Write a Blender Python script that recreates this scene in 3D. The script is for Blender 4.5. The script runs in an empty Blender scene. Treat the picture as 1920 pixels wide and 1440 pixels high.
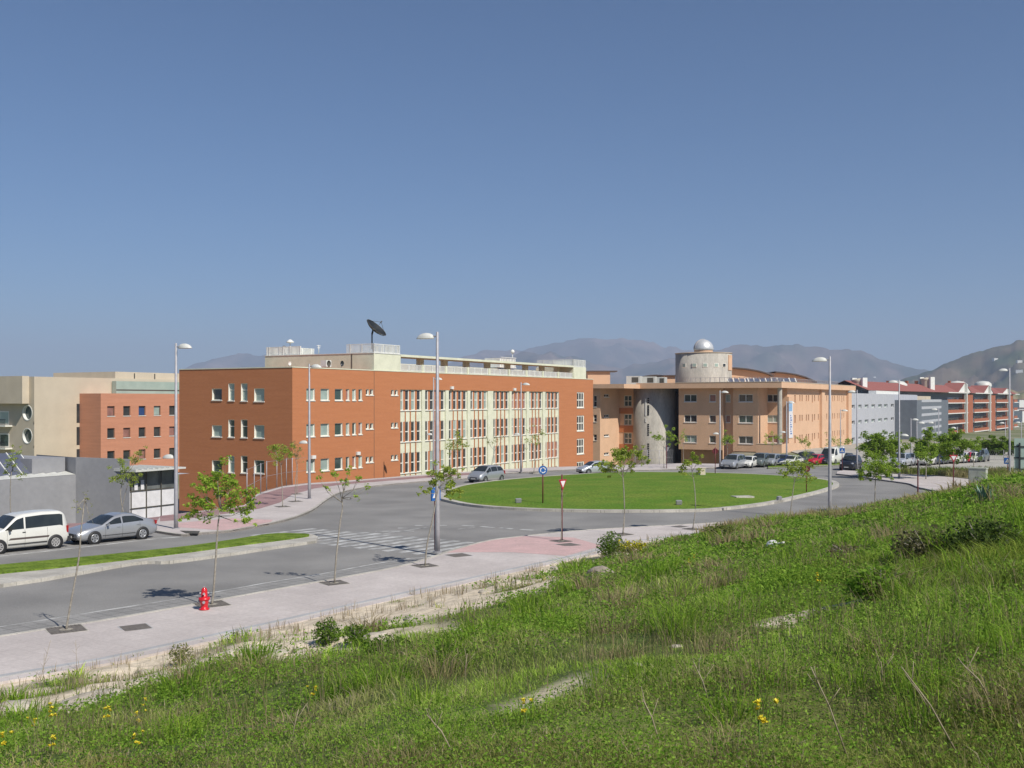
import bpy, math, random
import numpy as np
from mathutils import Vector, Matrix
from mathutils.geometry import delaunay_2d_cdt
random.seed(7); rng = np.random.default_rng(7)
SC = bpy.context.scene
HAZE = 1.35e-4; GRASS_N = 78000
R = math.radians

# ---------------------------------------------------------------- camera, sky, sun, exposure
EYE = 7.15          # eye height above the road at the near kerb (the photographer stands on the bank)
cam_d = bpy.data.cameras.new('camera'); cam = bpy.data.objects.new('camera', cam_d)
SC.collection.objects.link(cam)
cam.location = (0, 0, EYE); cam.rotation_euler = (R(90), 0, 0)
cam_d.sensor_width = 36; cam_d.lens = 1900/1920*36
cam_d.shift_y = 30/1920
cam_d.clip_start = .1; cam_d.clip_end = 60000
SC.camera = cam
SUN_EL, SUN_AZ = R(45), math.atan2(.655, -.755)      # azimuth measured from +Y towards +X
world = bpy.data.worlds.new('World'); SC.world = world; world.use_nodes = True
nt = world.node_tree; bg = nt.nodes['Background']
sky = nt.nodes.new('ShaderNodeTexSky'); sky.sky_type = 'NISHITA'; sky.sun_disc = False
sky.sun_elevation = SUN_EL; sky.sun_rotation = SUN_AZ
sky.altitude = 4000; sky.air_density = 1.5; sky.dust_density = 0.5; sky.ozone_density = 6
tint = nt.nodes.new('ShaderNodeVectorMath'); tint.operation = 'MULTIPLY'; tint.inputs[1].default_value = (.74, .94, 1.07)
nt.links.new(sky.outputs[0], tint.inputs[0]); nt.links.new(tint.outputs[0], bg.inputs[0]); bg.inputs[1].default_value = .059
sl = bpy.data.lights.new('sun', 'SUN'); sl.energy = 4.4; sl.angle = R(.5); sl.color = (1, .95, .87)
sun = bpy.data.objects.new('sun', sl); SC.collection.objects.link(sun)
sd_ = Vector((math.sin(SUN_AZ)*math.cos(SUN_EL), math.cos(SUN_AZ)*math.cos(SUN_EL), math.sin(SUN_EL)))
sun.rotation_euler = sd_.to_track_quat('Z', 'Y').to_euler(); sun.location = (30, -30, 60)
vs = SC.view_settings; vs.view_transform = 'Standard'; vs.look = 'None'; vs.gamma = 1
vs.use_curve_mapping = False; vs.exposure = 0.34
SC.cycles.max_bounces = 5; SC.cycles.volume_bounces = 0; SC.cycles.transparent_max_bounces = 8
SC.cycles.use_denoising = True

# ---------------------------------------------------------------- helpers
def G(y): return .8 - .017*y                        # the gently falling plain
KP = 1900*(EYE - .8)
def P(px, py):
    "ground point seen at a place in the photograph"
    Y = KP/(py - 782.); return ((px-960)/1900*Y, Y)
def at(px, py, Y): return Vector(((px-960)/1900*Y, Y, EYE-(py-750)/1900*Y))
def g3(p, dz=0): return Vector((p[0], p[1], G(p[1])+dz))

def tag(o, label=None, cat=None, group=None, kind=None):
    if label: o['label'] = label
    if cat: o['category'] = cat
    if group: o['group'] = group
    if kind: o['kind'] = kind
    return o
def empty(name, loc, rz=0, label=None, cat=None, group=None, kind=None):
    o = bpy.data.objects.new(name, None); SC.collection.objects.link(o)
    o.location = loc; o.rotation_euler = (0, 0, rz); o.empty_display_size = .3
    return tag(o, label, cat, group, kind)
def copy_tree(o, parent=None):
    c = o.copy(); SC.collection.objects.link(c); c.parent = parent
    for ch in list(o.children): copy_tree(ch, c)
    return c

class MB:
    def __init__(s, off=(0, 0, 0)): s.v = []; s.f = []; s.m = []; s.off = off; s.sm = []
    def vert(s, p): s.v.append((p[0]-s.off[0], p[1]-s.off[1], p[2]-s.off[2])); return len(s.v)-1
    def face(s, pts, mi=0, sm=False):
        s.f.append([s.vert(p) for p in pts]); s.m.append(mi); s.sm.append(sm)
    def fidx(s, idx, mi=0, sm=False): s.f.append(list(idx)); s.m.append(mi); s.sm.append(sm)
    def box(s, x0, x1, y0, y1, z0, z1, mi=0):
        i = [s.vert((x, y, z)) for z in (z0, z1) for y in (y0, y1) for x in (x0, x1)]
        for q in ((0,2,3,1), (4,5,7,6), (0,1,5,4), (2,6,7,3), (0,4,6,2), (1,3,7,5)): s.fidx([i[k] for k in q], mi)
    def obox(s, c, dx, dy, dz, mi=0):
        c, dx, dy, dz = map(Vector, (c, dx, dy, dz))
        i = [s.vert(c+a*dx+b*dy+e*dz) for e in (-1, 1) for b in (-1, 1) for a in (-1, 1)]
        for q in ((0,2,3,1), (4,5,7,6), (0,1,5,4), (2,6,7,3), (0,4,6,2), (1,3,7,5)): s.fidx([i[k] for k in q], mi)
    def tube(s, pts, rad, n=8, mi=0, caps=True, sm=True):
        pts = [Vector(p) for p in pts]
        rad = [float(q) for q in rad] if hasattr(rad, "__len__") else [float(rad)]*len(pts)
        rings = []
        for k, p in enumerate(pts):
            d = (pts[min(k+1, len(pts)-1)]-pts[max(k-1, 0)]).normalized()
            u = d.cross(Vector((0, 0, 1)));
            if u.length < .05: u = d.cross(Vector((1, 0, 0)))
            u.normalize(); w = d.cross(u)
            rings.append([s.vert(p+rad[k]*(math.cos(t)*u+math.sin(t)*w)) for t in [2*math.pi*j/n for j in range(n)]])
        for a, b in zip(rings, rings[1:]):
            for j in range(n): s.fidx((a[j], a[(j+1) % n], b[(j+1) % n], b[j]), mi, sm)
        if caps: s.fidx(rings[0][::-1], mi); s.fidx(rings[-1], mi)
    def lathe(s, prof, c=(0, 0, 0), n=24, mi=0, sm=True, a0=0, a1=2*math.pi, axis='z'):
        c = Vector(c); full = abs(a1-a0-2*math.pi) < 1e-6; m = n if full else n+1
        rings = []
        for r, z in prof:
            ring = []
            for j in range(m):
                t = a0+(a1-a0)*j/n
                if axis == 'z': q = (c.x+r*math.cos(t), c.y+r*math.sin(t), c.z+z)
                elif axis == 'y': q = (c.x+r*math.cos(t), c.y+z, c.z+r*math.sin(t))
                ring.append(s.vert(q))
            rings.append(ring)
        for a, b in zip(rings, rings[1:]):
            for j in range(n): s.fidx((a[j], a[(j+1) % m], b[(j+1) % m], b[j]), mi, sm)
    def prism(s, poly, z0, z1, mi=0, mi_side=None):
        "poly: 2-D points; z0/z1 numbers or functions of (x, y)"
        f0 = z0 if callable(z0) else (lambda x, y: z0); f1 = z1 if callable(z1) else (lambda x, y: z1)
        n = len(poly)
        vs_, _, fs, *_r = delaunay_2d_cdt([Vector(p[:2]) for p in poly], [], [list(range(n))], 1, 1e-5)
        for z, flip in ((f1, 0), (f0, 1)):
            ix = [s.vert((p.x, p.y, z(p.x, p.y))) for p in vs_]
            for f in fs: s.fidx([ix[k] for k in (f[::-1] if flip else f)], mi)
        for k in range(n):
            a, b = poly[k], poly[(k+1) % n]
            s.face([(a[0], a[1], f0(*a[:2])), (b[0], b[1], f0(*b[:2])), (b[0], b[1], f1(*b[:2])), (a[0], a[1], f1(*a[:2]))], mi if mi_side is None else mi_side)
    def sheet(s, poly, z, mi=0):
        vs_, _, fs, *_r = delaunay_2d_cdt([Vector(p[:2]) for p in poly], [], [list(range(len(poly)))], 1, 1e-5)
        ix = [s.vert((p.x, p.y, z(p.x, p.y))) for p in vs_]
        for f in fs: s.fidx([ix[k] for k in f], mi)
    def build(s, name, mats, parent=None, kind=None, **kw):
        me = bpy.data.meshes.new(name); me.from_pydata(s.v, [], s.f)
        if not isinstance(mats, (list, tuple)): mats = [mats]
        for m in mats: me.materials.append(m)
        me.polygons.foreach_set('material_index', s.m); me.polygons.foreach_set('use_smooth', s.sm)
        me.update()
        o = bpy.data.objects.new(name, me); SC.collection.objects.link(o)
        if parent: o.parent = parent
        if kind: o['kind'] = kind
        return tag(o, **kw)

# ---------------------------------------------------------------- materials
def _n(nt, t, **kw):
    n = nt.nodes.new(t)
    for k, v in kw.items(): setattr(n, k, v)
    return n
def mat(name, col, rough=.8, metal=0, col2=None, scale=2., lo=.35, hi=.65, detail=4, bump=0, bscale=20, stretch=(1, 1, 1), coord='Object', spec=.5,
        fine=None, fscale=60, coat=0, transl=0):
    m = bpy.data.materials.new(name); m.use_nodes = True; nt = m.node_tree
    b = nt.nodes['Principled BSDF']; b.inputs['Roughness'].default_value = rough; b.inputs['Metallic'].default_value = metal
    b.inputs['Specular IOR Level'].default_value = spec; b.inputs['Coat Weight'].default_value = coat
    if col2 is None: col2 = tuple(c*.84 for c in col)
    tc = _n(nt, 'ShaderNodeTexCoord'); mp = _n(nt, 'ShaderNodeMapping'); mp.inputs['Scale'].default_value = stretch
    nt.links.new(tc.outputs[coord], mp.inputs[0])
    no = _n(nt, 'ShaderNodeTexNoise'); no.inputs['Scale'].default_value = scale; no.inputs['Detail'].default_value = detail
    nt.links.new(mp.outputs[0], no.inputs['Vector'])
    cr = _n(nt, 'ShaderNodeValToRGB'); cr.color_ramp.elements[0].position = lo; cr.color_ramp.elements[1].position = hi
    cr.color_ramp.elements[0].color = (*col2, 1); cr.color_ramp.elements[1].color = (*col, 1)
    nt.links.new(no.outputs[0], cr.inputs[0]); out = cr.outputs[0]
    if fine:
        n2 = _n(nt, 'ShaderNodeTexNoise'); n2.inputs['Scale'].default_value = fscale; n2.inputs['Detail'].default_value = 3
        nt.links.new(mp.outputs[0], n2.inputs['Vector'])
        mr = _n(nt, 'ShaderNodeMapRange'); mr.inputs[1].default_value = .3; mr.inputs[2].default_value = .7
        mr.inputs[3].default_value = 1-fine; mr.inputs[4].default_value = 1+fine
        nt.links.new(n2.outputs[0], mr.inputs[0])
        mx = _n(nt, 'ShaderNodeVectorMath', operation='SCALE'); nt.links.new(out, mx.inputs[0]); nt.links.new(mr.outputs[0], mx.inputs['Scale']); out = mx.outputs[0]
    nt.links.new(out, b.inputs['Base Color'])
    if bump:
        n3 = _n(nt, 'ShaderNodeTexNoise'); n3.inputs['Scale'].default_value = bscale; n3.inputs['Detail'].default_value = 4
        nt.links.new(mp.outputs[0], n3.inputs['Vector'])
        bp = _n(nt, 'ShaderNodeBump'); bp.inputs['Strength'].default_value = bump; bp.inputs['Distance'].default_value = .05
        nt.links.new(n3.outputs[0], bp.inputs['Height']); nt.links.new(bp.outputs[0], b.inputs['Normal'])
    if transl:
        tr = _n(nt, 'ShaderNodeBsdfTranslucent'); ms = _n(nt, 'ShaderNodeMixShader'); ms.inputs[0].default_value = transl
        nt.links.new(out, tr.inputs[0]); nt.links.new(b.outputs[0], ms.inputs[1]); nt.links.new(tr.outputs[0], ms.inputs[2])
        nt.links.new(ms.outputs[0], nt.nodes['Material Output'].inputs[0])
    return m
def vcol_mat(name, rough=.7, transl=.3, attr='Col', spec=.2, fine=0, fscale=3, bump=0):
    m = bpy.data.materials.new(name); m.use_nodes = True; nt = m.node_tree
    b = nt.nodes['Principled BSDF']; b.inputs['Roughness'].default_value = rough; b.inputs['Specular IOR Level'].default_value = spec
    a = _n(nt, 'ShaderNodeAttribute', attribute_name=attr); out = a.outputs[0]
    tc = _n(nt, 'ShaderNodeTexCoord')
    if fine:
        n2 = _n(nt, 'ShaderNodeTexNoise'); n2.inputs['Scale'].default_value = fscale; n2.inputs['Detail'].default_value = 6; n2.inputs['Roughness'].default_value = .7
        nt.links.new(tc.outputs['Object'], n2.inputs['Vector'])
        mr = _n(nt, 'ShaderNodeMapRange'); mr.inputs[1].default_value = .3; mr.inputs[2].default_value = .7
        mr.inputs[3].default_value = 1-fine; mr.inputs[4].default_value = 1+fine
        nt.links.new(n2.outputs[0], mr.inputs[0])
        mx = _n(nt, 'ShaderNodeVectorMath', operation='SCALE'); nt.links.new(out, mx.inputs[0]); nt.links.new(mr.outputs[0], mx.inputs['Scale']); out = mx.outputs[0]
        if bump:
            bp = _n(nt, 'ShaderNodeBump'); bp.inputs['Strength'].default_value = bump; bp.inputs['Distance'].default_value = .1
            nt.links.new(n2.outputs[0], bp.inputs['Height']); nt.links.new(bp.outputs[0], b.inputs['Normal'])
    nt.links.new(out, b.inputs['Base Color'])
    if transl:
        tr = _n(nt, 'ShaderNodeBsdfTranslucent'); ms = _n(nt, 'ShaderNodeMixShader'); ms.inputs[0].default_value = transl
        nt.links.new(out, tr.inputs[0]); nt.links.new(b.outputs[0], ms.inputs[1]); nt.links.new(tr.outputs[0], ms.inputs[2])
        nt.links.new(ms.outputs[0], nt.nodes['Material Output'].inputs[0])
    return m
def tiles(m, size, mortar, colm, rot=0.6):
    "adds tile joints to a material's base colour"
    nt = m.node_tree; b = nt.nodes['Principled BSDF']; src = b.inputs['Base Color'].links[0].from_socket
    tc = _n(nt, 'ShaderNodeTexCoord'); mp = _n(nt, 'ShaderNodeMapping'); mp.inputs['Rotation'].default_value = (0, 0, rot)
    nt.links.new(tc.outputs['Object'], mp.inputs[0])
    br = _n(nt, 'ShaderNodeTexBrick'); br.offset = 0; br.inputs['Scale'].default_value = 1
    br.inputs['Mortar Size'].default_value = mortar; br.inputs['Brick Width'].default_value = size; br.inputs['Row Height'].default_value = size
    br.inputs['Color1'].default_value = (1, 1, 1, 1); br.inputs['Color2'].default_value = (.93, .93, .93, 1); br.inputs['Mortar'].default_value = (*colm, 1)
    nt.links.new(mp.outputs[0], br.inputs['Vector'])
    mx = _n(nt, 'ShaderNodeVectorMath', operation='MULTIPLY'); nt.links.new(src, mx.inputs[0]); nt.links.new(br.outputs['Color'], mx.inputs[1])
    nt.links.new(mx.outputs[0], b.inputs['Base Color'])
    return m
M = {}
M['asphalt'] = mat('asphalt', (.265, .255, .24), .9, col2=(.195, .188, .178), scale=.22, fine=.16, fscale=25, bump=.25, bscale=60)
M['gutter'] = tiles(mat('gutter_pavers', (.30, .29, .275), .9, col2=(.24, .232, .22), scale=.8, fine=.15, fscale=20), .5, .03, (.7, .7, .7))
M['paving'] = tiles(mat('pink_concrete_paving', (.56, .505, .475), .9, col2=(.47, .42, .395), scale=.35, fine=.08, fscale=9), .6, .012, (.86, .85, .85))
M['redpaving'] = tiles(mat('red_paving', (.36, .225, .215), .9, col2=(.29, .175, .17), scale=.5, fine=.12, fscale=8), .4, .012, (.8, .8, .8))
M['pinkpaving'] = tiles(mat('tactile_pink_paving', (.60, .40, .38), .9, col2=(.52, .36, .34), scale=.8, fine=.1, fscale=10), .4, .012, (.85, .85, .85))
M['kerb'] = tiles(mat('kerb_concrete', (.52, .49, .43), .9, col2=(.38, .355, .31), scale=.9, fine=.12, fscale=12), 1.0, .015, (.6, .6, .6))
M['edging'] = mat('edging_stone', (.42, .42, .42), .9, col2=(.34, .34, .34), scale=1, fine=.1)
M['paint'] = mat('road_paint', (.50, .50, .48), .8, col2=(.25, .245, .24), scale=1.6, lo=.40, hi=.58, detail=8)
M['paint_worn'] = mat('worn_road_paint', (.52, .52, .50), .8, col2=(.25, .245, .235), scale=1.8, lo=.36, hi=.62, detail=8)
M['lawn'] = mat('lawn', (.095, .185, .02), .95, col2=(.15, .21, .032), scale=.28, detail=7, fine=.38, fscale=7, bump=.9, bscale=12, spec=.1)
M['median_grass'] = mat('median_grass', (.17, .24, .035), .95, col2=(.09, .15, .015), scale=1.4, fine=.4, fscale=10, bump=.9, bscale=14, spec=.1)
M['dryground'] = mat('dry_ground', (.36, .31, .23), .95, col2=(.22, .22, .11), scale=.08, fine=.25, fscale=1.2, spec=.1)
M['lightground'] = mat('light_ground', (.44, .41, .36), .95, col2=(.34, .33, .29), scale=.1, fine=.15, fscale=1.2, spec=.1)
M['brick'] = mat('orange_brick', (.49, .20, .092), .85, col2=(.45, .178, .08), scale=1.0, stretch=(.25, .25, 3.2), lo=.3, hi=.7, fine=.07, fscale=8, spec=.2)
M['brick2'] = mat('pink_brick', (.54, .25, .155), .85, col2=(.48, .22, .135), scale=1.0, stretch=(.25, .25, 3.2), lo=.3, hi=.7, fine=.06, fscale=8, spec=.2)
M['peach'] = mat('peach_render', (.66, .435, .285), .88, col2=(.61, .40, .26), scale=.5, fine=.04, fscale=5, spec=.2)
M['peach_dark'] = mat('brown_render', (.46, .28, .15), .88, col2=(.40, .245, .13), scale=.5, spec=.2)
M['rust'] = mat('rust_render', (.50, .19, .075), .88, scale=.5, spec=.2)
M['cream'] = mat('pale_green_concrete', (.71, .71, .55), .85, col2=(.62, .625, .48), scale=.8, fine=.06, fscale=6, spec=.2)
M['beige'] = mat('beige_stone_panels', (.60, .52, .40), .85, col2=(.55, .475, .365), scale=.4, fine=.03, fscale=5, spec=.2)
tiles(M['beige'], 1.4, .012, (.93, .93, .93), 0)
M['concrete'] = mat('board_concrete', (.46, .43, .375), .9, col2=(.35, .33, .29), scale=.7, stretch=(1, 1, .35), fine=.12, fscale=5, spec=.2)
M['greymetal'] = mat('grey_cladding', (.47, .48, .51), .6, col2=(.43, .44, .47), scale=.6, fine=.04, fscale=3)
M['darkclad'] = mat('dark_grey_cladding', (.155, .175, .20), .6, col2=(.135, .15, .175), scale=.7)
M['greywall'] = mat('grey_wall_panels', (.30, .30, .31), .8, col2=(.265, .265, .275), scale=.35, fine=.05, fscale=3)
M['white'] = mat('white_paint', (.76, .76, .72), .6, col2=(.68, .68, .64), scale=1.5)
M['whiteframe'] = mat('white_frame', (.78, .76, .68), .5, col2=(.72, .70, .62), scale=2)
M['glass'] = mat('dark_glass', (.025, .032, .036), .07, col2=(.05, .055, .055), scale=.7, spec=.8)
M['glass_green'] = mat('green_glass', (.05, .085, .075), .08, col2=(.03, .055, .05), scale=.9, spec=.8)
M['blind'] = mat('closed_blind_behind_glass', (.34, .42, .37), .25, col2=(.26, .33, .30), scale=.8, spec=.7)
M['pink_blind'] = mat('pink_blind_behind_glass', (.34, .17, .14), .3, col2=(.22, .11, .09), scale=.8, spec=.6)
M['greenglass'] = mat('pale_green_glazing', (.36, .46, .40), .25, col2=(.31, .40, .35), scale=.5, spec=.6)
M['redroof'] = mat('red_tile_roof', (.30, .105, .085), .85, col2=(.25, .085, .07), scale=2, stretch=(3, 3, 1), fine=.1, fscale=4)
M['balcony'] = mat('orange_balcony_front', (.38, .125, .06), .8, scale=1)
M['darkmetal'] = mat('dark_metal', (.03, .034, .036), .5, .3)
M['brownroof'] = mat('brown_roof_sheet', (.11, .085, .075), .6, .2)
M['galv'] = mat('galvanised_steel', (.40, .39, .41), .6, .3, col2=(.34, .335, .35), scale=6)
M['lamphead'] = mat('lamp_head_paint', (.62, .62, .58), .5, col2=(.55, .55, .5), scale=3)
M['lens'] = mat('lamp_lens', (.42, .42, .40), .2)
M['maroon'] = mat('maroon_paint', (.16, .022, .03), .5)
M['signred'] = mat('sign_red', (.42, .02, .03), .4)
M['signwhite'] = mat('sign_white', (.78, .76, .76), .4)
M['signblue'] = mat('sign_blue', (.02, .13, .42), .4)
M['signgrey'] = mat('sign_back_grey', (.36, .36, .37), .5, .3)
M['hydrant'] = mat('hydrant_red', (.62, .012, .02), .35, coat=.4)
M['castiron'] = mat('cast_iron', (.055, .055, .05), .7, col2=(.10, .085, .06), scale=6)
M['dome'] = mat('dome_metal', (.66, .66, .64), .45, .35, col2=(.56, .57, .58), scale=3)
M['solar'] = mat('solar_glass', (.09, .10, .14), .15, col2=(.12, .13, .17), scale=1)
M['bark'] = mat('bark', (.36, .33, .28), .95, col2=(.24, .215, .18), scale=14, spec=.1)
M['tyre'] = mat('tyre_rubber', (.022, .022, .022), .85)
M['alloy'] = mat('alloy_rim', (.50, .51, .53), .35, .6)
M['hubcap'] = mat('hubcap', (.42, .41, .40), .5, .2)
M['carglass'] = mat('car_glass', (.018, .022, .022), .06, col2=(.03, .035, .033), scale=1.5, spec=.7)
M['plastic'] = mat('black_plastic', (.03, .03, .032), .6)
M['headlight'] = mat('headlight', (.62, .62, .63), .15, .3)
M['taillight'] = mat('taillight', (.35, .015, .015), .25)
M['plate'] = mat('number_plate', (.62, .60, .58), .5)
M['cabinet'] = mat('cabinet_concrete', (.40, .42, .35), .85, col2=(.33, .35, .29), scale=2)
M['earth'] = mat('earth_boulder', (.36, .31, .25), .95, col2=(.24, .205, .16), scale=2.5, bump=.8, bscale=6)
M['rock'] = mat('pale_rock', (.50, .45, .37), .95, col2=(.34, .30, .24), scale=3, bump=.6, bscale=8)
M['leaf'] = vcol_mat('foliage', .65, .48)
M['grass'] = vcol_mat('grass_blades', .7, .5)
M['bank'] = vcol_mat('bank_soil', .95, 0, fine=.35, fscale=2.2, bump=.6)
def paint(name, c, metal=.0): return mat(name, c, .32, metal, col2=tuple(x*.97 for x in c), scale=2, coat=.6)
# ---------------------------------------------------------------- ground, terrain, roads
def vnoise(x, y, s, seed=0):
    x = np.asarray(x, float)/s; y = np.asarray(y, float)/s
    xi = np.floor(x).astype(np.int64); yi = np.floor(y).astype(np.int64); fx = x-xi; fy = y-yi
    fx = fx*fx*(3-2*fx); fy = fy*fy*(3-2*fy)
    def h(a, b):
        n = (a*374761393+b*668265263+seed*974634777) & 0x7fffffff
        n = ((n ^ (n >> 13))*1274126177) & 0x7fffffff
        return ((n ^ (n >> 16)) & 0xffff)/65535.
    return (h(xi, yi)*(1-fx)+h(xi+1, yi)*fx)*(1-fy)+(h(xi, yi+1)*(1-fx)+h(xi+1, yi+1)*fx)*fy
def fbm(x, y, s, o=4, seed=0): return sum(vnoise(x, y, s/2**k, seed+k)*.5**(k+1) for k in range(o))/(1-.5**o)

EDGE = [P(*p) for p in [(0,1280),(200,1245),(332,1216),(500,1179),(670,1140),(881,1092),(1000,1065),(1100,1043),(1180,1022),(1260,1010),(1330,1001),(1420,992),(1500,986),(1560,975),(1640,962),(1720,952),(1790,942)]]
EDGE = np.array([(EDGE[0][0]-.575*70, EDGE[0][1]-.818*70)]+EDGE+[(45, 79), (60, 81), (140, 87)])
def sdist(x, y, L=EDGE):
    x = np.asarray(x, float); y = np.asarray(y, float)
    best = np.full(x.shape, 1e9); sg = np.ones(x.shape)
    for a, b in zip(L[:-1], L[1:]):
        d = b-a; l2 = (d**2).sum(); t = np.clip(((x-a[0])*d[0]+(y-a[1])*d[1])/l2, 0, 1)
        q = np.hypot(x-a[0]-t*d[0], y-a[1]-t*d[1]); s = np.where(d[0]*(y-a[1])-d[1]*(x-a[0]) < 0, 1, -1)
        m = q < best-1e-9; best = np.where(m, q, best); sg = np.where(m, s, sg)
    return best*sg
def bankz(x, y, d=None):
    x = np.asarray(x, float); y = np.asarray(y, float)
    if d is None: d = sdist(x, y)
    dc = np.minimum(d, 34)
    r = np.where(dc < 2.7, .15*dc, .405+.208*(dc-2.7))
    g = 1+.10*np.clip((x-6)/16, 0, 1)+.085*np.clip((x-17)/8, 0, 1)
    bumps = (fbm(x, y, 3.2, 3, 5)-.5)*.55*np.clip(d/3, .25, 1)+(fbm(x, y, 1.1, 3, 9)-.5)*.28*np.clip(d/1.5, .4, 1)
    lump = .40*np.exp(-(((x-10)/2.2)**2+((y-23.5)/2.0)**2))+.5*np.exp(-(((x-14)/3.)**2+((y-29)/2.2)**2))
    r = r*g+bumps+lump*1.0
    r = np.where(d < 0, -.3, np.maximum(r, .05))
    return .8-.017*y+r
PATHS = [((1450,1172),(1500,1152)), ((1500,1152),(1600,1128)), ((955,1338),(1010,1312)), ((1010,1312),(1090,1280))]
def bank_hit(px, py):
    Y = np.linspace(3, 110, 3000); x = (px-960)/1900*Y; z = EYE-(py-750)/1900*Y
    k = np.argmax(bankz(x, Y) > z); return float(x[k]), float(Y[k])
PATHW = [(bank_hit(*a), bank_hit(*b)) for a, b in PATHS]
def segd(x, y, a, b):
    d = (b[0]-a[0], b[1]-a[1]); l2 = d[0]**2+d[1]**2
    t = np.clip(((x-a[0])*d[0]+(y-a[1])*d[1])/l2, 0, 1); return np.hypot(x-a[0]-t*d[0], y-a[1]-t*d[1])
def bareness(x, y, d):
    "1 = bare pale soil, 0 = overgrown"
    left = np.clip((10-x)/12, 0, 1)
    w = np.interp(x, [-60, -9, -4, 0, 2.8, 7, 11], [7.2, 7.6, 9.6, 9, 5.8, 2.6, .3])*(.55+1.0*fbm(x, y, 3.5, 3, 21))
    b = np.clip((w-d)/1.0+.2, 0, 1)*np.clip(left*4, 0, 1)
    b *= np.clip(1.2-7.*np.clip(fbm(x, y, 1.3, 3, 33)-.555, 0, 1)*np.clip(.35+d/3, 0, 1.3), 0, 1)
    for a, c in PATHW:
        b = np.maximum(b, np.clip(1.5-segd(x+(fbm(x, y, 1, 2, 3)-.5)*.5, y, a, c)/(.10+.16*fbm(x, y, .6, 2, 13)+.008*np.maximum(y-12, 0)), 0, 1))
    return b
def grid_mesh(name, xs, ys, zf, mats, keep=None, colf=None, kind='structure', smooth=True):
    X, Y = np.meshgrid(xs, ys); Z = zf(X, Y); n, m = X.shape
    co = np.stack([X, Y, Z], -1).reshape(-1, 3)
    idx = np.arange(n*m).reshape(n, m); q = np.stack([idx[:-1, :-1], idx[:-1, 1:], idx[1:, 1:], idx[1:, :-1]], -1).reshape(-1, 4)
    if keep is not None:
        k = keep(X, Y); kk = (k[:-1, :-1] | k[:-1, 1:] | k[1:, 1:] | k[1:, :-1]).reshape(-1); q = q[kk]
    me = bpy.data.meshes.new(name); me.vertices.add(len(co)); me.vertices.foreach_set('co', co.ravel())
    me.loops.add(q.size); me.loops.foreach_set('vertex_index', q.ravel().astype(np.int32))
    me.polygons.add(len(q)); me.polygons.foreach_set('loop_start', (np.arange(len(q))*4).astype(np.int32))
    me.polygons.foreach_set('use_smooth', [smooth]*len(q))
    me.update(calc_edges=True); me.validate()
    if colf is not None:
        c = colf(X, Y, Z).reshape(-1, 3); c = np.concatenate([c, np.ones((len(c), 1))], 1)
        at_ = me.color_attributes.new('Col', 'FLOAT_COLOR', 'POINT'); at_.data.foreach_set('color', c.ravel())
    me.materials.append(mats)
    o = bpy.data.objects.new(name, me); SC.collection.objects.link(o); o['kind'] = kind
    return o
# the sunken yard behind the far pavement, where the faculty buildings stand
BACKPX = [(-400,1000),(0,990),(200,981),(320,968),(399,958),(458,950),(484,927),(530,914),(577,908),(637,904),(700,899),(811,890),(986,879),(1100,877),(1277,871),(1352,875)]
BACK = np.array([P(*p) for p in BACKPX])
def sunk(X, Y):
    d = -sdist(X, Y, BACK)     # positive beyond the edge
    m = np.clip(d/2.2, 0, 1)*np.clip((.217*Y-X)/3, 0, 1)*np.clip((900-Y)/300, 0, 1)
    return m
def groundz(X, Y):
    base = .8-.017*np.minimum(Y, 760)-.12
    return base - sunk(X, Y)*np.clip(5.6-.017*Y+1.2, 2.0, 6)
inner_x = np.arange(-150, 221, 1.8); inner_y = np.arange(-60, 330, 1.8)
def gcol(X, Y, Z):
    n = fbm(X, Y, 40, 4, 3)[..., None]; far = np.clip((Y-500)/2500, 0, 1)[..., None]
    a = np.array([.30, .27, .20]); b = np.array([.12, .15, .055]); c = np.array([.14, .15, .09])
    k = np.clip((n-.35)*3.2, 0, 1); return (a*(1-k)+b*k)*(1-far)+c*far
xs = np.concatenate([np.linspace(-14000, -400, 30), np.arange(-380, -150, 20), inner_x, np.arange(230, 420, 20), np.linspace(440, 14000, 30)])
ys = np.concatenate([np.linspace(-4000, -100, 12), inner_y, np.arange(340, 900, 25), np.linspace(930, 15000, 40)])
ground = grid_mesh('ground', xs, ys, groundz, M['bank'], colf=gcol)

def bcol(X, Y, Z):
    d = sdist(X, Y); b = bareness(X, Y, d)[..., None]
    n = fbm(X, Y, 1.3, 4, 7)[..., None]; n2 = fbm(X, Y, 6, 3, 17)[..., None]
    soil = np.array([.66, .56, .42])*(.75+.4*n); veg = np.array([.085, .12, .03])*(.6+.8*n)+np.array([.08, .055, .02])*np.clip(n2*2-.7, 0, 1)
    return soil*b+veg*(1-b)
fx = np.arange(-40, 72, .28); fy = np.arange(-9, 92, .28)
bank = grid_mesh('grass_bank', fx, fy, bankz, M['bank'], keep=lambda X, Y: sdist(X, Y) > -.25, colf=bcol)
def notfine(X, Y): return (sdist(X, Y) > -3) & ~((X > -39.9+1.9) & (X < 71.8-1.9) & (Y > -8.9+1.9) & (Y < 91.8-1.9))
bank2 = grid_mesh('grass_bank', np.arange(-120, 200, 2.), np.arange(-120, 100, 2.), lambda X, Y: bankz(X, Y)-.12, M['bank'], keep=notfine, colf=bcol)

def w(poly): return [P(*p) for p in poly]
gp = lambda dz: (lambda x, y: G(y)+dz)
def extend(a, b, t): return (b[0]+(b[0]-a[0])*t, b[1]+(b[1]-a[1])*t)
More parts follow.
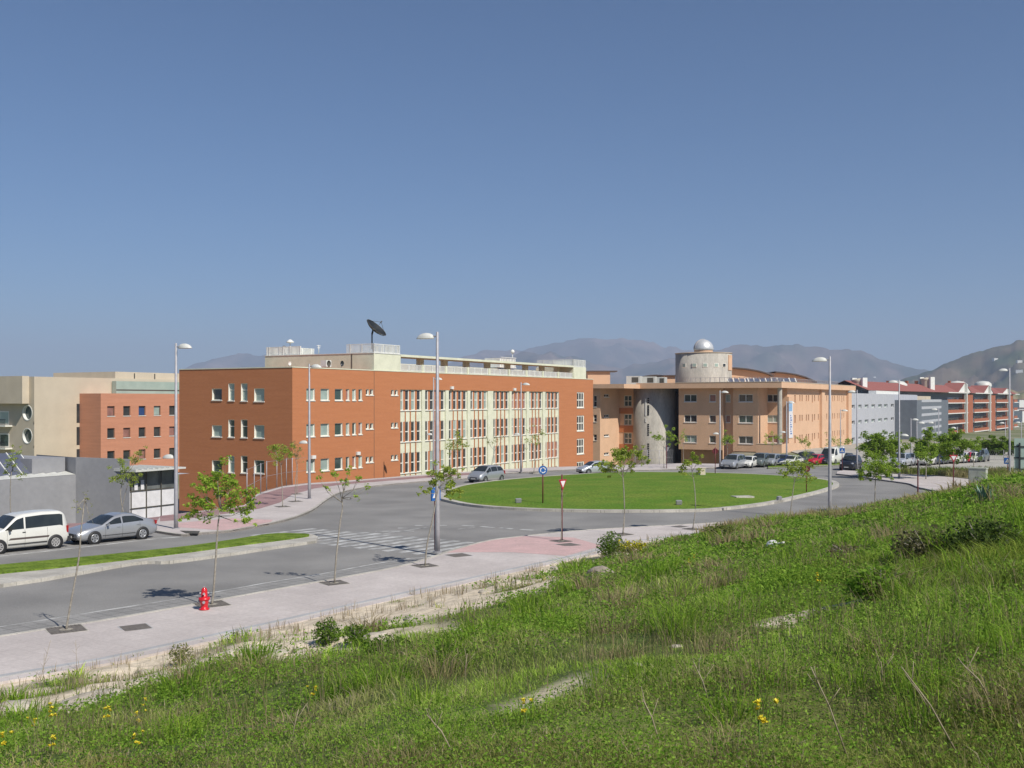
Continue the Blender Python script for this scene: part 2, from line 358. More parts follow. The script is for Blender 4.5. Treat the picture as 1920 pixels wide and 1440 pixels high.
# asphalt: one big sheet running under the pavements
road = MB(); far_right = [(150, 140), (150, 84), (60, 80)]
apoly = [(-75, -60), (-29, -30)] + w([(0,1240),(500,1150),(881,1075),(1100,1020),(1260,1000),(1420,983),(1500,978),(1560,968),(1640,955)]) + [(33, 75.5), (60, 79.5), (150, 84), (150, 150), (60, 146)] + w([(1352,872),(1277,876),(1100,879),(986,883),(811,893),(700,903),(560,925),(490,960),(330,985),(0,1012)]) + [(-75, 5)]
road.sheet(apoly, gp(0)); road.build('road', M['asphalt'], kind='structure')

def slab(name, poly, m, dz=.12, kind='structure', top=None):
    b = MB(); b.prism(poly, gp(dz-.8), gp(dz)); return b.build(name, m, kind=kind)
def ribbon(name, line, wd, m, dz0=-.1, dz1=.135, closed=False, kind='structure', side=1):
    "kerb of constant width laid along a line, to its left (side=1)"
    b = MB(); L = [Vector(p) for p in line]; n = len(L); off = []
    for k in range(n):
        a = L[(k-1) % n] if closed or k > 0 else L[k]; c = L[(k+1) % n] if closed or k < n-1 else L[k]
        d = (c-a).normalized(); off.append(L[k]+Vector((-d.y, d.x))*wd*side)
    rng_ = range(n if closed else n-1)
    for k in rng_:
        j = (k+1) % n; a, c, e, f = L[k], L[j], off[j], off[k]
        b.face([g3(a, dz1), g3(c, dz1), g3(e, dz1), g3(f, dz1)])
        b.face([g3(a, dz0), g3(c, dz0), g3(c, dz1), g3(a, dz1)]); b.face([g3(f, dz0), g3(e, dz0), g3(e, dz1), g3(f, dz1)])
    return b.build(name, m, kind=kind)
def spline(pts, n=6, closed=False):
    pts = [Vector(p) for p in pts]; N = len(pts); out = []
    for k in range(N if closed else N-1):
        p0 = pts[(k-1) % N] if closed or k > 0 else pts[0]; p1 = pts[k]; p2 = pts[(k+1) % N]; p3 = pts[(k+2) % N] if closed or k+2 < N else pts[-1]
        for j in range(n):
            t = j/n; out.append(tuple(.5*((2*p1)+(-p0+p2)*t+(2*p0-5*p1+4*p2-p3)*t*t+(-p0+3*p1-3*p2+p3)*t**3)))
    if not closed: out.append(tuple(pts[-1]))
    return out
# near pavement
near_kerb = w([(0,1199),(227,1163),(500,1113),(680,1080),(752,1065),(810,1048),(848,1035),(916,1017),(986,1008),(1100,997),(1255,988),(1386,981),(1480,975),(1549,967),(1640,953),(1700,944)])
near_kerb = [extend(near_kerb[1], near_kerb[0], 3.)]+near_kerb
nk = spline(near_kerb, 4)
inner = [tuple(p) for p in EDGE[1:17]]; inner = [extend(inner[1], inner[0], 3.)]+inner
slab('near_pavement', nk+[(p[0]+.35, p[1]-.2) for p in inner[::-1]], M['paving'])
ribbon('kerb', nk, .18, M['kerb'], side=-1)
ribbon('edging', [tuple(p) for p in inner], .2, M['edging'], dz1=.15)
b = MB(); b.sheet(w([(829,1041),(916,1018),(986,1009),(1075,1012),(1130,1028),(1060,1047),(960,1040),(880,1040)]), gp(.1245)); b.build('tactile_paving', M['pinkpaving'], kind='structure')
# gutter strip beside the near kerb
gl = w([(-900,1330),(0,1176),(335,1123),(500,1093),(600,1077),(700,1058),(770,1047),(815,1044)])
b = MB(); b.sheet([extend(near_kerb[2], near_kerb[1], 2.)]+near_kerb[1:6]+[near_kerb[6]]+gl[::-1], gp(.006)); b.build('gutter', M['gutter'], kind='structure')
ribbon('gutter_line', gl[1:], .10, M['paint_worn'], dz0=-.01, dz1=.010)
# far pavement, red band behind
fk = spline(w([(285,998),(340,1006),(365,1003),(423,999),(488,988),(548,974),(587,958),(613,939),(640,925),(700,913),(802,903.5),(877,898),(942,889),(1100,881),(1157,883.5),(1240,882),(1316,879),(1360,877)]), 4)
backw = w([(200,985),(330,967),(399,958),(458,950),(484,927),(530,914),(577,908),(637,904),(700,899),(811,890),(986,879),(1100,875),(1277,870),(1362,871)])
slab('far_pavement', fk+backw[::-1], M['paving'])
ribbon('kerb', fk, .18, M['kerb'], side=1)
redb = w([(300,970.5),(399,960),(458,952),(484,931),(530,917),(577,911),(637,907),(700,901.5),(811,892.5),(900,887),(900,891),(811,897),(720,904),(640,911),(590,918),(548,930),(525,945),(486,957),(420,967),(330,979),(300,981)])
b = MB(); b.sheet(redb, gp(.125)); b.build('red_paving_band', M['redpaving'], kind='structure')
b = MB(); b.sheet(w([(335,984),(430,975),(512,978),(505,985),(440,997),(420,998.5),(330,992)]), gp(.1245)); b.build('tactile_paving', M['pinkpaving'], kind='structure')
# lay-by surface and the pavement behind the parked cars
pk = w([(-300,1010),(0,1001),(120,995),(240,992),(285,998)])
slab('far_pavement', [pk[0], pk[1], pk[2], pk[3], pk[4], P(300,972), P(200,982), P(0,990), P(-300,1000)], M['redpaving'], dz=.121)
ribbon('kerb', pk, .18, M['kerb'], side=1)
ll = w([(-400,1068),(0,1043),(112,1031),(190,1022),(285,1011),(345,1006)])
b = MB(); b.sheet(pk+[P(340,1006)]+ll[::-1], gp(.005)); b.build('lay_by', M['gutter'], kind='structure')
ribbon('gutter_line', ll, .14, M['paint_worn'], dz0=-.01, dz1=.010)
# drain mouth in the kerb
b = MB(); b.sheet(w([(337,999),(375,1000),(372,1005),(350,1004.5)]), gp(.137)); b.build('drain_mouth', M['castiron'], kind='structure')
# median
mo = w([(-500,1150),(0,1102),(250,1060),(320,1057),(440,1041),(498,1032),(560,1023),(593,1018)])
mi_ = w([(596,1010),(575,1005),(506,1006),(440,1016),(340,1032),(0,1065),(-500,1110)])
med = spline(mo, 4)+spline(mi_, 4)
slab('median', med, M['kerb'], dz=.14)
mg = spline(w([(-500,1124),(0,1083),(320,1046),(439,1030),(540,1017),(579,1011)]), 4)+spline(w([(580,1008),(560,1006.5),(506,1007),(440,1017.5),(320,1034.5),(0,1067),(-500,1112)]), 4)
b = MB(); b.prism(mg, gp(.05), gp(.20)); b.build('median_grass', M['median_grass'], kind='structure')
# roundabout island
isl = spline(w([(822,934),(836,941),(890,951),(985,957.5),(1100,960.5),(1174,961),(1260,960.5),(1342,958),(1439,947),(1500,934),(1548,922),(1573,912),(1560,903),(1500,896),(1408,890.5),(1300,887.5),(1167,887),(1080,891),(960,900),(877,910),(836,921)]), 5, True)
ic = Vector((sum(p[0] for p in isl)/len(isl), sum(p[1] for p in isl)/len(isl)))
def shrink(poly, dist):
    out = []
    for k in range(len(poly)):
        a = Vector(poly[k-1]); c = Vector(poly[(k+1) % len(poly)]); d = (c-a).normalized(); n = Vector((-d.y, d.x))
        p = Vector(poly[k]); n = n if (ic-p).dot(n) > 0 else -n; out.append(tuple(p+n*dist))
    return out
isl2 = shrink(isl, .5)
b = MB(); rings = []
for t in [1, .93, .85, .75, .62, .48, .32, .16]:
    h = .16+.42*(1-t*t)**1.0
    rings.append([b.vert((ic.x+(p[0]-ic.x)*t, ic.y+(p[1]-ic.y)*t, G(ic.y+(p[1]-ic.y)*t)+h)) for p in isl2])
for r0, r1 in zip(rings, rings[1:]):
    for k in range(len(r0)): b.fidx((r0[k], r0[(k+1) % len(r0)], r1[(k+1) % len(r0)], r1[k]), 0, True)
b.fidx(rings[-1], 0, True)
b.build('roundabout_lawn', M['lawn'], kind='structure')
ori = 1 if (ic-Vector(isl[0])).dot(Vector((-(Vector(isl[1])-Vector(isl[0])).y, (Vector(isl[1])-Vector(isl[0])).x))) > 0 else -1
ribbon('roundabout_kerb', isl, .55, M['kerb'], dz1=.17, closed=True, side=ori)
def island_z(x, y):
    p = Vector((x, y)); best = 1e9
    for k, q in enumerate(isl2):
        d = Vector(q)-ic; a = abs(math.atan2(d.y, d.x)-math.atan2((p-ic).y, (p-ic).x)); a = min(a, 2*math.pi-a)
        if a < best: best = a; t = (p-ic).length/d.length
    return G(y)+.16+.42*max(0, 1-t*t)
# right-hand pavement with the cabinet, weeds and car park behind
rk = spline(w([(1568,890),(1600,893.5),(1640,899.5),(1680,905),(1705,909),(1723,916),(1760,923),(1795,924.5)]), 4)+[(45, 90), (60, 92.5), (150, 99)]
rb = [(150, 104), (60, 98.5), (47, 96.5)]+w([(1815,900),(1780,896),(1730,892.5),(1690,891),(1640,888),(1600,884),(1580,883),(1570,886)])
slab('right_pavement', rk+rb, M['paving'])
ribbon('kerb', rk, .18, M['edging'], side=1)
b = MB(); b.prism(w([(1640,887.5),(1690,890.5),(1730,892),(1780,895.5),(1812,899)])+[(47, 97), (62, 99.5), (150, 106), (150, 116), (62, 112)]+w([(1800,883),(1740,881),(1690,880),(1650,881)]), gp(-.3), gp(.15)); b.build('weedy_verge', M['dryground'], kind='structure')
b = MB(); b.sheet([P(1655,880.5), P(1690,879.5), P(1800,882.5), (62, 113), (150, 118), (150, 240), (60, 240), (48, 165), P(1645,868)], gp(.012)); b.build('car_park', M['lightground'], kind='structure')
# grass strip and kerb in front of the parked row
b = MB(); b.prism(w([(1440,879),(1480,877),(1560,874),(1600,872.5),(1600,869),(1480,872),(1440,874)]), gp(-.2), gp(.13)); b.build('verge_grass', M['median_grass'], kind='structure')
ribbon('kerb', w([(1440,879),(1480,877),(1560,874),(1600,872.5)]), .2, M['kerb'], side=1, dz1=.15)
slab('far_pavement', w([(1362,877),(1440,874),(1600,868),(1600,862),(1440,866),(1362,869.5)]), M['paving'], dz=.11)

# road markings
def quadmark(b, pts, dz=.004): b.face([g3(P(*p), dz) for p in pts])
def dash(b, a, c, wd, dz=.008):
    A, C = Vector(P(*a)), Vector(P(*c)); d = (C-A).normalized(); n = Vector((-d.y, d.x))*wd/2
    b.face([g3(q, dz) for q in (A+n, A-n, C-n, C+n)])
# zebra crossing: parallel bars across both carriageways
za, zb = Vector(P(500,1001)), Vector(P(842,1036)); zu = (zb-za); zl = zu.length; zu.normalize()
ba, bb = Vector(P(630,1012)), Vector(P(742,998)); bd = (bb-ba).normalized()
cross = MB(); nb = 15
for k in range(nb):
    c = za+zu*(zl*k/(nb-1)) + bd*1.2
    if k == 5: pass
    hl = 2.6 if k > 3 else 2.2; n = Vector((-bd.y, bd.x))*.25
    cross.face([g3(q, .004) for q in (c-bd*hl+n, c-bd*hl-n, c+bd*hl-n, c+bd*hl+n)])
cross.build('zebra_crossing', M['paint_worn'], kind='structure')
dm = MB()
for a, c in [((778,985),(838,985)), ((866,985),(892,986.5)), ((901,987),(926,989)), ((937,989.5),(961,991.5)), ((976,992.5),(1000,994)), ((704,996),(776,996)), ((746,990),(800,990.5))]:
    dash(dm, a, c, .3)
dm.build('give_way_line', M['paint'], kind='structure')
dm = MB(); dash(dm, (688,913.5), (712,911), .7)
for a, c in [((700,1004),(800,989)), ((858,992),(890,989))]: dash(dm, a, c, .12)
dm.build('lane_marking', M['paint_worn'], kind='structure')
# ---------------------------------------------------------------- buildings (shared street grid: a runs along the facades, b runs back)
cA, sA = .501, .8654; ANG = math.atan2(sA, cA)
def rayR(px, py, b):      # face whose normal looks to -b
    dx, dz = (px-960)/1900, -(py-750)/1900; t = b/(-dx*sA+cA); return t*(dx*cA+sA), EYE+t*dz
def rayL(px, py, a):      # face whose normal looks to -a
    dx, dz = (px-960)/1900, -(py-750)/1900; t = a/(dx*cA+sA); return t*(-dx*sA+cA), EYE+t*dz
def ab(x, y): return x*cA+y*sA, -x*sA+y*cA
def xy(a, b): return a*cA-b*sA, a*sA+b*cA
def aR(px, b): return rayR(px, 750, b)[0]
def bL(px, a): return rayL(px, 750, a)[0]
class Bld:
    def __init__(s, name, a, b, z, **kw):
        x, y = xy(a, b); s.o = (a, b, z); s.root = empty(name, (x, y, z), ANG, **kw)
    def mb(s): return MB(s.o)
def PF(kind, c, s, z, d=0): return (s, c+d, z) if kind == 'R' else (c+d, s, z)
def wall(mb, kind, c, s0, s1, z0, z1, holes=(), depth=.25, mi=0, mr=0):
    s0, s1 = sorted((s0, s1)); H = [(*sorted(h[:2]), *sorted(h[2:4])) for h in holes]
    S = sorted({s0, s1, *[min(max(v, s0), s1) for h in H for v in h[:2]]}); Z = sorted({z0, z1, *[min(max(v, z0), z1) for h in H for v in h[2:]]})
    for sa, sb in zip(S, S[1:]):
        for za_, zb_ in zip(Z, Z[1:]):
            cs, cz = (sa+sb)/2, (za_+zb_)/2
            if any(h[0] < cs < h[1] and h[2] < cz < h[3] for h in H): continue
            mb.face([PF(kind, c, sa, za_), PF(kind, c, sb, za_), PF(kind, c, sb, zb_), PF(kind, c, sa, zb_)], mi)
    for a0, a1, c0, c1 in H:
        for p, q in (((a0, c0), (a1, c0)), ((a1, c0), (a1, c1)), ((a1, c1), (a0, c1)), ((a0, c1), (a0, c0))):
            mb.face([PF(kind, c, *p), PF(kind, c, *q), PF(kind, c, *q, depth), PF(kind, c, *p, depth)], mr)
def fbox(mb, kind, c, s0, s1, z0, z1, d0, d1, mi=0):
    "box on a face: d = depth behind the face (negative = proud)"
    s0, s1 = sorted((s0, s1))
    if kind == 'R': mb.box(s0, s1, c+d0, c+d1, z0, z1, mi)
    else: mb.box(c+d0, c+d1, s0, s1, z0, z1, mi)
def window(B, kind, c, s0, s1, z0, z1, depth=.16, nv=1, nh=1, pane=None, fw=.07, frame=None, sill=True, name='window', sillm=None, hf=None):
    s0, s1 = sorted((s0, s1)); frame = frame or M['whiteframe']; pane = pane or M['glass']
    f = B.mb(); d0, d1 = depth-.05, depth+.03
    fbox(f, kind, c, s0, s0+fw, z0, z1, d0, d1); fbox(f, kind, c, s1-fw, s1, z0, z1, d0, d1)
    fbox(f, kind, c, s0+fw, s1-fw, z0, z0+fw, d0, d1); fbox(f, kind, c, s0+fw, s1-fw, z1-fw, z1, d0, d1)
    for k in range(1, nv):
        x = s0+(s1-s0)*k/nv; fbox(f, kind, c, x-fw/2, x+fw/2, z0+fw, z1-fw, d0+.004, d1)
    for k in range(1, nh):
        z = z0+(z1-z0)*(k/nh if hf is None else hf); fbox(f, kind, c, s0+fw, s1-fw, z-fw/2, z+fw/2, d0+.008, d1)
    fo = f.build(name, frame, B.root)
    p = B.mb(); p.face([PF(kind, c, s0+fw*.5, z0+fw*.5, depth+.01), PF(kind, c, s1-fw*.5, z0+fw*.5, depth+.01), PF(kind, c, s1-fw*.5, z1-fw*.5, depth+.01), PF(kind, c, s0+fw*.5, z1-fw*.5, depth+.01)])
    p.build('pane', pane, fo)
    if sill:
        q = B.mb(); fbox(q, kind, c, s0-.06, s1+.06, z0-.10, z0-.002, -.08, depth-.05); q.build('sill', sillm or frame, fo)
    return fo
def railing(B, segs, z0, z1, m=None, step=.22, bar=.035, post=1.8, name='railing', parent=None):
    f = B.mb()
    for (a0, b0), (a1, b1) in segs:
        L = math.hypot(a1-a0, b1-b0); n = max(1, int(L/step)); d = ((a1-a0)/L, (b1-b0)/L)
        for zz in (z0+.08, z1-.05):
            f.obox(((a0+a1)/2, (b0+b1)/2, zz), (d[0]*L/2, d[1]*L/2, 0), (-d[1]*.03, d[0]*.03, 0), (0, 0, .03))
        for k in range(n+1):
            x, y = a0+(a1-a0)*k/n, b0+(b1-b0)*k/n; bb = bar*2 if k % max(1, int(post/step)) == 0 else bar
            f.box(x-bb/2, x+bb/2, y-bb/2, y+bb/2, z0, z1)
    return f.build(name, m or M['white'], parent or B.root)
def body(mb, a0, a1, b0, b1, z0, z1, mi=0, skipR=False, skipL=False, top=True, mtop=None):
    if not skipR: mb.face([(a0, b0, z0), (a1, b0, z0), (a1, b0, z1), (a0, b0, z1)], mi)
    if not skipL: mb.face([(a0, b0, z0), (a0, b1, z0), (a0, b1, z1), (a0, b0, z1)], mi)
    mb.face([(a1, b0, z0), (a1, b1, z0), (a1, b1, z1), (a1, b0, z1)], mi); mb.face([(a0, b1, z0), (a1, b1, z0), (a1, b1, z1), (a0, b1, z1)], mi)
    if top: mb.face([(a0, b0, z1), (a1, b0, z1), (a1, b1, z1), (a0, b1, z1)], mi if mtop is None else mtop)

# ---- 1. the orange brick faculty building
x1, y1 = -21.2*1.1, 97.8*1.1; a0, b0 = ab(x1, y1); zb = -5.5
aE = aR(1112, b0); bE = bL(336, a0); zt = rayR(548, 689, b0)[1]
B1 = Bld('brick_building', a0, b0, zb, label='long orange brick building with pale green window bays beyond the roundabout, dish on its roof', cat='building')
def zr(py, px=751): return rayR(px, py, b0)[1]
hR, wins = [], []
rows = [(zr(731), zr(769.5)), (zr(791), zr(829)), (zr(850), zr(888))]; fl = rows[0][0]-rows[1][0]
rows.append((rows[2][0]-fl, rows[2][1]-fl))
uR = lambda X, px0=320, sc=4.5: aR(px0+X/sc, b0)
r2 = [(668, 768), (968, 1074), (1268, 1372)]
for k, (ya, yb_) in enumerate(r2):
    za_, zb_ = [rayR(320+1180/4.5, 580+v/4.5, b0)[1] for v in (ya, yb_)]
    for j, (xa, xb) in enumerate([(1145, 1215), (1265, 1336), (1385, 1450), (1478, 1507), (1532, 1562), (1585, 1615)]):
        wins.append((uR(xa), uR(xb), zb_, za_, 'sq' if j < 3 else 'nar'))
    zs, ze = [rayR(692, 580+v/4.5, b0)[1] for v in [(674, 723), (962, 1010), (1243, 1292)][k]]
    for xa, xb in ((1647, 1673), (1682, 1709)): wins.append((uR(xa), uR(xb), ze, zs, 'small'))
    zs, ze = [rayR(739, 580+v/4.5, b0)[1] for v in [(680, 725), (955, 1000), (1228, 1272)][k]]
    for xa, xb in ((150, 174), (181, 206)): wins.append((uR(xa, 700), uR(xb, 700), ze, zs, 'small'))
for k in range(4):
    zs = rayR(1088, [735.5, 779, 822.3, 865.5][k], b0)[1]; ze = zs-(rayR(1088, 735.5, b0)[1]-rayR(1088, 764.5, b0)[1])
    wins.append((aR(1081.6, b0), aR(1094.8, b0), ze, zs, 'tall'))
aB0, aB1 = aR(750.7, b0), aR(1048, b0)
holes = [w_[:4] for w_ in wins]+[(aB0, aB1, -5.2, rows[0][0]+.05)]
m = B1.mb(); wall(m, 'R', b0, a0, aE, zb, zt, holes, .25, 0, 1)
uL = lambda X: bL(320+X/4.5, a0)
hL = []
for k, (t1, t2, bt) in enumerate([(668, 625, 772), (977, 930, 1080), (1272, 1235, 1378)]):
    for xa, xb, tp in ((350, 432, t1), (488, 538, t2), (594, 648, t2), (706, 790, t1)):
        hL.append((uL(xb), uL(xa), rayL(320+xa/4.5, 580+(bt+(xa-560)*.03)/4.5, a0)[1], rayL(320+xa/4.5, 580+(tp-(xa-560)*.004)/4.5, a0)[1]))
wall(m, 'L', a0, b0, bE, zb, zt, hL, .25, 0, 1)
aP = aR(701.5, b0)
body(m, a0, aP, b0, bE, zb, zt-.002, 0, True, True); body(m, aP, aE, b0, b0+21, zb, zt-.004, 0, True)
m.build('wall', [M['brick'], M['whiteframe']], B1.root)
m = B1.mb(); fbox(m, 'R', b0, a0-.05, aE, zt, zt+.10, -.05, .35); fbox(m, 'L', a0, b0+.35, bE, zt+.002, zt+.102, -.05, .35); m.build('coping', M['cream'], B1.root)
m = B1.mb(); m.box(aP-.03, aP+.03, b0-.012, b0+.02, zb, zt-.01); m.build('expansion_joint', M['castiron'], B1.root)
pn = {'sq': M['blind'], 'nar': M['blind'], 'small': M['glass'], 'tall': M['glass']}
for k, (sa, sb, z0, z1, t) in enumerate(wins):
    p = pn[t]
    if t == 'nar': p = [M['pink_blind'], M['blind'], M['glass_green']][k % 3]
    if t == 'sq' and k % 5 == 2: p = M['glass_green']
    if t == 'tall': window(B1, 'R', b0, sa, sb, z0, z1, .12, 3, 2, p, .17)
    elif t == 'small': window(B1, 'R', b0, sa, sb, z0, z1, .2, 1, 1, p, .09)
    else: window(B1, 'R', b0, sa, sb, z0, z1, .2, 1, 1, p, .08)
for k, h in enumerate(hL):
    window(B1, 'L', a0, *h, .22, 1, 2 if k % 4 in (1, 2) else 1, [M['glass'], M['blind'], M['blind'], M['blind'], M['blind'], M['glass_green'], M['glass_green'], M['blind'], M['glass_green'], M['blind'], M['glass'], M['glass_green']][k], .07, hf=.62)
# window bays with pale green piers, spandrels and brick fins
bays = [(228, 412), (440, 612), (640, 797), (822, 968), (1015, 1150), (1170, 1295), (1318, 1432), (1455, 1567)]
bx = [(aR(700+p/4.5, b0), aR(700+q/4.5, b0)) for p, q in bays]
m = B1.mb(); hh = []
fr = [(.02, .18), (.28, .445), (.55, .715), (.82, .98)]
for sa, sb in bx:
    for z1, z0 in rows:
        for p, q in fr: hh.append((sa+(sb-sa)*p, sa+(sb-sa)*q, z0, z1))
wall(m, 'R', b0+.22, aB0, aB1, -5.2, rows[0][0]+.05, hh, .15); m.build('spandrel_wall', M['cream'], B1.root)
m = B1.mb()
for (sa, sb), (sc_, sd2) in zip(bx, bx[1:]): fbox(m, 'R', b0, sb+.02, sc_-.02, -5.2, rows[0][0]+.04, .03, .215)
m.build('pier', M['cream'], B1.root)
for i, (sa, sb) in enumerate(bx):
    for k, (z1, z0) in enumerate(rows):
        f = B1.mb(); wd = sb-sa
        for p, q in fr:
            u, v = sa+wd*p, sa+wd*q; F = 'R', b0
            fbox(f, *F, u, u+.05, z0, z1, .27, .33); fbox(f, *F, v-.14, v, z0, z1, .20, .33)
            fbox(f, *F, u+.05, v-.14, z0, z0+.07, .27, .33); fbox(f, *F, u+.05, v-.14, z1-.07, z1, .27, .33)
            zm = z0+(z1-z0)*.5; fbox(f, *F, u+.05, v-.14, zm-.06, zm+.06, .26, .33)
        fbox(f, *F, sa-.02, sb+.02, z0-.10, z0-.002, .10, .215)
        so = f.build('strip_window', M['whiteframe'], B1.root)
        for j, (p, q) in enumerate(fr):
            g = B1.mb(); u, v = sa+wd*p, sa+wd*q; g.face([PF('R', b0, u, z0, .30), PF('R', b0, v, z0, .30), PF('R', b0, v, z1, .30), PF('R', b0, u, z1, .30)])
            g.build('pane', M['pink_blind'] if (i*7+k*3+j*5) % 5 < (1 if i > 3 else 0) else (M['blind'] if (i+j*3+k) % 6 == 0 else M['glass']), so)
        g = B1.mb()
        for p, q in zip([f_[1] for f_ in fr[:-1]], [f_[0] for f_ in fr[1:]]): fbox(g, *F, sa+wd*p+.01, sa+wd*q-.01, z0, z1, .215, .29)
        z2 = rows[k+1][0] if k < 3 else -5.2
        for t in (.27, .5, .75): fbox(g, *F, sa+wd*t-.06, sa+wd*t+.06, z2 if z2 < z0 else z0-1.2, z0-.12, .12, .24)
        g.build('brick_fin', M['brick'], B1.root)
# penthouse, pergola and railings
zp = rayR(701.5, 662, b0)[1]; bP1 = bL(496.7, aP); aQ = aR(751.5, b0)
m = B1.mb(); m.box(aP, aQ, b0+.02, bP1, zt-.3, zp-.003); m.box(aQ+.01, aE-2, b0+8, bP1-.01, zt-.3, zp-.6)
aR0, aR1 = aR(1075.5, b0), aR(1099, b0); zq = rayR(1076, 688, b0)[1]
m.box(aR0, aR1, b0+.02, b0+7, zt-.3, zq); m.build('penthouse', M['cream'], B1.root)
m = B1.mb(); fbox(m, 'L', aP, b0, bP1, zp-.003, zp+.07, -.06, .2); m.box(aP+.2, aQ+.02, b0-.04, b0+.2, zp-.004, zp+.07); m.build('coping', M['white'], B1.root)
m = B1.mb(); m.box(aP-.04, aP+.01, b0+3.3, b0+3.42, zt, zp-.05); m.build('downpipe', M['castiron'], B1.root)
m = B1.mb(); zbm = rayR(760, 665, b0)[1]; m.box(aQ+.004, aR0-.01, b0-.02, b0+3.0, zbm-.28, zbm)
cols = [405, 608, 793, 970, 1140, 1290, 1430, 1555]
for X in cols:
    ac = aR(700+X/4.5, b0+2.4); m.box(ac-.45, ac+.45, b0+2.3, b0+2.9, zt, zbm-.281)
m.build('pergola', M['cream'], B1.root)
m = B1.mb(); zr1 = rayR(760, 683, b0)[1]
for X in (422, 618, 803, 983, 1150, 1297, 1435, 1565, 1690):
    ac = aR(700+X/4.5, b0); m.box(ac-.22, ac+.22, b0+.02, b0+.3, zt, zr1+.05)
m.build('parapet_post', M['cream'], B1.root)
railing(B1, [((aQ+.1, b0+.15), (aR0-.1, b0+.15))], zt+.12, zr1, step=.17, bar=.06)
zf = rayR(706, 644, b0)[1]
railing(B1, [((aP+.1, b0+.15), (aQ-.1, b0+.15)), ((aP+.1, b0+.15), (aP+.1, b0+4.2)), ((aQ-.1, b0+.15), (aQ-.1, b0+5))], zp+.07, zf, step=.17, bar=.055)
zf2 = rayR(1080, 674, b0)[1]
railing(B1, [((aR0+.1, b0+.15), (aR1-.1, b0+.15)), ((aR0+.1, b0+.15), (aR0+.1, b0+6.8)), ((aR1-.1, b0+.15), (aR1-.1, b0+6.8))], zq, zf2, step=.2, bar=.06)
m = B1.mb(); fb0, fb1 = bL(560, aP), bL(497.5, aP)
railing(B1, [((aP+.3, fb0), (aP+.3, fb1)), ((aP+.3, fb1), (aP+6, fb1)), ((aP+.3, (fb0+fb1)/2), (aP+6, (fb0+fb1)/2))], zp+.07, zp+1.15, step=.14, bar=.06)
# small wall lights
for px, py in ((586, 857), (670, 850), (846, 727), (963.5, 730)):
    a_, z_ = rayR(px, py, b0); m = B1.mb(); m.box(a_-.3, a_+.3, b0-.25, b0-.01, z_-.18, z_+.18); m.build('wall_light', M['white'], B1.root)
# things standing on its roof
def rooft(name, px, py, a, fn, label, cat, group=None):
    b, z = rayL(px, py, a); x, y = xy(a, b); e = empty(name, (x, y, z), ANG, label, cat, group); fn(e); return e
def dish_big(e):
    # e: foot on the penthouse roof
    m = MB(); m.tube([(0, 0, 0), (0, 0, 1.9)], .08, 10, 0); m.tube([(0, 0, 1.8), (.2, 0, 2.3)], .11, 8); m.build('mast', M['darkmetal'], e)
    rot = Matrix.Rotation(-ANG, 3, 'Z'); n = (rot@Vector((.66, -.20, .74))).normalized(); u = n.cross(Vector((0, 0, 1))).normalized(); v = n.cross(u)
    c = rot@Vector((.28, 0, 2.3)); Rd = 1.42
    m = MB(); NR, NA = 7, 36; ring = []
    for i in range(NR+1):
        r = .12+(Rd-.12)*i/NR; ring.append([m.vert(c+u*r*math.cos(t)+v*r*math.sin(t)+n*(.42*(r/Rd)**2)) for t in [2*math.pi*j/NA for j in range(NA)]])
    for p, q in zip(ring, ring[1:]):
        for j in range(NA): m.fidx((p[j], p[(j+1) % NA], q[(j+1) % NA], q[j]), 0, True)
    m.build('reflector', M['darkmetal'], e)
    m = MB()
    for j in range(12):
        t = 2*math.pi*j/12; m.tube([c+u*r*math.cos(t)+v*r*math.sin(t)+n*(.42*(r/Rd)**2-.07) for r in (.1, .5, .9, 1.2, Rd-.01)], .03, 4)
    m.tube([c+u*(Rd+.01)*math.cos(t)+v*(Rd+.01)*math.sin(t)+n*.43 for t in [2*math.pi*j/36 for j in range(37)]], .035, 5); m.build('rib', M['castiron'], e)
    m = MB(); f = c+n*1.3
    for j in range(3): t = 2*math.pi*j/3+.4; m.tube([c+u*(Rd-.1)*math.cos(t)+v*(Rd-.1)*math.sin(t)+n*.36, f], .02, 5)
    m.tube([f-n*.15, f+n*.15], .07, 8); m.build('feed_arm', M['castiron'], e)
rooft('satellite_dish', 697.5, 655, aP+1.2, dish_big, 'large dark mesh satellite dish on a mast above the brick building', 'satellite dish')
def mushroom(e):
    m = MB(); m.tube([(0, 0, 0), (0, 0, 1.55)], .06, 8); m.build('mast', M['white'], e)
    m = MB(); m.lathe([(.05, 1.5), (.5, 1.6), (.5, 1.66), (.36, 1.8), (.2, 1.95), (.02, 2.0)], n=16); m.build('cap', M['white'], e)
rooft('roof_antenna', 544, 666, aP+1.5, mushroom, 'white mushroom shaped antenna inside the white fence on the pale green rooftop box', 'antenna')
def small_dish(r, m_):
    def f(e):
        m = MB(); m.tube([(0, 0, 0), (0, 0, r*1.2)], .04, 6); m.build('mast', M['galv'], e)
        m = MB(); m.lathe([(0.01, 0), (r*.6, -.12*r), (r, -.4*r)], (0, 0, r*1.4), 18, axis='y'); m.build('reflector', m_, e)
    return f
rooft('satellite_dish', 531, 664, aP+1.0, small_dish(.45, M['galv']), 'grey satellite dish behind the white roof fence, left of the mushroom antenna', 'satellite dish')
rooft('satellite_dish', 542, 687, a0+4, small_dish(.25, M['white']), 'tiny white dish at the brick corner of the roof', 'satellite dish')
rooft('satellite_dish', 640, 689, a0+8, small_dish(.32, M['darkmetal']), 'dark small dish on its mast before the pale green wall', 'satellite dish')
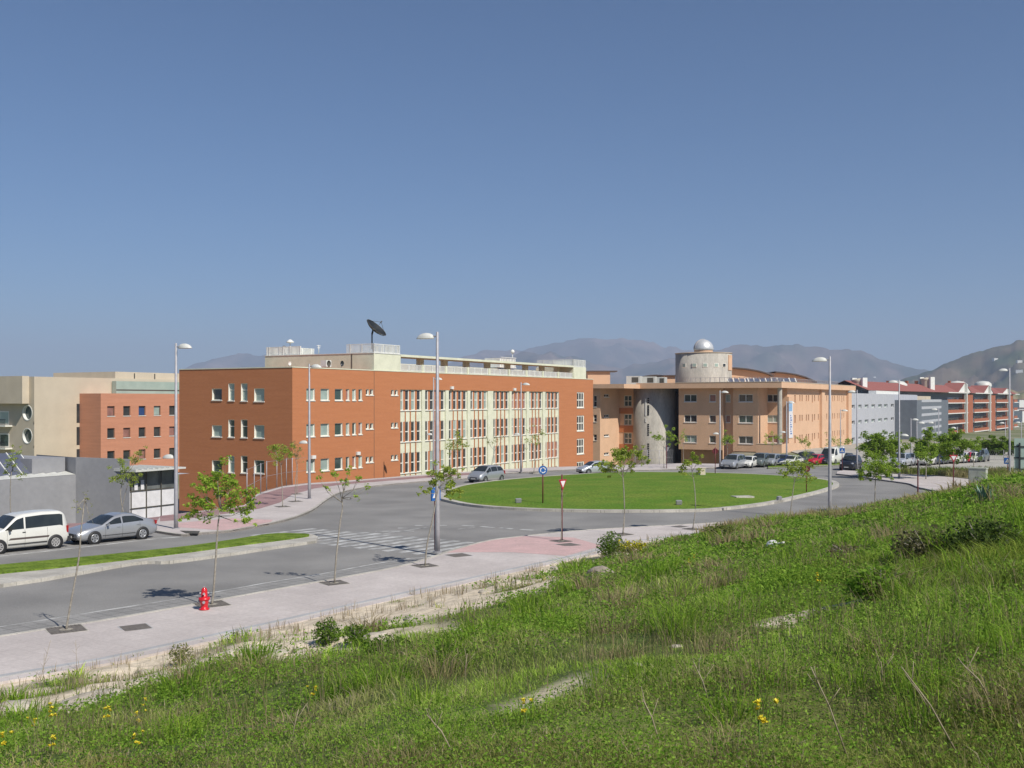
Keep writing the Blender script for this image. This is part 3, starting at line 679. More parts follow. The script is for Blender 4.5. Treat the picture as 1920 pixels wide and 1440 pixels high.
def box_unit(w_, h_, m_):
    def f(e):
        m = MB(); m.box(-w_/2, w_/2, -w_/2, w_/2, .08, h_); m.box(-w_/2+.05, -w_/2+.15, -w_/2+.05, w_/2-.05, 0, .08); m.box(w_/2-.15, w_/2-.05, -w_/2+.05, w_/2-.05, 0, .08); m.build('casing', M['white'] if m_ is None else m_, e)
        g = MB(); g.lathe([(.01, 0), (w_*.36, 0), (w_*.36, -.03), (w_*.40, -.03), (w_*.4, 0)], (0, -w_/2-.003, h_*.55), 18, axis='y'); g.build('fan_grille', M['castiron'], e)
    return f
rooft('air_conditioner', 611, 689, a0+7, box_unit(.85, .8, None), 'white air conditioner unit at the brick roof edge before the green wall', 'air conditioner')
def ant(e):
    m = MB(); m.tube([(0, 0, 0), (0, 0, 1.1)], .04, 6); m.build('mast', M['white'], e)
    m = MB(); m.obox((0, 0, 1.0), (.35, 0, 0), (0, .03, 0), (0, 0, .03)); m.obox((0, 0, .75), (.25, 0, 0), (0, .03, 0), (0, 0, .03)); m.build('crossbar', M['white'], e)
rooft('roof_antenna', 597.5, 663.5, aP+1, ant, 'thin white crossed antenna on the pale green roof between mushroom and big dish', 'antenna')
def cabin(e):
    m = MB(); m.box(-2.6, 2.6, -1.5, 1.5, 0, .12); m.box(-2.5, 2.5, -1.4, 1.4, .12, 1.5); m.build('housing', M['white'], e)
    m = MB()
    for k in range(-4, 5): m.box(k*.5-.03, k*.5+.03, -1.55, -1.42, .1, 1.6)
    m.box(-2.5, 2.5, -1.56, -1.50, 1.6, 1.68); m.build('railing', M['white'], e)
rooft('roof_equipment', 938, 690, aR(938, b0+9), cabin, 'white louvred equipment box with railing behind the pergola', 'roof equipment')
def globe(e):
    m = MB(); m.tube([(0, 0, 0), (0, 0, 2.2)], .05, 6); m.build('mast', M['white'], e)
    m = MB(); m.lathe([(.01, -.35), (.25, -.25), (.35, 0), (.25, .25), (.01, .35)], (0, 0, 2.5), 14); m.build('radome', M['white'], e)
rooft('roof_antenna', 961, 688, aR(961, b0+9), globe, 'white ball antenna on a mast above the pergola', 'antenna')

# ---- 2. peach faculty building with canopy, round towers and dome
S_ = 1.1
aK, bK = ab(43.9*S_, 165*S_); zk = 9.45*S_-.15
zk = EYE+34/1900*165*S_; zkb = EYE+23/1900*165*S_
aF = aK+1.65; bS = bK+1.1                                  # front wall plane (L), side wall plane (R)
aEnd = aR(1593.6, bS); bEndL = bL(1266.7, aK); z0b = -6.0
B2 = Bld('peach_building', aF, bS, z0b, label='peach coloured building with flat canopy roof, white framed windows and dome tower behind', cat='building')
Z5 = lambda y, px: rayL(px, 640+y/5.54, aF)[1]
aRec = aR(1476, bS)                                        # recessed corner
b_bay0, b_bay1 = bL(1340+450/5.54, aF), bL(1340+190/5.54, aF)
a_in = aRec; b_l1 = bL(1340+105/5.54, aF+1.2); b_l2 = bEndL
m = B2.mb(); wl = []
zrow = [(Z5(550, 1400), Z5(630, 1400)), (Z5(768, 1400), Z5(848, 1400)), (Z5(985, 1400), Z5(1065, 1400))]
# side facade slits
slits = []
sp = [(828, 842), (880, 891), (903, 914), (948, 958), (970, 981), (1010, 1020), (1033, 1043), (1073, 1082), (1128, 1136), (1160, 1168), (1183, 1190), (1222, 1229), (1242, 1249), (1272, 1278), (1290, 1296), (1318, 1324), (1338, 1344)]
for zi in range(4):
    for k, (p, q) in enumerate(sp):
        h = zrow[0][0]-zrow[0][1] if k % 5 else (zrow[0][0]-zrow[0][1])*1.25
        zt_ = zrow[0][0]-.1 - zi*(zrow[0][0]-zrow[1][0]); slits.append((aR(1340+p/5.54, bS), aR(1340+q/5.54, bS), zt_-h*.85, zt_))
slits = [s_ for s_ in slits if s_[2] > z0b+.3]
wall(m, 'R', bS, aRec, aEnd, z0b, zkb, slits, .25)
body(m, aRec, aEnd, bS, bS+26, z0b, zkb-.01, 0, True, True)
# front: recess wall, projecting bay, dark recess, left block
def lw(a_, ba, bb, specs, z0=z0b, z1=zkb):
    hs = []
    for p, q in specs:
        for k in range(3):
            za_, zc = zrow[k]; hs.append((bL(p, a_), bL(q, a_), zc, za_))
    wall(m, 'L', a_, ba, bb, z0, z1, hs, .25)
    for k, h in enumerate(hs): wl.append((a_, h))
pz = lambda X: 1340+X/5.54
lw(a_in, bS, b_bay0+.5, [(pz(545), pz(662))])
lw(aF, b_bay0, b_bay1, [(pz(248), pz(398))], z0=Z5(1145, 1400))
lw(aF+1.2, b_bay1, b_l1, [(pz(112), pz(165))])
lw(aF+.003, b_l1, b_l2+.0, [(1080+1042/5.143, 1080+1165/5.143), (1080+1285/5.143, 1080+1350/5.143)], z0=-2.2)
m.face([(aF, b_bay0, Z5(1145, 1400)), (a_in, b_bay0, Z5(1145, 1400)), (a_in, b_bay0, zkb), (aF, b_bay0, zkb)]); m.face([(aF, b_bay1, Z5(1145, 1400)), (aF+1.2, b_bay1, Z5(1145, 1400)), (aF+1.2, b_bay1, zkb), (aF, b_bay1, zkb)])
m.face([(aF, b_l1, z0b), (aF+1.2, b_l1, z0b), (aF+1.2, b_l1, zkb), (aF, b_l1, zkb)])
m.face([(aF, b_bay0, Z5(1145, 1400)), (a_in, b_bay0, Z5(1145, 1400)), (a_in, b_bay1, Z5(1145, 1400)), (aF, b_bay1, Z5(1145, 1400))])
m.build('wall', [M['peach']], B2.root)
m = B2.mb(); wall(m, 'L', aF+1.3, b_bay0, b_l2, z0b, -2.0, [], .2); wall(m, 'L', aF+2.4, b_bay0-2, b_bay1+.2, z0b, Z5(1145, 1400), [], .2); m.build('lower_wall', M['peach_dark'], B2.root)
for k, (a_, h) in enumerate(wl): window(B2, 'L', a_, *h, .18, 2 if abs(h[0]-h[1]) > 1.6 else 1, 1, [M['glass'], M['blind'], M['pink_blind'], M['glass'], M['glass_green']][k % 5], .12, M['white'])
for s_ in slits:
    g = B2.mb(); g.face([PF('R', bS, s_[0], s_[2], .24), PF('R', bS, s_[1], s_[2], .24), PF('R', bS, s_[1], s_[3], .24), PF('R', bS, s_[0], s_[3], .24)]); g.build('slit_window', M['pink_blind'], B2.root)
m = B2.mb(); ap0, ap1 = aR(pz(1090), bS), aR(pz(1120), bS); m.box(ap0, ap1, bS-.5, bS-.01, z0b, zkb); m.build('pilaster', M['peach'], B2.root); m = B2.mb(); ap0, ap1 = aR(pz(1368), bS), aR(pz(1402), bS); m.box(ap0, ap1-.1, bS-.5, bS-.012, z0b, zkb); m.build('pilaster', M['peach'], B2.root); m = B2.mb(); m.box(aRec+.01, aRec+2.6, bS-.3, bS-.011, z0b, zkb-1.6); m.build('pilaster', M['peach'], B2.root)
m = B2.mb(); m.box(ap1-.09, ap1+.3, bS-.4, bS+.5, -1.5, zkb-1.2); m.build('downpipe', M['white'], B2.root)
# canopy slab
m = B2.mb()
m.box(aK, aEnd+1, bK, bS+27, zkb+.001, zk); m.box(aK+.01, aF+4, bS+26.99, bEndL, zkb+.002, zk-.002)
m.build('canopy', M['peach'], B2.root)
m = B2.mb(); m.box(aK-.05, aK+.2, bK-.05, bEndL, zk+.001, zk+.09); m.box(aK+.2, aEnd+1, bK-.05, bK+.2, zk+.001, zk+.09); m.build('coping', M['beige'], B2.root)
m = B2.mb(); cx, cy = aK+1.3, bL(1462, aK+1.3); m.lathe([(.42, z0b), (.42, zkb)], (cx, cy, 0), 16); m.build('column', M['concrete'], B2.root)
m = B2.mb(); zq1 = rayL(1440, 640+1068/5.54, aK+.5)[1]; m.box(aK+.4, aK+.7, bL(1466, aK+.5), b_bay0-.02, z0b, zq1); m.box(aK+.7, a_in-.02, bL(1466, aK+.5), bL(1466, aK+.5)+.3, z0b, zq1-.003); m.build('terrace_wall', M['peach'], B2.root)
m = B2.mb(); m.box(aK+.35, aK+.75, bL(1466, aK+.5)-.05, b_bay0-.02, zq1, zq1+.08); m.build('terrace_coping', M['beige'], B2.root)
# banner on the facade
ban = B2.mb(); ba0, ba1 = aR(1478.5, bS-.35), aR(1486, bS-.35); bz1, bz0 = rayR(1482, 752, bS-.35)[1], rayR(1482, 821, bS-.35)[1]
ban.box(ba0, ba1, bS-.42, bS-.37, bz0, bz1); bo = ban.build('banner', M['signwhite'], B2.root)
ban = B2.mb(); wv = ba1-ba0
ban.box(ba0, ba0+wv*.8, bS-.43, bS-.424, bz1-1.9, bz1-.02); ban.build('banner_print', mat('pale_blue_print', (.25, .42, .62), .6), bo)
ban = B2.mb()
for k in range(9):
    z = bz1-2.6-k*.42; ban.box(ba0+wv*.35, ba0+wv*(.55+.1*(k % 3)), bS-.43, bS-.424, z-.24, z)
ban.build('banner_lettering', M['signblue'], bo)
# wing with lit side wall, behind the concrete cylinder
aw, bw = ab(15.2*S_, 175*S_); aw1, bw1 = ab(19.3*S_, 182*S_)
bw1 = bw; aw1 = aR(1161, bw); 
W = B2
m = W.mb(); s3 = []
zz = lambda y, px, b_: rayR(px, 620+y/5.143, b_)[1]
for y0_, y1_ in ((612, 640), (808, 835), (1000, 1022), (1175, 1200)):
    s3.append((aR(1132.5, bw), aR(1142, bw), zz(y1_, 1137, bw), zz(y0_, 1137, bw)))
wall(m, 'R', bw, aw, aw1, z0b, zkb-.0, s3, .2)
bcy = bL(1192, aw1)
hs = []
for y0_, y1_ in ((625, 730), (805, 912), (985, 1090)):
    hs.append((bL(1170, aw1), bL(1184.5, aw1), rayL(1177, 620+y1_/5.143, aw1)[1], rayL(1177, 620+y0_/5.143, aw1)[1]))
wall(m, 'L', aw1, bw, bcy, z0b, zkb-.01, hs, .3)
hs2 = []
for y0_, y1_ in ((625, 735), (810, 880), (1000, 1060)):
    hs2.append((bL(1112.5, aw), bL(1119, aw), rayL(1116, 620+y1_/5.143, aw)[1], rayL(1116, 620+y0_/5.143, aw)[1]))
wall(m, 'L', aw, bw, bw+25, z0b, zkb-.02, hs2, .3)
m.face([(aw, bw, zkb-.05), (aw1+30, bw, zkb-.05), (aw1+30, bw+25, zkb-.05), (aw, bw+25, zkb-.05)])
m.face([(aw, bw+25, z0b), (aw1+30, bw+25, z0b), (aw1+30, bw+25, zkb-.05), (aw, bw+25, zkb-.05)])
m.build('wing_wall', M['peach'], W.root)
m = W.mb()
for y0_, y1_ in ((745, 800), (915, 980), (1095, 1200)):
    z1_, z0_ = rayL(1177, 620+y0_/5.143, aw1)[1], rayL(1177, 620+y1_/5.143, aw1)[1]; m = W.mb(); m.box(aw1-.08, aw1-.005, bL(1187, aw1), bL(1161.5, aw1), z0_, z1_); m.build('rust_panel', M['rust'], W.root)
for h in s3: window(W, 'R', bw, *h, .15, 2, 1, M['glass'], .1, M['white'])
for h in hs: window(W, 'L', aw1, *h, .2, 2, 2, M['glass_green'], .12, M['whiteframe'], False)
for h in hs2: window(W, 'L', aw, *h, .2, 1, 2, M['glass'], .1, M['whiteframe'])
m = W.mb(); m.box(aw-1.2, aw1+2, bL(1170, aw-1.2), bw+25, zkb-.0, zk-.25); m.build('canopy', M['peach'], W.root)
# concrete stair cylinder and observatory tower
def cyl(name, px0, px1, pyt, Y, z0, lab_parts, parent, win=None):
    cx_, r = (px0+px1)/2, (px1-px0)/2/1900*Y; c = at(cx_, 750, Y); z1 = EYE+(750-pyt)/1900*Y; return c.x, c.y, r, z1
x_, y_, r_, z_ = cyl('', 1187, 1266, 728, 181*S_, z0b, None, None)
st = empty('stair_tower', (x_, y_, z0b), 0, 'bare concrete cylinder with a ladder of tiny slit windows beside the peach building', 'tower')
m = MB(); m.lathe([(r_, 0), (r_, z_-z0b), (r_-.3, z_-z0b), (.01, z_-z0b-.25)], n=48); m.build('shaft', M['concrete'], st)
m = MB()
a_s = math.atan2(-y_, -x_) - .27                          # direction towards the street
def onshaft(z, hw, hh, mi):
    t = a_s; d = Vector((math.cos(t), math.sin(t), 0)); u = Vector((-d.y, d.x, 0)); m.obox(d*(r_-.02)+Vector((0, 0, z-z0b)), u*hw, d*.06, Vector((0, 0, hh)), mi)
for y in list(range(655, 700, 18))+list(range(725, 820, 17))+list(range(905, 1010, 20))+list(range(1095, 1320, 20)):
    z = EYE-(620+y/5.143-750)/1900*(y_-r_); m = MB(); onshaft(z, .17, .13, 0); m.build('slit_window', M['glass'], st)
m = MB()
for y0_, y1_ in ((655, 820), (845, 885)):
    z1_, z0_ = [EYE-(620+y/5.143-750)/1900*(y_-r_) for y in (y0_, y1_)]
    t = a_s-.13; d = Vector((math.cos(t), math.sin(t), 0)); u = Vector((-d.y, d.x, 0)); m.obox(d*(r_-.01)+Vector((0, 0, (z0_+z1_)/2-z0b)), u*.13, d*.05, Vector((0, 0, (z1_-z0_)/2)))
m.build('light_strip', M['white'], st)
x_, y_, r_, z_ = cyl('', 1267, 1371, 663.5, 186*S_, z0b, None, None)
ob = empty('observatory_tower', (x_, y_, zk-2), 0, 'round concrete tower carrying a silver observatory dome above the peach building', 'tower')
hT = z_-zk+2
m = MB(); m.lathe([(r_, 0), (r_, hT), (r_-.25, hT), (r_-.25, hT-.6), (.01, hT-.6)], n=64); m.build('shaft', M['concrete'], ob)
m = MB(); m.lathe([(r_+.003, hT-.003), (r_+.12, hT-.002), (r_+.12, hT+.12), (r_-.3, hT+.12)], n=64); m.build('coping', M['beige'], ob)
for px in (1284, 1302.5, 1322, 1342, 1356):
    # place each window round the drum where it shows
    s_ = (px-1319)/52.; ang = math.atan2(-y_, -x_)+math.asin(max(-1, min(1, s_)))
    d = Vector((math.cos(ang), math.sin(ang), 0)); u = Vector((-d.y, d.x, 0)); zc = EYE+(750-685)/1900*(y_-4)-(zk-2)
    m = MB(); m.obox(d*(r_+.0)+Vector((0, 0, zc)), u*.48, d*.05, Vector((0, 0, .42))); fo = m.build('window', M['whiteframe'], ob)
    m = MB(); m.obox(d*(r_+.03)+Vector((0, 0, zc)), u*.36, d*.05, Vector((0, 0, .3))); m.build('pane', M['greenglass'] if px < 1350 else M['glass'], fo)
ang = math.atan2(-y_, -x_)+math.asin(.93); d = Vector((math.cos(ang), math.sin(ang), 0)); u = Vector((-d.y, d.x, 0))
m = MB(); m.obox(d*(r_-.1)+Vector((0, 0, hT-1.9)), u*.9, d*.2, Vector((0, 0, 1.5))); m.build('door_recess', M['peach'], ob)
rd = 18.8/1900*y_; dm_ = empty('observatory_dome', (x_, y_, z_-.6), 0, 'silver observatory dome with an open shutter arc on an orange drum', 'dome')
m = MB(); m.lathe([(rd*.92, 0), (rd*.92, 1.5)], n=40); m.build('drum', M['peach'], dm_)
m = MB(); m.lathe([(rd*.97, 1.35), (rd, 1.5)]+[(rd*math.cos(t), 1.5+rd*math.sin(t)) for t in [R(q) for q in range(8, 90, 8)]]+[(.02, 1.5+rd)], n=40); m.build('shell', M['dome'], dm_)
m = MB(); 
for sgn in (-1, 1):
    t = R(200)+sgn*.12; u = Vector((math.cos(t), math.sin(t), 0)); m.tube([u*(rd+.06)*math.cos(q)+Vector((0, 0, 1.5+(rd+.06)*math.sin(q))) for q in [R(v) for v in range(2, 100, 8)]], .07, 6)
m.build('shutter_rail', M['galv'], dm_)
# roof structures of the peach building
def slabbox(name, pxa, pxb, pyt, pyb, Y, dep, m_, label, cat, roof=None, over=.5):
    A = at(pxa, pyb, Y); Bq = at(pxb, pyb, Y); h = (pyb-pyt)/1900*Y; wdt = Bq.x-A.x
    e = empty(name, ((A.x+Bq.x)/2, Y, A.z-.6), 0, label, cat); b = MB(); b.box(-wdt/2, wdt/2, 0, dep, 0, h+.6); b.build('housing', m_, e)
    if roof: b = MB(); b.box(-wdt/2-over, wdt/2+over*3, -over, dep+over, h+.602, h+.602+.22); b.build('roof_slab', roof, e)
    return e
slabbox('rooftop_hut', 1102, 1144, 697, 720, 196*S_, 5, M['peach'], 'orange rooftop hut with thin brown roof slab left of the grey machines', 'rooftop hut', M['brownroof'])
slabbox('rooftop_hut', 1247, 1266, 705, 719, 205*S_, 5, M['peach'], 'small orange rooftop hut just left of the concrete tower', 'rooftop hut', M['brownroof'])
def hvac(pxa, pxb, pyt, pyb, Y, label):
    A = at(pxa, pyb, Y); Bq = at(pxb, pyb, Y); h = (pyb-pyt)/1900*Y; wd = Bq.x-A.x
    e = empty('ventilation_unit', ((A.x+Bq.x)/2, Y, A.z-.5), -.3, label, 'ventilation unit', 'grey machines on the peach roof')
    b = MB(); b.box(-wd/2, wd/2, 0, 3, .4, h+.5); b.build('casing', M['lamphead'], e)
    b = MB(); b.box(-wd/2+.1, -wd/2+.3, .2, .4, 0, .4); b.box(wd/2-.3, wd/2-.1, .2, .4, 0, .4); b.box(-wd/2+.1, -wd/2+.3, 2.6, 2.8, 0, .4); b.box(wd/2-.3, wd/2-.1, 2.6, 2.8, 0, .4); b.build('foot', M['galv'], e)
    b = MB(); b.box(-wd*.1, wd*.38, -.03, -.005, h*.25+.5, h*.85+.5); b.build('louvre', M['castiron'], e)
hvac(1174, 1200, 705, 721, 192*S_, 'grey ventilation unit on the peach roof, nearer the brown roofed hut')
hvac(1204, 1228, 706, 721, 194*S_, 'grey ventilation unit on the peach roof, middle of the three')
hvac(1230, 1247, 707, 721, 197*S_, 'grey ventilation unit on the peach roof, nearest the tower')
def arc_roof(name, pxs, pyts, pyb, Y, dep, label, wallm):
    pts = [at(px, py, Y) for px, py in zip(pxs, pyts)]; z0 = at(pxs[0], pyb, Y).z-.6; c = pts[0]
    e = empty(name, (c.x, Y, z0), 0, label, 'rooftop hut'); b = MB((c.x, Y, z0)); r_ = MB((c.x, Y, z0))
    for p, q in zip(pts, pts[1:]):
        b.face([(p.x, Y, z0), (q.x, Y, z0), (q.x, Y, q.z-.3), (p.x, Y, p.z-.3)]); b.face([(p.x, Y+dep, z0), (q.x, Y+dep, z0), (q.x, Y+dep, q.z-.3), (p.x, Y+dep, p.z-.3)])
        for zz_, y0_ in ((0, 0), ): 
            r_.face([(p.x, Y-1, p.z), (q.x, Y-1, q.z), (q.x, Y+dep+1, q.z), (p.x, Y+dep+1, p.z)]); r_.face([(p.x, Y-1, p.z-.25), (q.x, Y-1, q.z-.25), (q.x, Y+dep+1, q.z-.25), (p.x, Y+dep+1, p.z-.25)])
            r_.face([(p.x, Y-1, p.z-.25), (q.x, Y-1, q.z-.25), (q.x, Y-1, q.z), (p.x, Y-1, p.z)])
    for p in (pts[0], pts[-1]): b.face([(p.x, Y, z0), (p.x, Y+dep, z0), (p.x, Y+dep, p.z-.3), (p.x, Y, p.z-.3)])
    b.build('housing', wallm, e); r_.build('curved_roof', M['brownroof'], e)
arc_roof('curved_roof_hut', [1363, 1380, 1400, 1420, 1436, 1448], [688.5, 689, 691, 694.5, 699, 704], 717, 190*S_, 6, 'orange rooftop hut with thin curved brown roof beside the concrete tower', M['peach'])
arc_roof('curved_roof_hut', [1452, 1470, 1490, 1508, 1522, 1530], [696.5, 698, 701, 706, 712, 716], 719, 198*S_, 6, 'orange hut under a curved brown roof, farther right behind the solar panels', M['peach'])
arc_roof('curved_roof_hut', [1204, 1215, 1228, 1240, 1256], [706, 703.5, 702.5, 703, 706], 719, 215*S_, 6, 'low hut with curved brown roof behind the grey machines', M['peach'])
def solar(px, Y, label, n):
    c = at(px, 717, Y); e = empty('solar_panel', (c.x, Y, c.z-.3), 0, label, 'solar panel', 'solar panels on the peach roof')
    b = MB()
    for k in range(n):
        x = (k-n/2)*1.15; b.obox((x, .5, .75), (.42, 0, 0), (0, .50, .36), (0, -.03, .03))
    b.build('panel', M['solar'], e); b = MB()
    for k in range(n+1):
        x = (k-n/2)*1.15-.57; b.obox((x, .47, .78), (.07, 0, 0), (0, .53, .39), (0, -.03, .03)); b.tube([(x, .9, 0), (x, .9, 1.0)], .04, 5); b.tube([(x, -.1, 0), (x, -.1, .5)], .04, 5)
    b.build('frame', M['white'], e)
solar(1398, 182*S_, 'tilted solar panels before the first curved roof near the tower', 5)
solar(1448, 180*S_, 'tilted solar panels in the middle of the peach roof', 7)
solar(1476, 176*S_, 'tilted solar panels nearest the canopy corner', 4)
railing(B2, [((aK+3, bK+3), (aK+3, bEndL-1)), ((aK+3, bK+3), (aEnd-4, bK+3))], zk, zk+1.0, M['galv'], .9, .06)

# ---- 3. grey metal clad building
Bc = 3
aG0, bG = ab((1590-960)/1900*241, 241)
G_ = Bld('grey_clad_building', aG0, bG, -6, label='light grey metal clad building with small square windows and dark grey block', cat='building')
aG1 = aR(1720, bG); zg = rayR(1594, 737, bG)[1]
hs = []; pt = lambda X: 1580+X/5.33
for y0_, y1_ in ((525, 560), (675, 710), (835, 866)):
    for xa, xb in ((85, 122), (157, 190), (220, 258), (288, 325), (355, 393), (414, 450), (482, 512)):
        hs.append((aR(pt(xa), bG), aR(pt(xb), bG), rayR(pt(240), 660+y1_/5.33, bG)[1], rayR(pt(240), 660+y0_/5.33, bG)[1]))
m = G_.mb(); wall(m, 'R', bG, aG0-3, aG1, -6, zg, hs, .5); body(m, aG0-3, aG1, bG, bG+5, -6, zg-.02, 0, True); m.build('wall', M['greymetal'], G_.root)
for h in hs: window(G_, 'R', bG, *h, .45, 1, 1, M['blind'] if h[0] % 1 > .3 else M['glass'], .1, M['white'], False)
# projecting dark block: left face (L) and right face (R)
aD = aR(1677.5, bG); 
bD = bL(1719, aD); aD1 = aR(1778, bD); zd = rayR(1719, 750, bD)[1]
m = G_.mb(); m.box(aD, aD1, bD, bG-.01, -6, zd); m.build('dark_block', M['darkclad'], G_.root)
m = G_.mb()
for k in range(6): m.box(aR(1728, bD), aR(1765, bD), bD-.03, bD-.005, -4+k*2.1, -3.2+k*2.1)
m.build('louvre_band', M['greymetal'], G_.root)
m = G_.mb(); m.box(aR(1650, bG), aR(1692, bG), bG+1, bG+3, zg-.01, zg+.9); m.build('roof_screen', M['white'], G_.root)
m = G_.mb(); m.box(aR(1694, bG+2), aR(1745, bG+2), bG+2, bG+5, zg-2.5, zg-.3); m.build('rear_block', M['beige'], G_.root)

# ---- 4. apartment block with red roofs and balconies
cA, sA = .582, .8132; ANG = math.atan2(sA, cA)          # this block stands at a slightly different angle
Yq = 400.
aH, bH = ab((1777-960)/1900*Yq, Yq)
Hh = Bld('apartment_block', aH, bH, -13, label='apartment block with red tiled gabled roofs, white columns and orange balconies', cat='building')
pu = lambda X: 1580+X/5.33
def zR(y, X, b_=None): return rayR(pu(X), 660+y/5.33, bH if b_ is None else b_)[1]
aH0 = aR(1590, bH+6); aH1 = aR(1906, bH)
zE = zR(405, 1055)
m = Hh.mb(); m.box(aH0, aH1, bH+1.6, bH+14, -13, zE); m.build('wall', M['darkclad'], Hh.root)
floors = [zR(v, 1120) for v in (412, 515, 612, 712, 808)]
dfl = floors[0]-floors[1]
m = Hh.mb()
bands = [(1030, 1235), (1300, 1470), (1525, 1660), (1700, 1745)]
for k in range(7):
    z = zE-k*dfl
    for xa, xb in bands: m.box(aR(pu(xa), bH), aR(pu(xb), bH), bH-.8+(0 if k else -.4), bH+1.62, z-.18, z+.18)
m.build('balcony_slab', M['white'], Hh.root)
m = Hh.mb()
for k in range(1, 7):
    z = zE-k*dfl
    for xa, xb in bands:
        m = Hh.mb(); m.box(aR(pu(xa), bH), aR(pu(xb)-2, bH), bH-.6, bH-.4, z+.181, z+1.45); m.build('balcony_front', M['balcony'], Hh.root)
m = Hh.mb()
for xa, xb in ((1235, 1300), (1470, 1525), (1660, 1700)): m = Hh.mb(); m.box(aR(pu(xa)+.5, bH), aR(pu(xb)-.5, bH), bH-.2, bH+1.61, -13, zE-.4); m.build('brick_strip', M['balcony'], Hh.root)
m = Hh.mb()
for X in (1243, 1478, 1668): a_ = aR(pu(X), bH-1.2); m = Hh.mb(); m.box(a_-.9, a_+.9, bH-1.3, bH-.2, -13, zR(320 if X < 1300 else 345 if X < 1500 else 370, X)); m.build('column', M['lamphead'], Hh.root)
def gable(apx, zpk, half=6):
    ac = aR(apx, bH-.5); half = (aR(apx+half, bH)-aR(apx-half, bH))/2; g = Hh.mb(); g.face([(ac-half, bH-.4, zE), (ac+half, bH-.4, zE), (ac, bH-.4, zpk)]); g.face([(ac-half, bH-.1, zE), (ac+half, bH-.1, zE), (ac, bH-.1, zpk)])
    g.face([(ac-half, bH-.4, zE), (ac, bH-.4, zpk), (ac, bH-.1, zpk), (ac-half, bH-.1, zE)]); g.face([(ac+half, bH-.4, zE), (ac, bH-.4, zpk), (ac, bH-.1, zpk), (ac+half, bH-.1, zE)]); g.build('gable', M['white'], Hh.root)
    g = Hh.mb()
    for sg in (-1, 1): g.face([(ac+sg*half*1.05, bH-.6, zE-.1), (ac, bH-.6, zpk+.12), (ac, bH+7, zpk+.12), (ac+sg*half*1.05, bH+7, zE-.1)])
    g.build('cross_roof', M['redroof'], Hh.root)
for X, t in ((1222, 320), (1460, 345), (1645, 372)): gable(pu(X), zR(t, X)+.4, 12.5 if X < 1300 else 9.5)
m = Hh.mb(); zRg = zR(322, 1000)
a_a, a_b = aH0-2, aH1
m.face([(a_a, bH-1, zE+.02), (a_b, bH-1, zE+.02), (a_b, bH+6.5, zRg), (a_a, bH+6.5, zRg)]); m.face([(a_a, bH+14, zE), (a_b, bH+14, zE), (a_b, bH+6.5, zRg), (a_a, bH+6.5, zRg)])
m.face([(a_b, bH-1, zE+.02), (a_b, bH+14, zE), (a_b, bH+6.5, zRg)])
m.build('roof', M['redroof'], Hh.root)
def turret(pxa, pxb, pyt, label):
    ac, z = rayR((pxa+pxb)/2, pyt, bH+3); half = (pxb-pxa)/2/1900*xy(ac, bH+4)[1]*.72
    g = Hh.mb(); g.lathe([(half, zE-2), (half, z-.8)], (ac, bH+4, 0), 24); g.lathe([(half+.01, z-.9), (half*1.12, z-.2), (half*1.05, z), (.01, z+.5)], (ac, bH+4, 0), 24); t_ = g.build('turret', M['beige'], Hh.root)
    g = Hh.mb()
    for sgn in (-1, 1): g.obox((ac-sgn*half*1.2*.5, bH+4-sgn*half*1.2*.87, (zE+z+.6)/2), (.5*.4, .87*.4, 0), (-.87*half*.5, .5*half*.5, 0), (0, 0, (z+.6-zE)/2))
    g.build('fin_wall', M['white'], t_)
turret(1601, 1632, 712, ''); turret(1728, 1757, 710, '')
for pxc in (1680, 1795, 1843):
    ac, z = rayR(pxc, 716, bH+8); g = Hh.mb(); g.lathe([(4, -2.2), (3.8, -.8), (2.6, .1), (.02, .5)], (ac, bH+8, z), 20); g.build('roof_vault', M['lamphead'], Hh.root)
for pxc in (1665, 1700, 1718, 1780, 1804):
    ac, z = rayR(pxc, 714, bH+8); g = Hh.mb(); g.box(ac-.6, ac+.6, bH+7.5, bH+8.5, zRg-2, z); g.build('chimney', M['balcony'], Hh.root)
for k in range(1, 6):
    z = zE-k*dfl
    for xa, xb in bands[:3]:
        f = Hh.mb(); s0_, s1_ = aR(pu(xa)+1, bH+1.6), aR(pu(xb)-3, bH+1.6); f.box(s0_+1, s1_-1, bH+1.5, bH+1.59, z+.25, z+2.3); fo = f.build('window', M['lamphead'], Hh.root)
        f = Hh.mb()
        for j in range(4): u0 = s0_+1+(s1_-s0_-2)*j/4; f.box(u0+.15, u0+(s1_-s0_-2)/4-.15, bH+1.46, bH+1.495, z+.35, z+2.2)
        f.build('pane', M['glass'], fo)

cA, sA = .501, .8654; ANG = math.atan2(sA, cA)
# ---- 5. beige residence with portholes and brick wing on the left
aB5, bB5 = ab(-62.9*S_, 155*S_)                 # nearest corner of the pink brick wing
Q = Bld('beige_building', *ab(-71.1*S_, 150.8*S_), -6, label='beige panelled block with two round portholes and pink brick wing', cat='building')
am, bm = ab(-71.1*S_, 150.8*S_); zm = rayR(64.5, 706, bm)[1]
wl_b = bL(-40, am)
m = Q.mb()
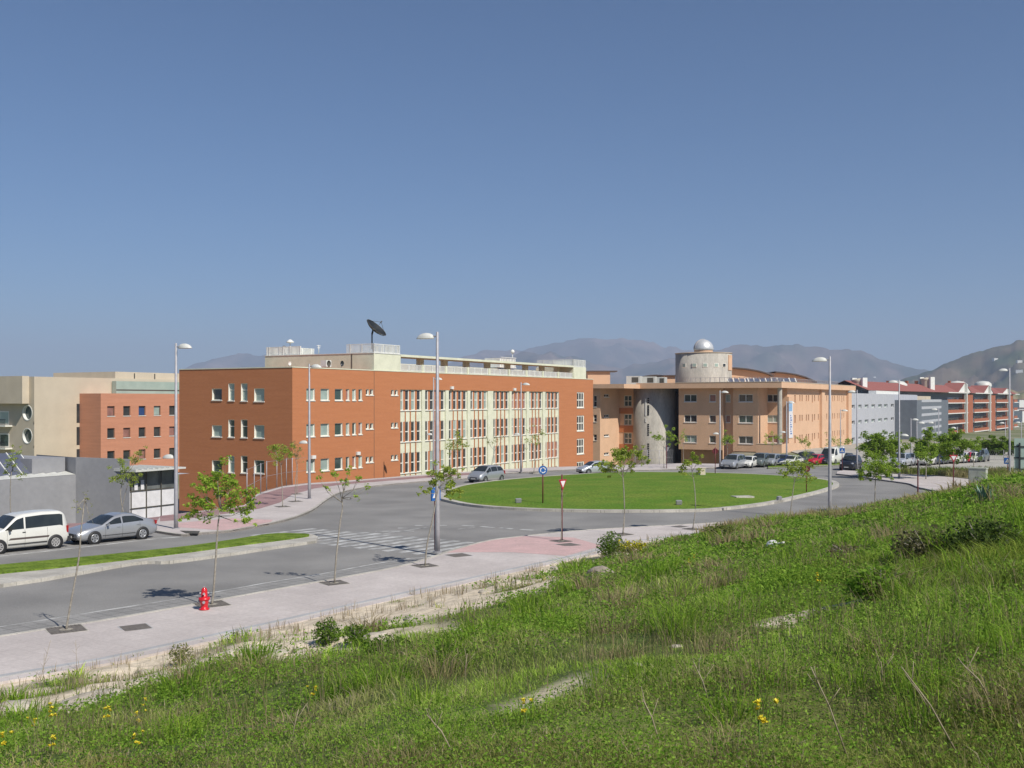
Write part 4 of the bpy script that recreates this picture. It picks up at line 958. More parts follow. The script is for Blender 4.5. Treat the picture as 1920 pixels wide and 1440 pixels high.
# L face with round openings
def circ(kind, c, cs, cz, r, s0, s1, z0, z1, n=28):
    "wall cell with a round hole"
    ring = [(cs+r*math.cos(2*math.pi*k/n), cz+r*math.sin(2*math.pi*k/n)) for k in range(n)]
    def edge(k):
        t = 2*math.pi*k/n; dx, dz = math.cos(t), math.sin(t); q = min(((s1-cs)/dx if dx > 1e-6 else (s0-cs)/dx if dx < -1e-6 else 1e9), ((z1-cz)/dz if dz > 1e-6 else (z0-cz)/dz if dz < -1e-6 else 1e9)); return cs+dx*q, cz+dz*q
    E_ = [edge(k) for k in range(n)]
    for k in range(n):
        j = (k+1) % n; m.face([PF(kind, c, *ring[k]), PF(kind, c, *ring[j]), PF(kind, c, *E_[j]), PF(kind, c, *E_[k])])
        if abs(E_[k][0]-E_[j][0]) > 1e-4 and abs(E_[k][1]-E_[j][1]) > 1e-4:
            cor = (E_[k][0] if abs(abs(E_[k][0]-cs)-abs(s1-cs)) < 1e-4 else E_[j][0], E_[k][1] if abs(E_[k][0]-cs) < abs(s1-cs)-1e-4 else E_[j][1])
            m.face([PF(kind, c, *E_[k]), PF(kind, c, *E_[j]), PF(kind, c, *cor)])
ph = [rayL(232/4.5, 580+873/4.5, am), rayL(231/4.5, 580+1068/4.5, am)]; rp = (ph[0][1]-ph[1][1])*.31
mid = (ph[0][1]+ph[1][1])/2; bq0, bq1 = min(ph[0][0]-rp-.6, bm+1.0), ph[0][0]+rp+.6
cell = []
for cs, cz in ph: circ('L', am, cs, cz, rp, bm, bq1, (mid if cz > mid else ph[1][1]-(mid-ph[1][1])), (mid+2*(ph[0][1]-mid) if cz > mid else mid)); cell.append(cz)
zlo, zhi = ph[1][1]-(mid-ph[1][1]), mid+2*(ph[0][1]-mid)
wall(m, 'L', am, bm, wl_b, -6, zm, [(bm, bq1, zlo, zhi)], .001)
aM1 = aR(218, bm)
wall(m, 'R', bm, am, aM1+30, -6, zm, [], .1); body(m, am, aM1+30, bm, wl_b+10, -6, zm-.02, 0, True, True)
bov = bL(40, am-1.2); m.box(am-1.2, am-.01, bov, wl_b+6, rayL(20, 580+795/4.5, am-1.2)[1], zm+.1)
m.build('wall', M['beige'], Q.root)
for cs, cz in ph:
    f = Q.mb(); n = 28
    for k in range(n):
        t0, t1 = 2*math.pi*k/n, 2*math.pi*(k+1)/n
        P_ = lambda t, r, d: PF('L', am, cs+r*math.cos(t), cz+r*math.sin(t), d)
        f.face([P_(t0, rp, -.05), P_(t1, rp, -.05), P_(t1, rp, .5), P_(t0, rp, .5)], 0, True); f.face([P_(t0, rp, -.05), P_(t1, rp, -.05), P_(t1, rp+.12, -.05), P_(t0, rp+.12, -.05)])
        f.face([P_(t0, rp+.12, -.05), P_(t1, rp+.12, -.05), P_(t1, rp+.12, .0), P_(t0, rp+.12, 0)])
    fo = f.build('porthole', M['white'], Q.root)
    f = Q.mb(); f.face([PF('L', am, cs+rp*math.cos(2*math.pi*k/n), cz+rp*math.sin(2*math.pi*k/n), .45) for k in range(n)]); f.build('pane', M['glass_green'], fo)
m = Q.mb(); m.box(am-1.22, am+.0, bov-.25, bov-.01, rayL(20, 580+795/4.5, am-1.2)[1], zm+.1); m.build('end_panel', M['beige'], Q.root)
# balconies at the far left
for k, (yf, yw) in enumerate([(830, 890), (925, 985), (1010, 1150), (1110, 1175)]):
    pass
for k in range(3):
    zc = rayL(8, 580+(985+k*190)/4.5, am-.6)[1]; bb0 = bL(17, am-.6)
    f = Q.mb(); f.box(am-1.3, am-.02, bb0, bb0+9, zc-.1, zc+.15); fo = f.build('balcony', M['whiteframe'], Q.root)
    f = Q.mb()
    for j in range(40): f.box(am-1.28, am-1.24, bb0+.1+j*.22, bb0+.14+j*.22, zc+.15, zc+1.1)
    f.box(am-1.3, am-1.22, bb0, bb0+9, zc+1.1, zc+1.17); f.build('railing', M['darkmetal'], fo)
    f = Q.mb(); f.box(am-.06, am-.02, bb0+.8, bb0+3.4, zc+.2, zc+2.5); fw_ = f.build('window', M['whiteframe'], Q.root)
    f = Q.mb(); f.box(am-.08, am-.065, bb0+1, bb0+3.2, zc+.4, zc+2.3); f.build('pane', M['greenglass'] if k == 0 else M['glass_green'], fw_)
# upper storey and green glazing
au = aR(216, bm+.5); bu0 = bm+.5; zu1 = rayL(160, 698, au)[1]; bu1 = bL(113, au)
m = Q.mb(); m.box(au, au+40, bu0, bu1+2, zm-.3, zu1); m.build('upper_storey', M['beige'], Q.root)
m = Q.mb()
for px in (252, 290): a_ = aR(px, bu0); m.box(a_-.12, a_+.12, bu0-.03, bu0+.01, zm, zu1-.2)
m.build('panel_joint', M['castiron'], Q.root)
gb = bm-1.3; gz1, gz0 = rayR(220, 714.5, gb)[1], rayR(220, 738, gb)[1]
m = Q.mb(); m.box(aR(218, gb), aR(345, gb), gb, gb+1.1, gz0-1, gz1); m.build('glazed_gallery', M['greenglass'], Q.root)
m = Q.mb(); m.box(aR(218, gb), aR(345, gb), gb-.04, gb-.002, gz0+.55, gz0+.75); m.build('glazing_bar', M['castiron'], Q.root)
# pink brick wing
zw = rayR(189, 737.5, bB5)[1]; aW1 = aR(350, bB5)
hs = []
for y0_, y1_ in ((817, 900), (1003, 1086), (1195, 1278), (1388, 1470)):
    for xa, xb in ((905, 968), (1040, 1100), (1170, 1228), (1298, 1355), (1428, 1480)):
        hs.append((aR(xa/4.5, bB5), aR(xb/4.5, bB5), rayR(208, 580+y1_/4.5, bB5)[1], rayR(208, 580+y0_/4.5, bB5)[1]))
hs = [h for h in hs if h[2] > -5.8]
m = Q.mb(); wall(m, 'R', bB5, aB5, aW1, -6, zw, hs, .3); body(m, aB5, aW1, bB5, bm-.01, -6, zw-.01, 0, True); m.build('brick_wing', M['brick2'], Q.root)
for k, h in enumerate(hs): window(Q, 'R', bB5, *h, .28, 1, 1, mat('blue_blind', (.03, .07, .19), .3) if k == 2 else M['blind'] if k == 3 else M['pink_blind'] if k % 3 == 0 else M['glass'], .07, M['castiron'], True, sillm=M['white'])
m = Q.mb()
for k, (y0_, y1_) in enumerate(((797, 958), (993, 1145), (1180, 1300))):
    a_, z1_ = rayR(143, 580+y0_/4.5, bm); z0_ = rayR(143, 580+y1_/4.5, bm)[1]; m.box(aR(143.5, bm), aR(149.5, bm), bm-.03, bm-.005, max(z0_, -5.9), z1_)
m.build('stair_window', M['glass'], Q.root)

# ---- 6. low grey building behind the parked cars
ag, bg_ = ab(-24.9*S_, 66*S_)                        # convex corner at the tiled wall
Lg = Bld('low_grey_building', ag, bg_, -5.6, label='low grey building with sawtooth rooflight strip and glazed tiled side behind the parked cars', cat='building')
zg1 = rayL(242, 861, ag)[1]; bi = bL(142, ag); zg2 = rayL(142, 857.5, ag)[1]
zbnd = rayR(142, 890, bi)[1]; aL0 = aR(-260, bi)
ai, bi = ab(*(lambda Y: ((142-960)/1900*Y, Y))(66*S_+1.4)); zbnd = rayR(142, 890, bi)[1]; aL0 = aR(-260, bi); zg2 = EYE-(857.5-750)/1900*(66*S_+1.4)
m = Lg.mb(); m.face([(ag, bg_, -5.6), (ai, bi, -5.6), (ai, bi, zg2), (ag, bg_, zg1)]); m.face([(ag, bg_, zg1), (ai, bi, zg2), (ai+.2, bi+.2, zg2), (ag+.2, bg_+.25, zg1)]); wall(m, 'R', bi, aL0, ai, -5.6, zbnd, [], .1)
m.face([(ai, bi, zg2), (ai+1, bi+6, zg2), (ai+1, bi+6, zbnd-1), (ai, bi, zbnd-1)])
aRB = aR(60, bi+1.2)
m.box(aRB, ai-.006, bi+1.2, bi+6, zbnd-.2, zg2-.02); m.build('wall', M['greywall'], Lg.root)
m = Lg.mb(); m.face([(ag+.1, bg_+.1, zg1-1.4), (ag+6, bg_+.5, zg1-1.4), (ai+6, bi+6, zg1-1.4), (ai+.1, bi+.1, zg1-1.4)]); m.face([(aL0, bi, zbnd), (ai, bi, zbnd), (ai, bi+6, zbnd), (aL0, bi+6, zbnd)]); m.build('roof', M['greymetal'], Lg.root)
m = Lg.mb(); nS = 16
for k in range(nS):
    s0_, s1_ = aL0+(ai-aL0)*k/nS, aL0+(ai-aL0)*(k+1)/nS
    m.face([(s0_, bi+.0, zbnd+.02), (s1_, bi+.0, zbnd+.02), (s1_, bi+1.15, zbnd+.22), (s0_, bi+1.15, zbnd+.12)]); m.face([(s1_, bi, zbnd+.02), (s1_, bi+1.15, zbnd+.22), (s1_, bi+1.15, zbnd+.02)])
m.build('sawtooth_roof', M['lamphead'], Lg.root)
m = Lg.mb(); sk0, sk1 = aR(-200, bi+2), aR(62, bi+2); zs0, zs1 = zbnd+.15, rayR(30, 849, bi+3)[1]
m.face([(sk0, bi+1.3, zs0), (sk1, bi+1.3, zs0), (sk1-.2, bi+3.2, zs1), (sk0, bi+3.2, zs1)]); m.face([(sk1, bi+1.3, zs0), (sk1-.2, bi+3.2, zs1), (sk1, bi+5, zs0)]); m.face([(sk0, bi+5.2, zs0), (sk1, bi+5, zs0), (sk1-.2, bi+3.2, zs1), (sk0, bi+3.2, zs1)])
so = m.build('skylight', M['solar'], Lg.root)
m = Lg.mb()
for k in range(14):
    s_ = sk1-.3-k*1.0; m.obox((s_, bi+2.24, (zs0+zs1)/2+.03), (.03, 0, 0), (0, .96, (zs1-zs0)/2), (0, -.02, .02))
m.build('glazing_bar', M['white'], so)
# glazed, tiled side with white canopy
zc1, zc0 = rayR(250, 874, bg_-.2)[1], rayR(250, 884, bg_-.2)[1]; aT1 = aR(331, bg_)
m = Lg.mb(); m.box(ag-.3, aT1, bg_-1.0, bg_+3, zc0, zc0+.12)
for k in range(int((aT1-ag)/.5)): s_ = ag-.3+k*.5; m.box(s_, s_+.2, bg_-1.0, bg_+3, zc0+.121, zc0+.2)
m.build('corrugated_canopy', M['lamphead'], Lg.root)
ztl = rayR(250, 921, bg_)[1]
m = Lg.mb(); m.face([(ag, bg_, -5.5), (aT1, bg_, -5.5), (aT1, bg_, ztl), (ag, bg_, ztl)]); m.face([(aT1, bg_, -5.5), (aT1, bg_+5, -5.5), (aT1, bg_+5, zc0), (aT1, bg_, zc0)]); m.build('tiled_wall', M['signwhite'], Lg.root)
m = Lg.mb(); m.face([(ag, bg_+.1, ztl), (aT1, bg_+.1, ztl), (aT1, bg_+.1, zc0), (ag, bg_+.1, zc0)]); m.face([(ag, bg_, ztl), (aT1, bg_, ztl), (aT1, bg_+.1, ztl), (ag, bg_+.1, ztl)]); m.build('glazing', mat('painted_reflection_glazing', (.22, .23, .22), .2, col2=(.09, .10, .10), scale=.5, spec=.7), Lg.root)  # lighter grey mixed into the glass colour stands in for reflections
m = Lg.mb()
for k in range(int((aT1-ag)/1.35)+1): s_ = ag+.1+k*1.35; m.box(s_-.04, s_+.04, bg_-.05, bg_-.003, -5.4, zc0-.01)
for k in range(8):
    z = ztl-k*1.25; m.box(ag, aT1, bg_-.06, bg_-.052, z-.04, z+.04)
m.build('grid_bar', M['castiron'], Lg.root)
m = Lg.mb()
for k in range(2): m.box(aR(252+k*12, bg_-.02), aR(258+k*12, bg_-.02), bg_-.03, bg_-.008, ztl+.06, ztl+.75)
m.build('window_notice', M['signwhite'], Lg.root)
# ---------------------------------------------------------------- street lamps
def lamp(px, pyt, pyb, head, label, lower=None, Y=None, r=.12, lowh=None, group='tall street lamps'):
    if Y is None: X, Y = P(px, pyb)
    else: X = (px-960)/1900*Y
    z0 = G(Y)+.12 if Y < 115 else G(Y); h = EYE-(pyt-750)/1900*Y-z0
    e = empty('street_lamp', (X, Y, z0), 0, label, 'street lamp', group)
    m = MB(); m.tube([(0, 0, 0), (0, 0, .05)], r*1.7, 12, sm=False); m.build('base_plate', M['galv'], e)
    m = MB(); m.tube([(0, 0, .05), (0, 0, 1.2), (0, 0, h-.02), (0, 0, h)], [r, r*.95, r*.5, r*.25], 14); m.build('pole', M['galv'], e)
    def hd(z, d, s):
        d = Vector((*d, 0)).normalized(); n = Vector((-d.y, d.x, 0)); 
        a = MB(); a.tube([Vector((0, 0, z)), d*.25*s+Vector((0, 0, z+.02))], .035, 8); a.build('arm', M['galv'], e)
        b = MB(); N = 16; c = d*(.2+.42)*s+Vector((0, 0, z-.08*s)); L = .45*s; W_ = .22*s; Ht = .26*s; rings = []
        for q in (0, 18, 38, 58, 76):
            q = R(q); sc = math.cos(q); rings.append([b.vert(c+d*(L*sc*math.cos(t)-.06*s*math.sin(q))+n*W_*sc*math.sin(t)+Vector((0, 0, Ht*math.sin(q)))) for t in [2*math.pi*k/N for k in range(N)]])
        for p, q in zip(rings, rings[1:]):
            for k in range(N): b.fidx((p[k], p[(k+1) % N], q[(k+1) % N], q[k]), 0, True)
        b.fidx(rings[-1], 0, True); ho = b.build('lamp_head', M['lamphead'], e)
        b = MB(); ring = [b.vert(c+d*L*.98*math.cos(t)+n*W_*.98*math.sin(t)+Vector((0, 0, -.02))) for t in [2*math.pi*k/N for k in range(N)]]
        r2 = [b.vert(c+d*L*math.cos(t)+n*W_*math.sin(t)+Vector((0, 0, .0))) for t in [2*math.pi*k/N for k in range(N)]]
        for k in range(N): b.fidx((ring[k], ring[(k+1) % N], r2[(k+1) % N], r2[k]))
        b.fidx(ring); b.build('lens', M['lens'], ho)
    hd(h-.22, head, 1.0)
    if lower: hd((lowh or h*.4), lower, .85)
    return e
NR_, FR_ = (-.9, .35), (.9, -.35)
lamp(820, 622, 1040, NR_, 'tall steel lamp in front of the green bays, beside the maroon post and blue sign', r=.125)
lamp(330, 643, 995, FR_, 'tall lamp at the left end of the brick building, behind the silver sedan', NR_, lowh=4.0)
lamp(580, 682, 938, FR_, 'lamp on the far pavement near the brick corner', NR_, lowh=4.3)
lamp(813, 707, 888, FR_, 'distant lamp almost hidden behind the tallest lamp pole', NR_, lowh=4.3)
lamp(977, 717, 887, FR_, 'lamp before the pale green window bays, left of the round blue sign', NR_, lowh=4.3)
lamp(1350, 732, 877.5, FR_, 'lamp before the peach building beside the parked silver minivan', NR_, lowh=4.3)
lamp(1475, 752, 869, FR_, 'lamp at the corner of the peach building in front of the banner', NR_, lowh=4.3)
lamp(1556, 668, 974, NR_, 'tall lamp at the crest of the grass bank before the peach facade', r=.12)
lamp(1576, 767, 862, FR_, 'thin distant lamp above the blue pedestrian sign', None, r=.1)
lamp(1607, 731, 882, NR_, 'lamp before the grey metal building, left of the round green tree', r=.11)
lamp(1686, 712, 899, NR_, 'tall lamp on the right pavement with a low second lantern', FR_, lowh=4.4)
lamp(1708, 784, 862, FR_, 'distant short looking lamp before the dark grey block, left one', r=.1)
lamp(1760, 765, 862, NR_, 'distant lamp in front of the dark grey block, right one', r=.1)
lamp(1719, 790, 864, FR_, 'headless looking distant post just right of the short lamp before the dark block', r=.1)
lamp(1753, 790, 860, NR_, 'faint far lamp just left of the one before the dark block', r=.08)
lamp(1885, 791, 845, NR_, 'far lamp beyond the apartments, left of the tall right lamp', r=.1)
lamp(1915, 790, 845, NR_, 'far lamp at the right edge of the picture above the signboard', r=.1)
lamp(1893, 690, 898, NR_, 'tall lamp at the far right beside the blue sign', r=.12)
lamp(1795, 800, 858, NR_, 'faint far lamp before the orange balconies', r=.08)

# ---------------------------------------------------------------- signs
def post_sign(name, px, pyb, py, label, kind, yaw=0, sz=.45, Y=None, back=False, pole='maroon', z0=None, polerad=.04):
    if Y is None: X, Y = P(px, pyb)
    else: X = (px-960)/1900*Y
    z0 = (G(Y)+.12) if z0 is None else z0; zc = EYE-(py-750)/1900*Y-z0
    face = math.atan2(-X, Y)*1.0 + yaw              # turned towards the approaching traffic
    e = empty(name, (X, Y, z0), face, label, 'road sign')
    m = MB(); m.tube([(0, .05, 0), (0, .05, zc+sz+.12)], polerad, 10); m.build('post', M[pole], e)
    y = -.0 if not back else .10
    f = -1 if not back else 1
    def plate(poly, d, m_, nm, parent=None, th=.012):
        b = MB(); y0, y1 = y+f*d, y+f*(d-th) 
        b.face([(p[0], y0, zc+p[1]) for p in poly]); b.face([(p[0], y1, zc+p[1]) for p in poly])
        n = len(poly)
        for k in range(n): p, q = poly[k], poly[(k+1) % n]; b.face([(p[0], y0, zc+p[1]), (q[0], y0, zc+q[1]), (q[0], y1, zc+q[1]), (p[0], y1, zc+p[1])])
        return b.build(nm, m_, parent or e)
    if kind == 'yield':
        T = lambda s: [(-s, s*.62), (s, s*.62), (0, -s*1.12)]
        p = plate(T(sz), .0, M['signgrey'], 'sign_plate', th=.02); plate(T(sz*.99), .014, M['signred'], 'red_border', p); plate(T(sz*.60), .026, M['signwhite'], 'white_field', p, th=.01)
    elif kind == 'disc':
        C_ = lambda r: [(r*math.cos(2*math.pi*k/28), r*math.sin(2*math.pi*k/28)) for k in range(28)]
        p = plate(C_(sz), 0, M['signgrey'] if not back else M['maroon'], 'sign_plate', th=.02)
        if not back:
            plate(C_(sz*.97), .014, M['signblue'], 'blue_field', p)
            b = MB()
            for j in range(3):
                t0 = R(100)+j*R(120); pts = []
                for k in range(7):
                    t = t0-R(75)*k/6; u, v = t0-R(75)*(k+1)/6, 0
                    if k < 6: b.face([(sz*r_*math.cos(tt), y-.028, zc+sz*r_*math.sin(tt)) for r_, tt in ((.46, t), (.66, t), (.66, u), (.46, u))])
                t = t0-R(75); b.face([(sz*.36*math.cos(t), y-.028, zc+sz*.36*math.sin(t)), (sz*.76*math.cos(t), y-.028, zc+sz*.76*math.sin(t)), (sz*.56*math.cos(t-R(32)), y-.028, zc+sz*.56*math.sin(t-R(32)))])
            b.build('white_arrows', M['signwhite'], p)
    elif kind == 'cross':
        Q_ = lambda s: [(-s, -s), (s, -s), (s, s), (-s, s)]
        p = plate(Q_(sz), 0, M['signwhite'] if not back else M['signgrey'], 'sign_plate', th=.02)
        if not back:
            plate(Q_(sz*.95), .014, M['signblue'], 'blue_field', p)
            plate([(-sz*.68, -sz*.55), (sz*.68, -sz*.55), (0, sz*.65)], .026, M['signwhite'], 'white_triangle', p, th=.01)
            b = MB(); yy = y-.04; k = sz*.01
            for poly in ([(-4, 20), (4, 20), (4, 28), (-4, 28)], [(-7, -8), (6, -8), (4, 18), (-5, 18)], [(-22, -45), (-14, -45), (0, -6), (-8, -6)], [(10, -45), (18, -45), (7, -6), (0, -6)], [(5, 14), (18, -2), (21, 2), (6, 20)], [(-5, 14), (-18, 0), (-20, 4), (-5, 20)]):
                b.face([(p_[0]*k, yy, zc+p_[1]*k) for p_ in poly])
            b.build('walking_figure', M['plastic'], p)
    return e
post_sign('give_way_sign', 1055, 1018, 906, 'red bordered give way triangle on a maroon post on the near pavement', 'yield', .85, .31)
X_, Y_ = P(1018, 951); zi = island_z(X_, Y_+.6)
post_sign('roundabout_sign', 1018, 950, 881.5, 'round blue sign with three white arrows on the edge of the lawn', 'disc', .15, .32, polerad=.045)
post_sign('give_way_sign', 1788, 921, 858, 'small red give way triangle on the right pavement near the cabinet', 'yield', .35, .36)
post_sign('crossing_sign', 1579, 884, 845, 'blue square pedestrian crossing sign before the white truck', 'cross', 0, .31)
post_sign('crossing_sign', 1889, 897, 864, 'blue square crossing sign beside the tall lamp at far right', 'cross', 0, .33)
post_sign('crossing_sign', 817, 1036, 926, 'blue square sign on a maroon post, tucked behind the tallest lamp and young tree', 'cross', .8, .33)
post_sign('round_sign', 1341, 892, 846, 'back of a round sign on a dark post at the far edge of the lawn', 'disc', 0, .31, back=True)
post_sign('round_sign', 1512, 926, 879, 'maroon post with round sign back on the lawn, half hidden by a tree', 'disc', 0, .30, back=True)
post_sign('give_way_sign', 1250, 880, 842, 'maroon sign seen from behind by the wire fence near the concrete cylinder', 'yield', 0, .36, back=True)
X_, Y_ = P(1721, 952); e = empty('direction_sign', (X_, Y_, G(Y_)), 0, 'grey sign seen edge-on on a maroon post before the right pavement', 'road sign')
m = MB(); zt_ = EYE-(862-750)/1900*Y_-G(Y_); m.tube([(0, 0, 0), (0, 0, zt_)], .045, 10); m.build('post', M['maroon'], e)
m = MB(); m.obox((0, -.08, zt_-.6), (.10, .42, 0), (.012, -.004, 0), (0, 0, .55)); m.build('sign_plate', M['signgrey'], e)
# large board at the right edge, on two dark posts
X_, Y_ = at(1918, 820, 92).x, 92.; zg_ = float(bankz(X_, Y_)) if sdist(X_, Y_) > 0 else G(Y_)
e = empty('signboard', (X_, Y_, zg_), R(-14), 'large pale signboard seen from behind with dark frame at the right edge', 'signboard')
z0_, z1_ = EYE-(889-750)/1900*Y_-zg_, EYE-(822-750)/1900*Y_-zg_
m = MB(); m.box(-.7, 2.6, .1, .16, z0_, z1_); m.build('board', M['greenglass'], e)
m = MB(); m.box(-.35, -.22, -.1, .02, 0, z1_-.4); m.box(1.9, 2.03, -.1, .02, 0, z1_-.4); m.build('post', M['darkmetal'], e)
m = MB()
for k in range(3): z = z0_+.4+(z1_-z0_-1.2)*k/2; m.box(-.75, 2.65, .02, .10, z, z+.1)
m.build('rail', M['darkmetal'], e)

# ---------------------------------------------------------------- hydrant, cabinets and small street things
X_, Y_ = P(383, 1150); e = empty('fire_hydrant', (X_, Y_, G(Y_)+.12), .2, 'red fire hydrant on the near pavement beside the leafy young tree', 'hydrant')
m = MB(); m.lathe([(.01, 0), (.15, 0), (.15, .04), (.115, .05), (.12, .16), (.155, .34), (.155, .40), (.10, .405), (.10, .60), (.09, .66), (.055, .71), (.01, .725)], n=20); m.build('body', M['hydrant'], e)
m = MB(); m.lathe([(.18, .335), (.18, .405), (.10, .407)], n=20); m.build('flange', M['hydrant'], e); m = MB(); m.lathe([(.165, .02), (.165, .05), (.11, .052)], n=20); m.build('foot_ring', M['hydrant'], e)
for ang in (0, math.pi, -math.pi/2):
    d = Vector((math.cos(ang), math.sin(ang), 0)); m = MB(); m.tube([d*.09+Vector((0, 0, .54)), d*.155+Vector((0, 0, .54))], .035, 10); m.tube([d*.12+Vector((0, 0, .27)), d*.19+Vector((0, 0, .27))], .045, 10); n_ = m.build('outlet_cap', M['galv'], e)
m = MB(); m.box(-.02, .02, -.02, .02, .72, .76); m.build('valve_nut', M['galv'], e)
X_, Y_ = P(1834, 915); e = empty('electrical_cabinet', (X_, Y_, G(Y_)+.12), R(-38), 'pale concrete electrical cabinet with grey doors standing on the right pavement', 'cabinet')
hh_ = (915-879)/1900*Y_; m = MB(); m.box(-.75, .75, -.42, .42, 0, .1); m.box(-.72, .72, -.38, .38, .1, hh_-.1); m.box(-.77, .77, -.43, .43, hh_-.1, hh_); m.build('housing', M['cabinet'], e)
for sgn in (-1, 1):
    m = MB(); x0 = -.66 if sgn < 0 else .02; m.box(x0, x0+.64, -.40, -.385, .18, hh_-.16); d_ = m.build('door', M['cabinet'], e); m = MB(); m.box(x0+.06 if sgn > 0 else x0+.54, (x0+.06 if sgn > 0 else x0+.54)+.04, -.43, -.401, hh_*.5-.08, hh_*.5+.08); m.build('handle', M['plastic'], d_)
X_, Y_ = P(1316, 897); e = empty('utility_box', (X_, Y_, island_z(X_, Y_)-.05), .3, 'small beige utility box on the far side of the lawn', 'utility box')
m = MB(); m.box(-.32, .32, -.2, .2, 0, .72); m.build('housing', M['cabinet'], e); m = MB(); m.box(-.36, .36, -.24, .24, .72, .78); m.build('lid', M['beige'], e); m = MB(); m.box(-.27, .27, -.215, -.203, .08, .66); m.build('door', M['beige'], e)
for px, py, lb in ((972, 949, 'small dark ground floodlight on the lawn left of the round sign'), (1273, 953, 'small grey floodlight box at the near edge of the lawn'), (1461, 942, 'small grey floodlight at the right edge of the lawn'), (1522, 899, 'small dark floodlight at the far right of the lawn')):
    X_, Y_ = P(px, py); e = empty('ground_floodlight', (X_, Y_, island_z(X_, Y_)-.03), random.random(), lb, 'floodlight', 'floodlights on the lawn')
    m = MB(); m.box(-.14, .14, -.1, .1, 0, .06); m.build('base', M['castiron'], e); m = MB(); m.obox((0, 0, .2), (.2, 0, 0), (0, .1, .03), (0, -.03, .12)); m.build('housing', M['signgrey'], e)
X_, Y_ = P(1392, 939); m = MB((X_, Y_, 0)); zz_ = island_z(X_, Y_)
m.obox((X_, Y_, zz_+.02), (.72, .2, 0), (-.12, .5, -.01), (0, 0, .06)); o = m.build('manhole_slab', M['kerb'], label='flat pale concrete slab set into the lawn', cat='slab'); o.location = (X_, Y_, 0)
def cover(px, py, w_, lb, rot=.6, mt='castiron', frame=True):
    X_, Y_ = P(px, py); e = empty('manhole_cover', (X_, Y_, G(Y_)+.12), rot, lb, 'manhole cover')
    m = MB(); m.box(-w_, w_, -w_, w_, -.05, .006); m.build('frame', M['edging'], e); m = MB(); m.box(-w_*.9, w_*.9, -w_*.9, w_*.9, -.04, .012); m.build('lid', M[mt], e)
M['cover'] = mat('brown_cover', (.17, .15, .13), .8, col2=(.12, .105, .09), scale=8)
cover(254, 1184, .42, 'square brown manhole cover on the near pavement left of the hydrant', mt='cover')
cover(860, 1046, .5, 'dark manhole cover on the near pavement right of the tallest lamp', mt='cover')
cover(1066, 1026, .5, 'dark manhole cover beside the give way post', mt='cover')
cover(1275, 991, .4, 'small cover on the near pavement far along', mt='cover')

# wire fence along the far pavement by the concrete cylinder and at the brick corner
def fence(name, pts, h, lb, n_post, mesh=True):
    c = pts[0]; e = empty(name, (c[0], c[1], G(c[1])), 0, lb, 'fence'); L = [Vector((p[0]-c[0], p[1]-c[1], G(p[1])-G(c[1]))) for p in pts]
    tot = sum((b-a).length for a, b in zip(L, L[1:])); k = 0
    for a, b in zip(L, L[1:]):
        n = max(1, round(n_post*(b-a).length/tot))
        for j in range(n):
            p = a+(b-a)*j/n; m = MB(); m.tube([p, p+Vector((0, 0, h))], .035, 8); m.build('post', M['galv'], e)
    m = MB(); up = Vector((0, 0, 1))
    for a, b in zip(L, L[1:]):
        for z in (h-.08, h*.5, .12): m.tube([a+up*z, b+up*z], .012, 4)
        if mesh:
            n = int((b-a).length/.3)
            for j in range(n):
                p = a+(b-a)*j/n; q = a+(b-a)*min(n, j+2)/n
                m.tube([p+up*.12, q+up*(h-.08)], .006, 3, caps=False); m.tube([q+up*.12, p+up*(h-.08)], .006, 3, caps=False)
    m.build('wire_mesh', M['galv'], e)
fence('wire_fence', w([(1168,874.5),(1236,873),(1262,872)]), 2.1, 'tall wire fence with galvanised posts before the concrete cylinder', 4)
fence('wire_fence', w([(463,945),(500,921),(537,912),(548,911),(575,907.5)]), 2.6, 'tall wire fence on the pavement edge before the brick corner', 6, False)
fence('railing_fence', [P(1785,861), P(1850,858.5), (70, 150), (85, 135)], 1.6, 'long grey railing fence beyond the parked cars at right', 14)

# tree pits
def pit(px, py, s, z=None):
    s *= .85
    X_, Y_ = P(px, py); e = empty('tree_grate', (X_, Y_, G(Y_)+.12), .60, None, None, kind='structure')
    m = MB(); m.box(-s, s, -s, s, -.06, .008); m.build('frame', M['kerb'], e)
    m = MB(); m.box(-s*.93, s*.93, -s*.93, s*.93, -.05, .014); m.build('grating', M['cover'], e)
    m = MB(); m.lathe([(.01, .02), (s*.36, .016)], n=14); m.build('soil', M['bark'], e)
    m = MB()
    for k in range(9):
        for q in (-1, 1): x = s*.93*(k-4)/4.5; m.box(x-.012, x+.012, s*.40*q if q > 0 else -s*.92, s*.92 if q > 0 else -s*.40, .014, .022)
    m.build('bars', M['cover'], e)

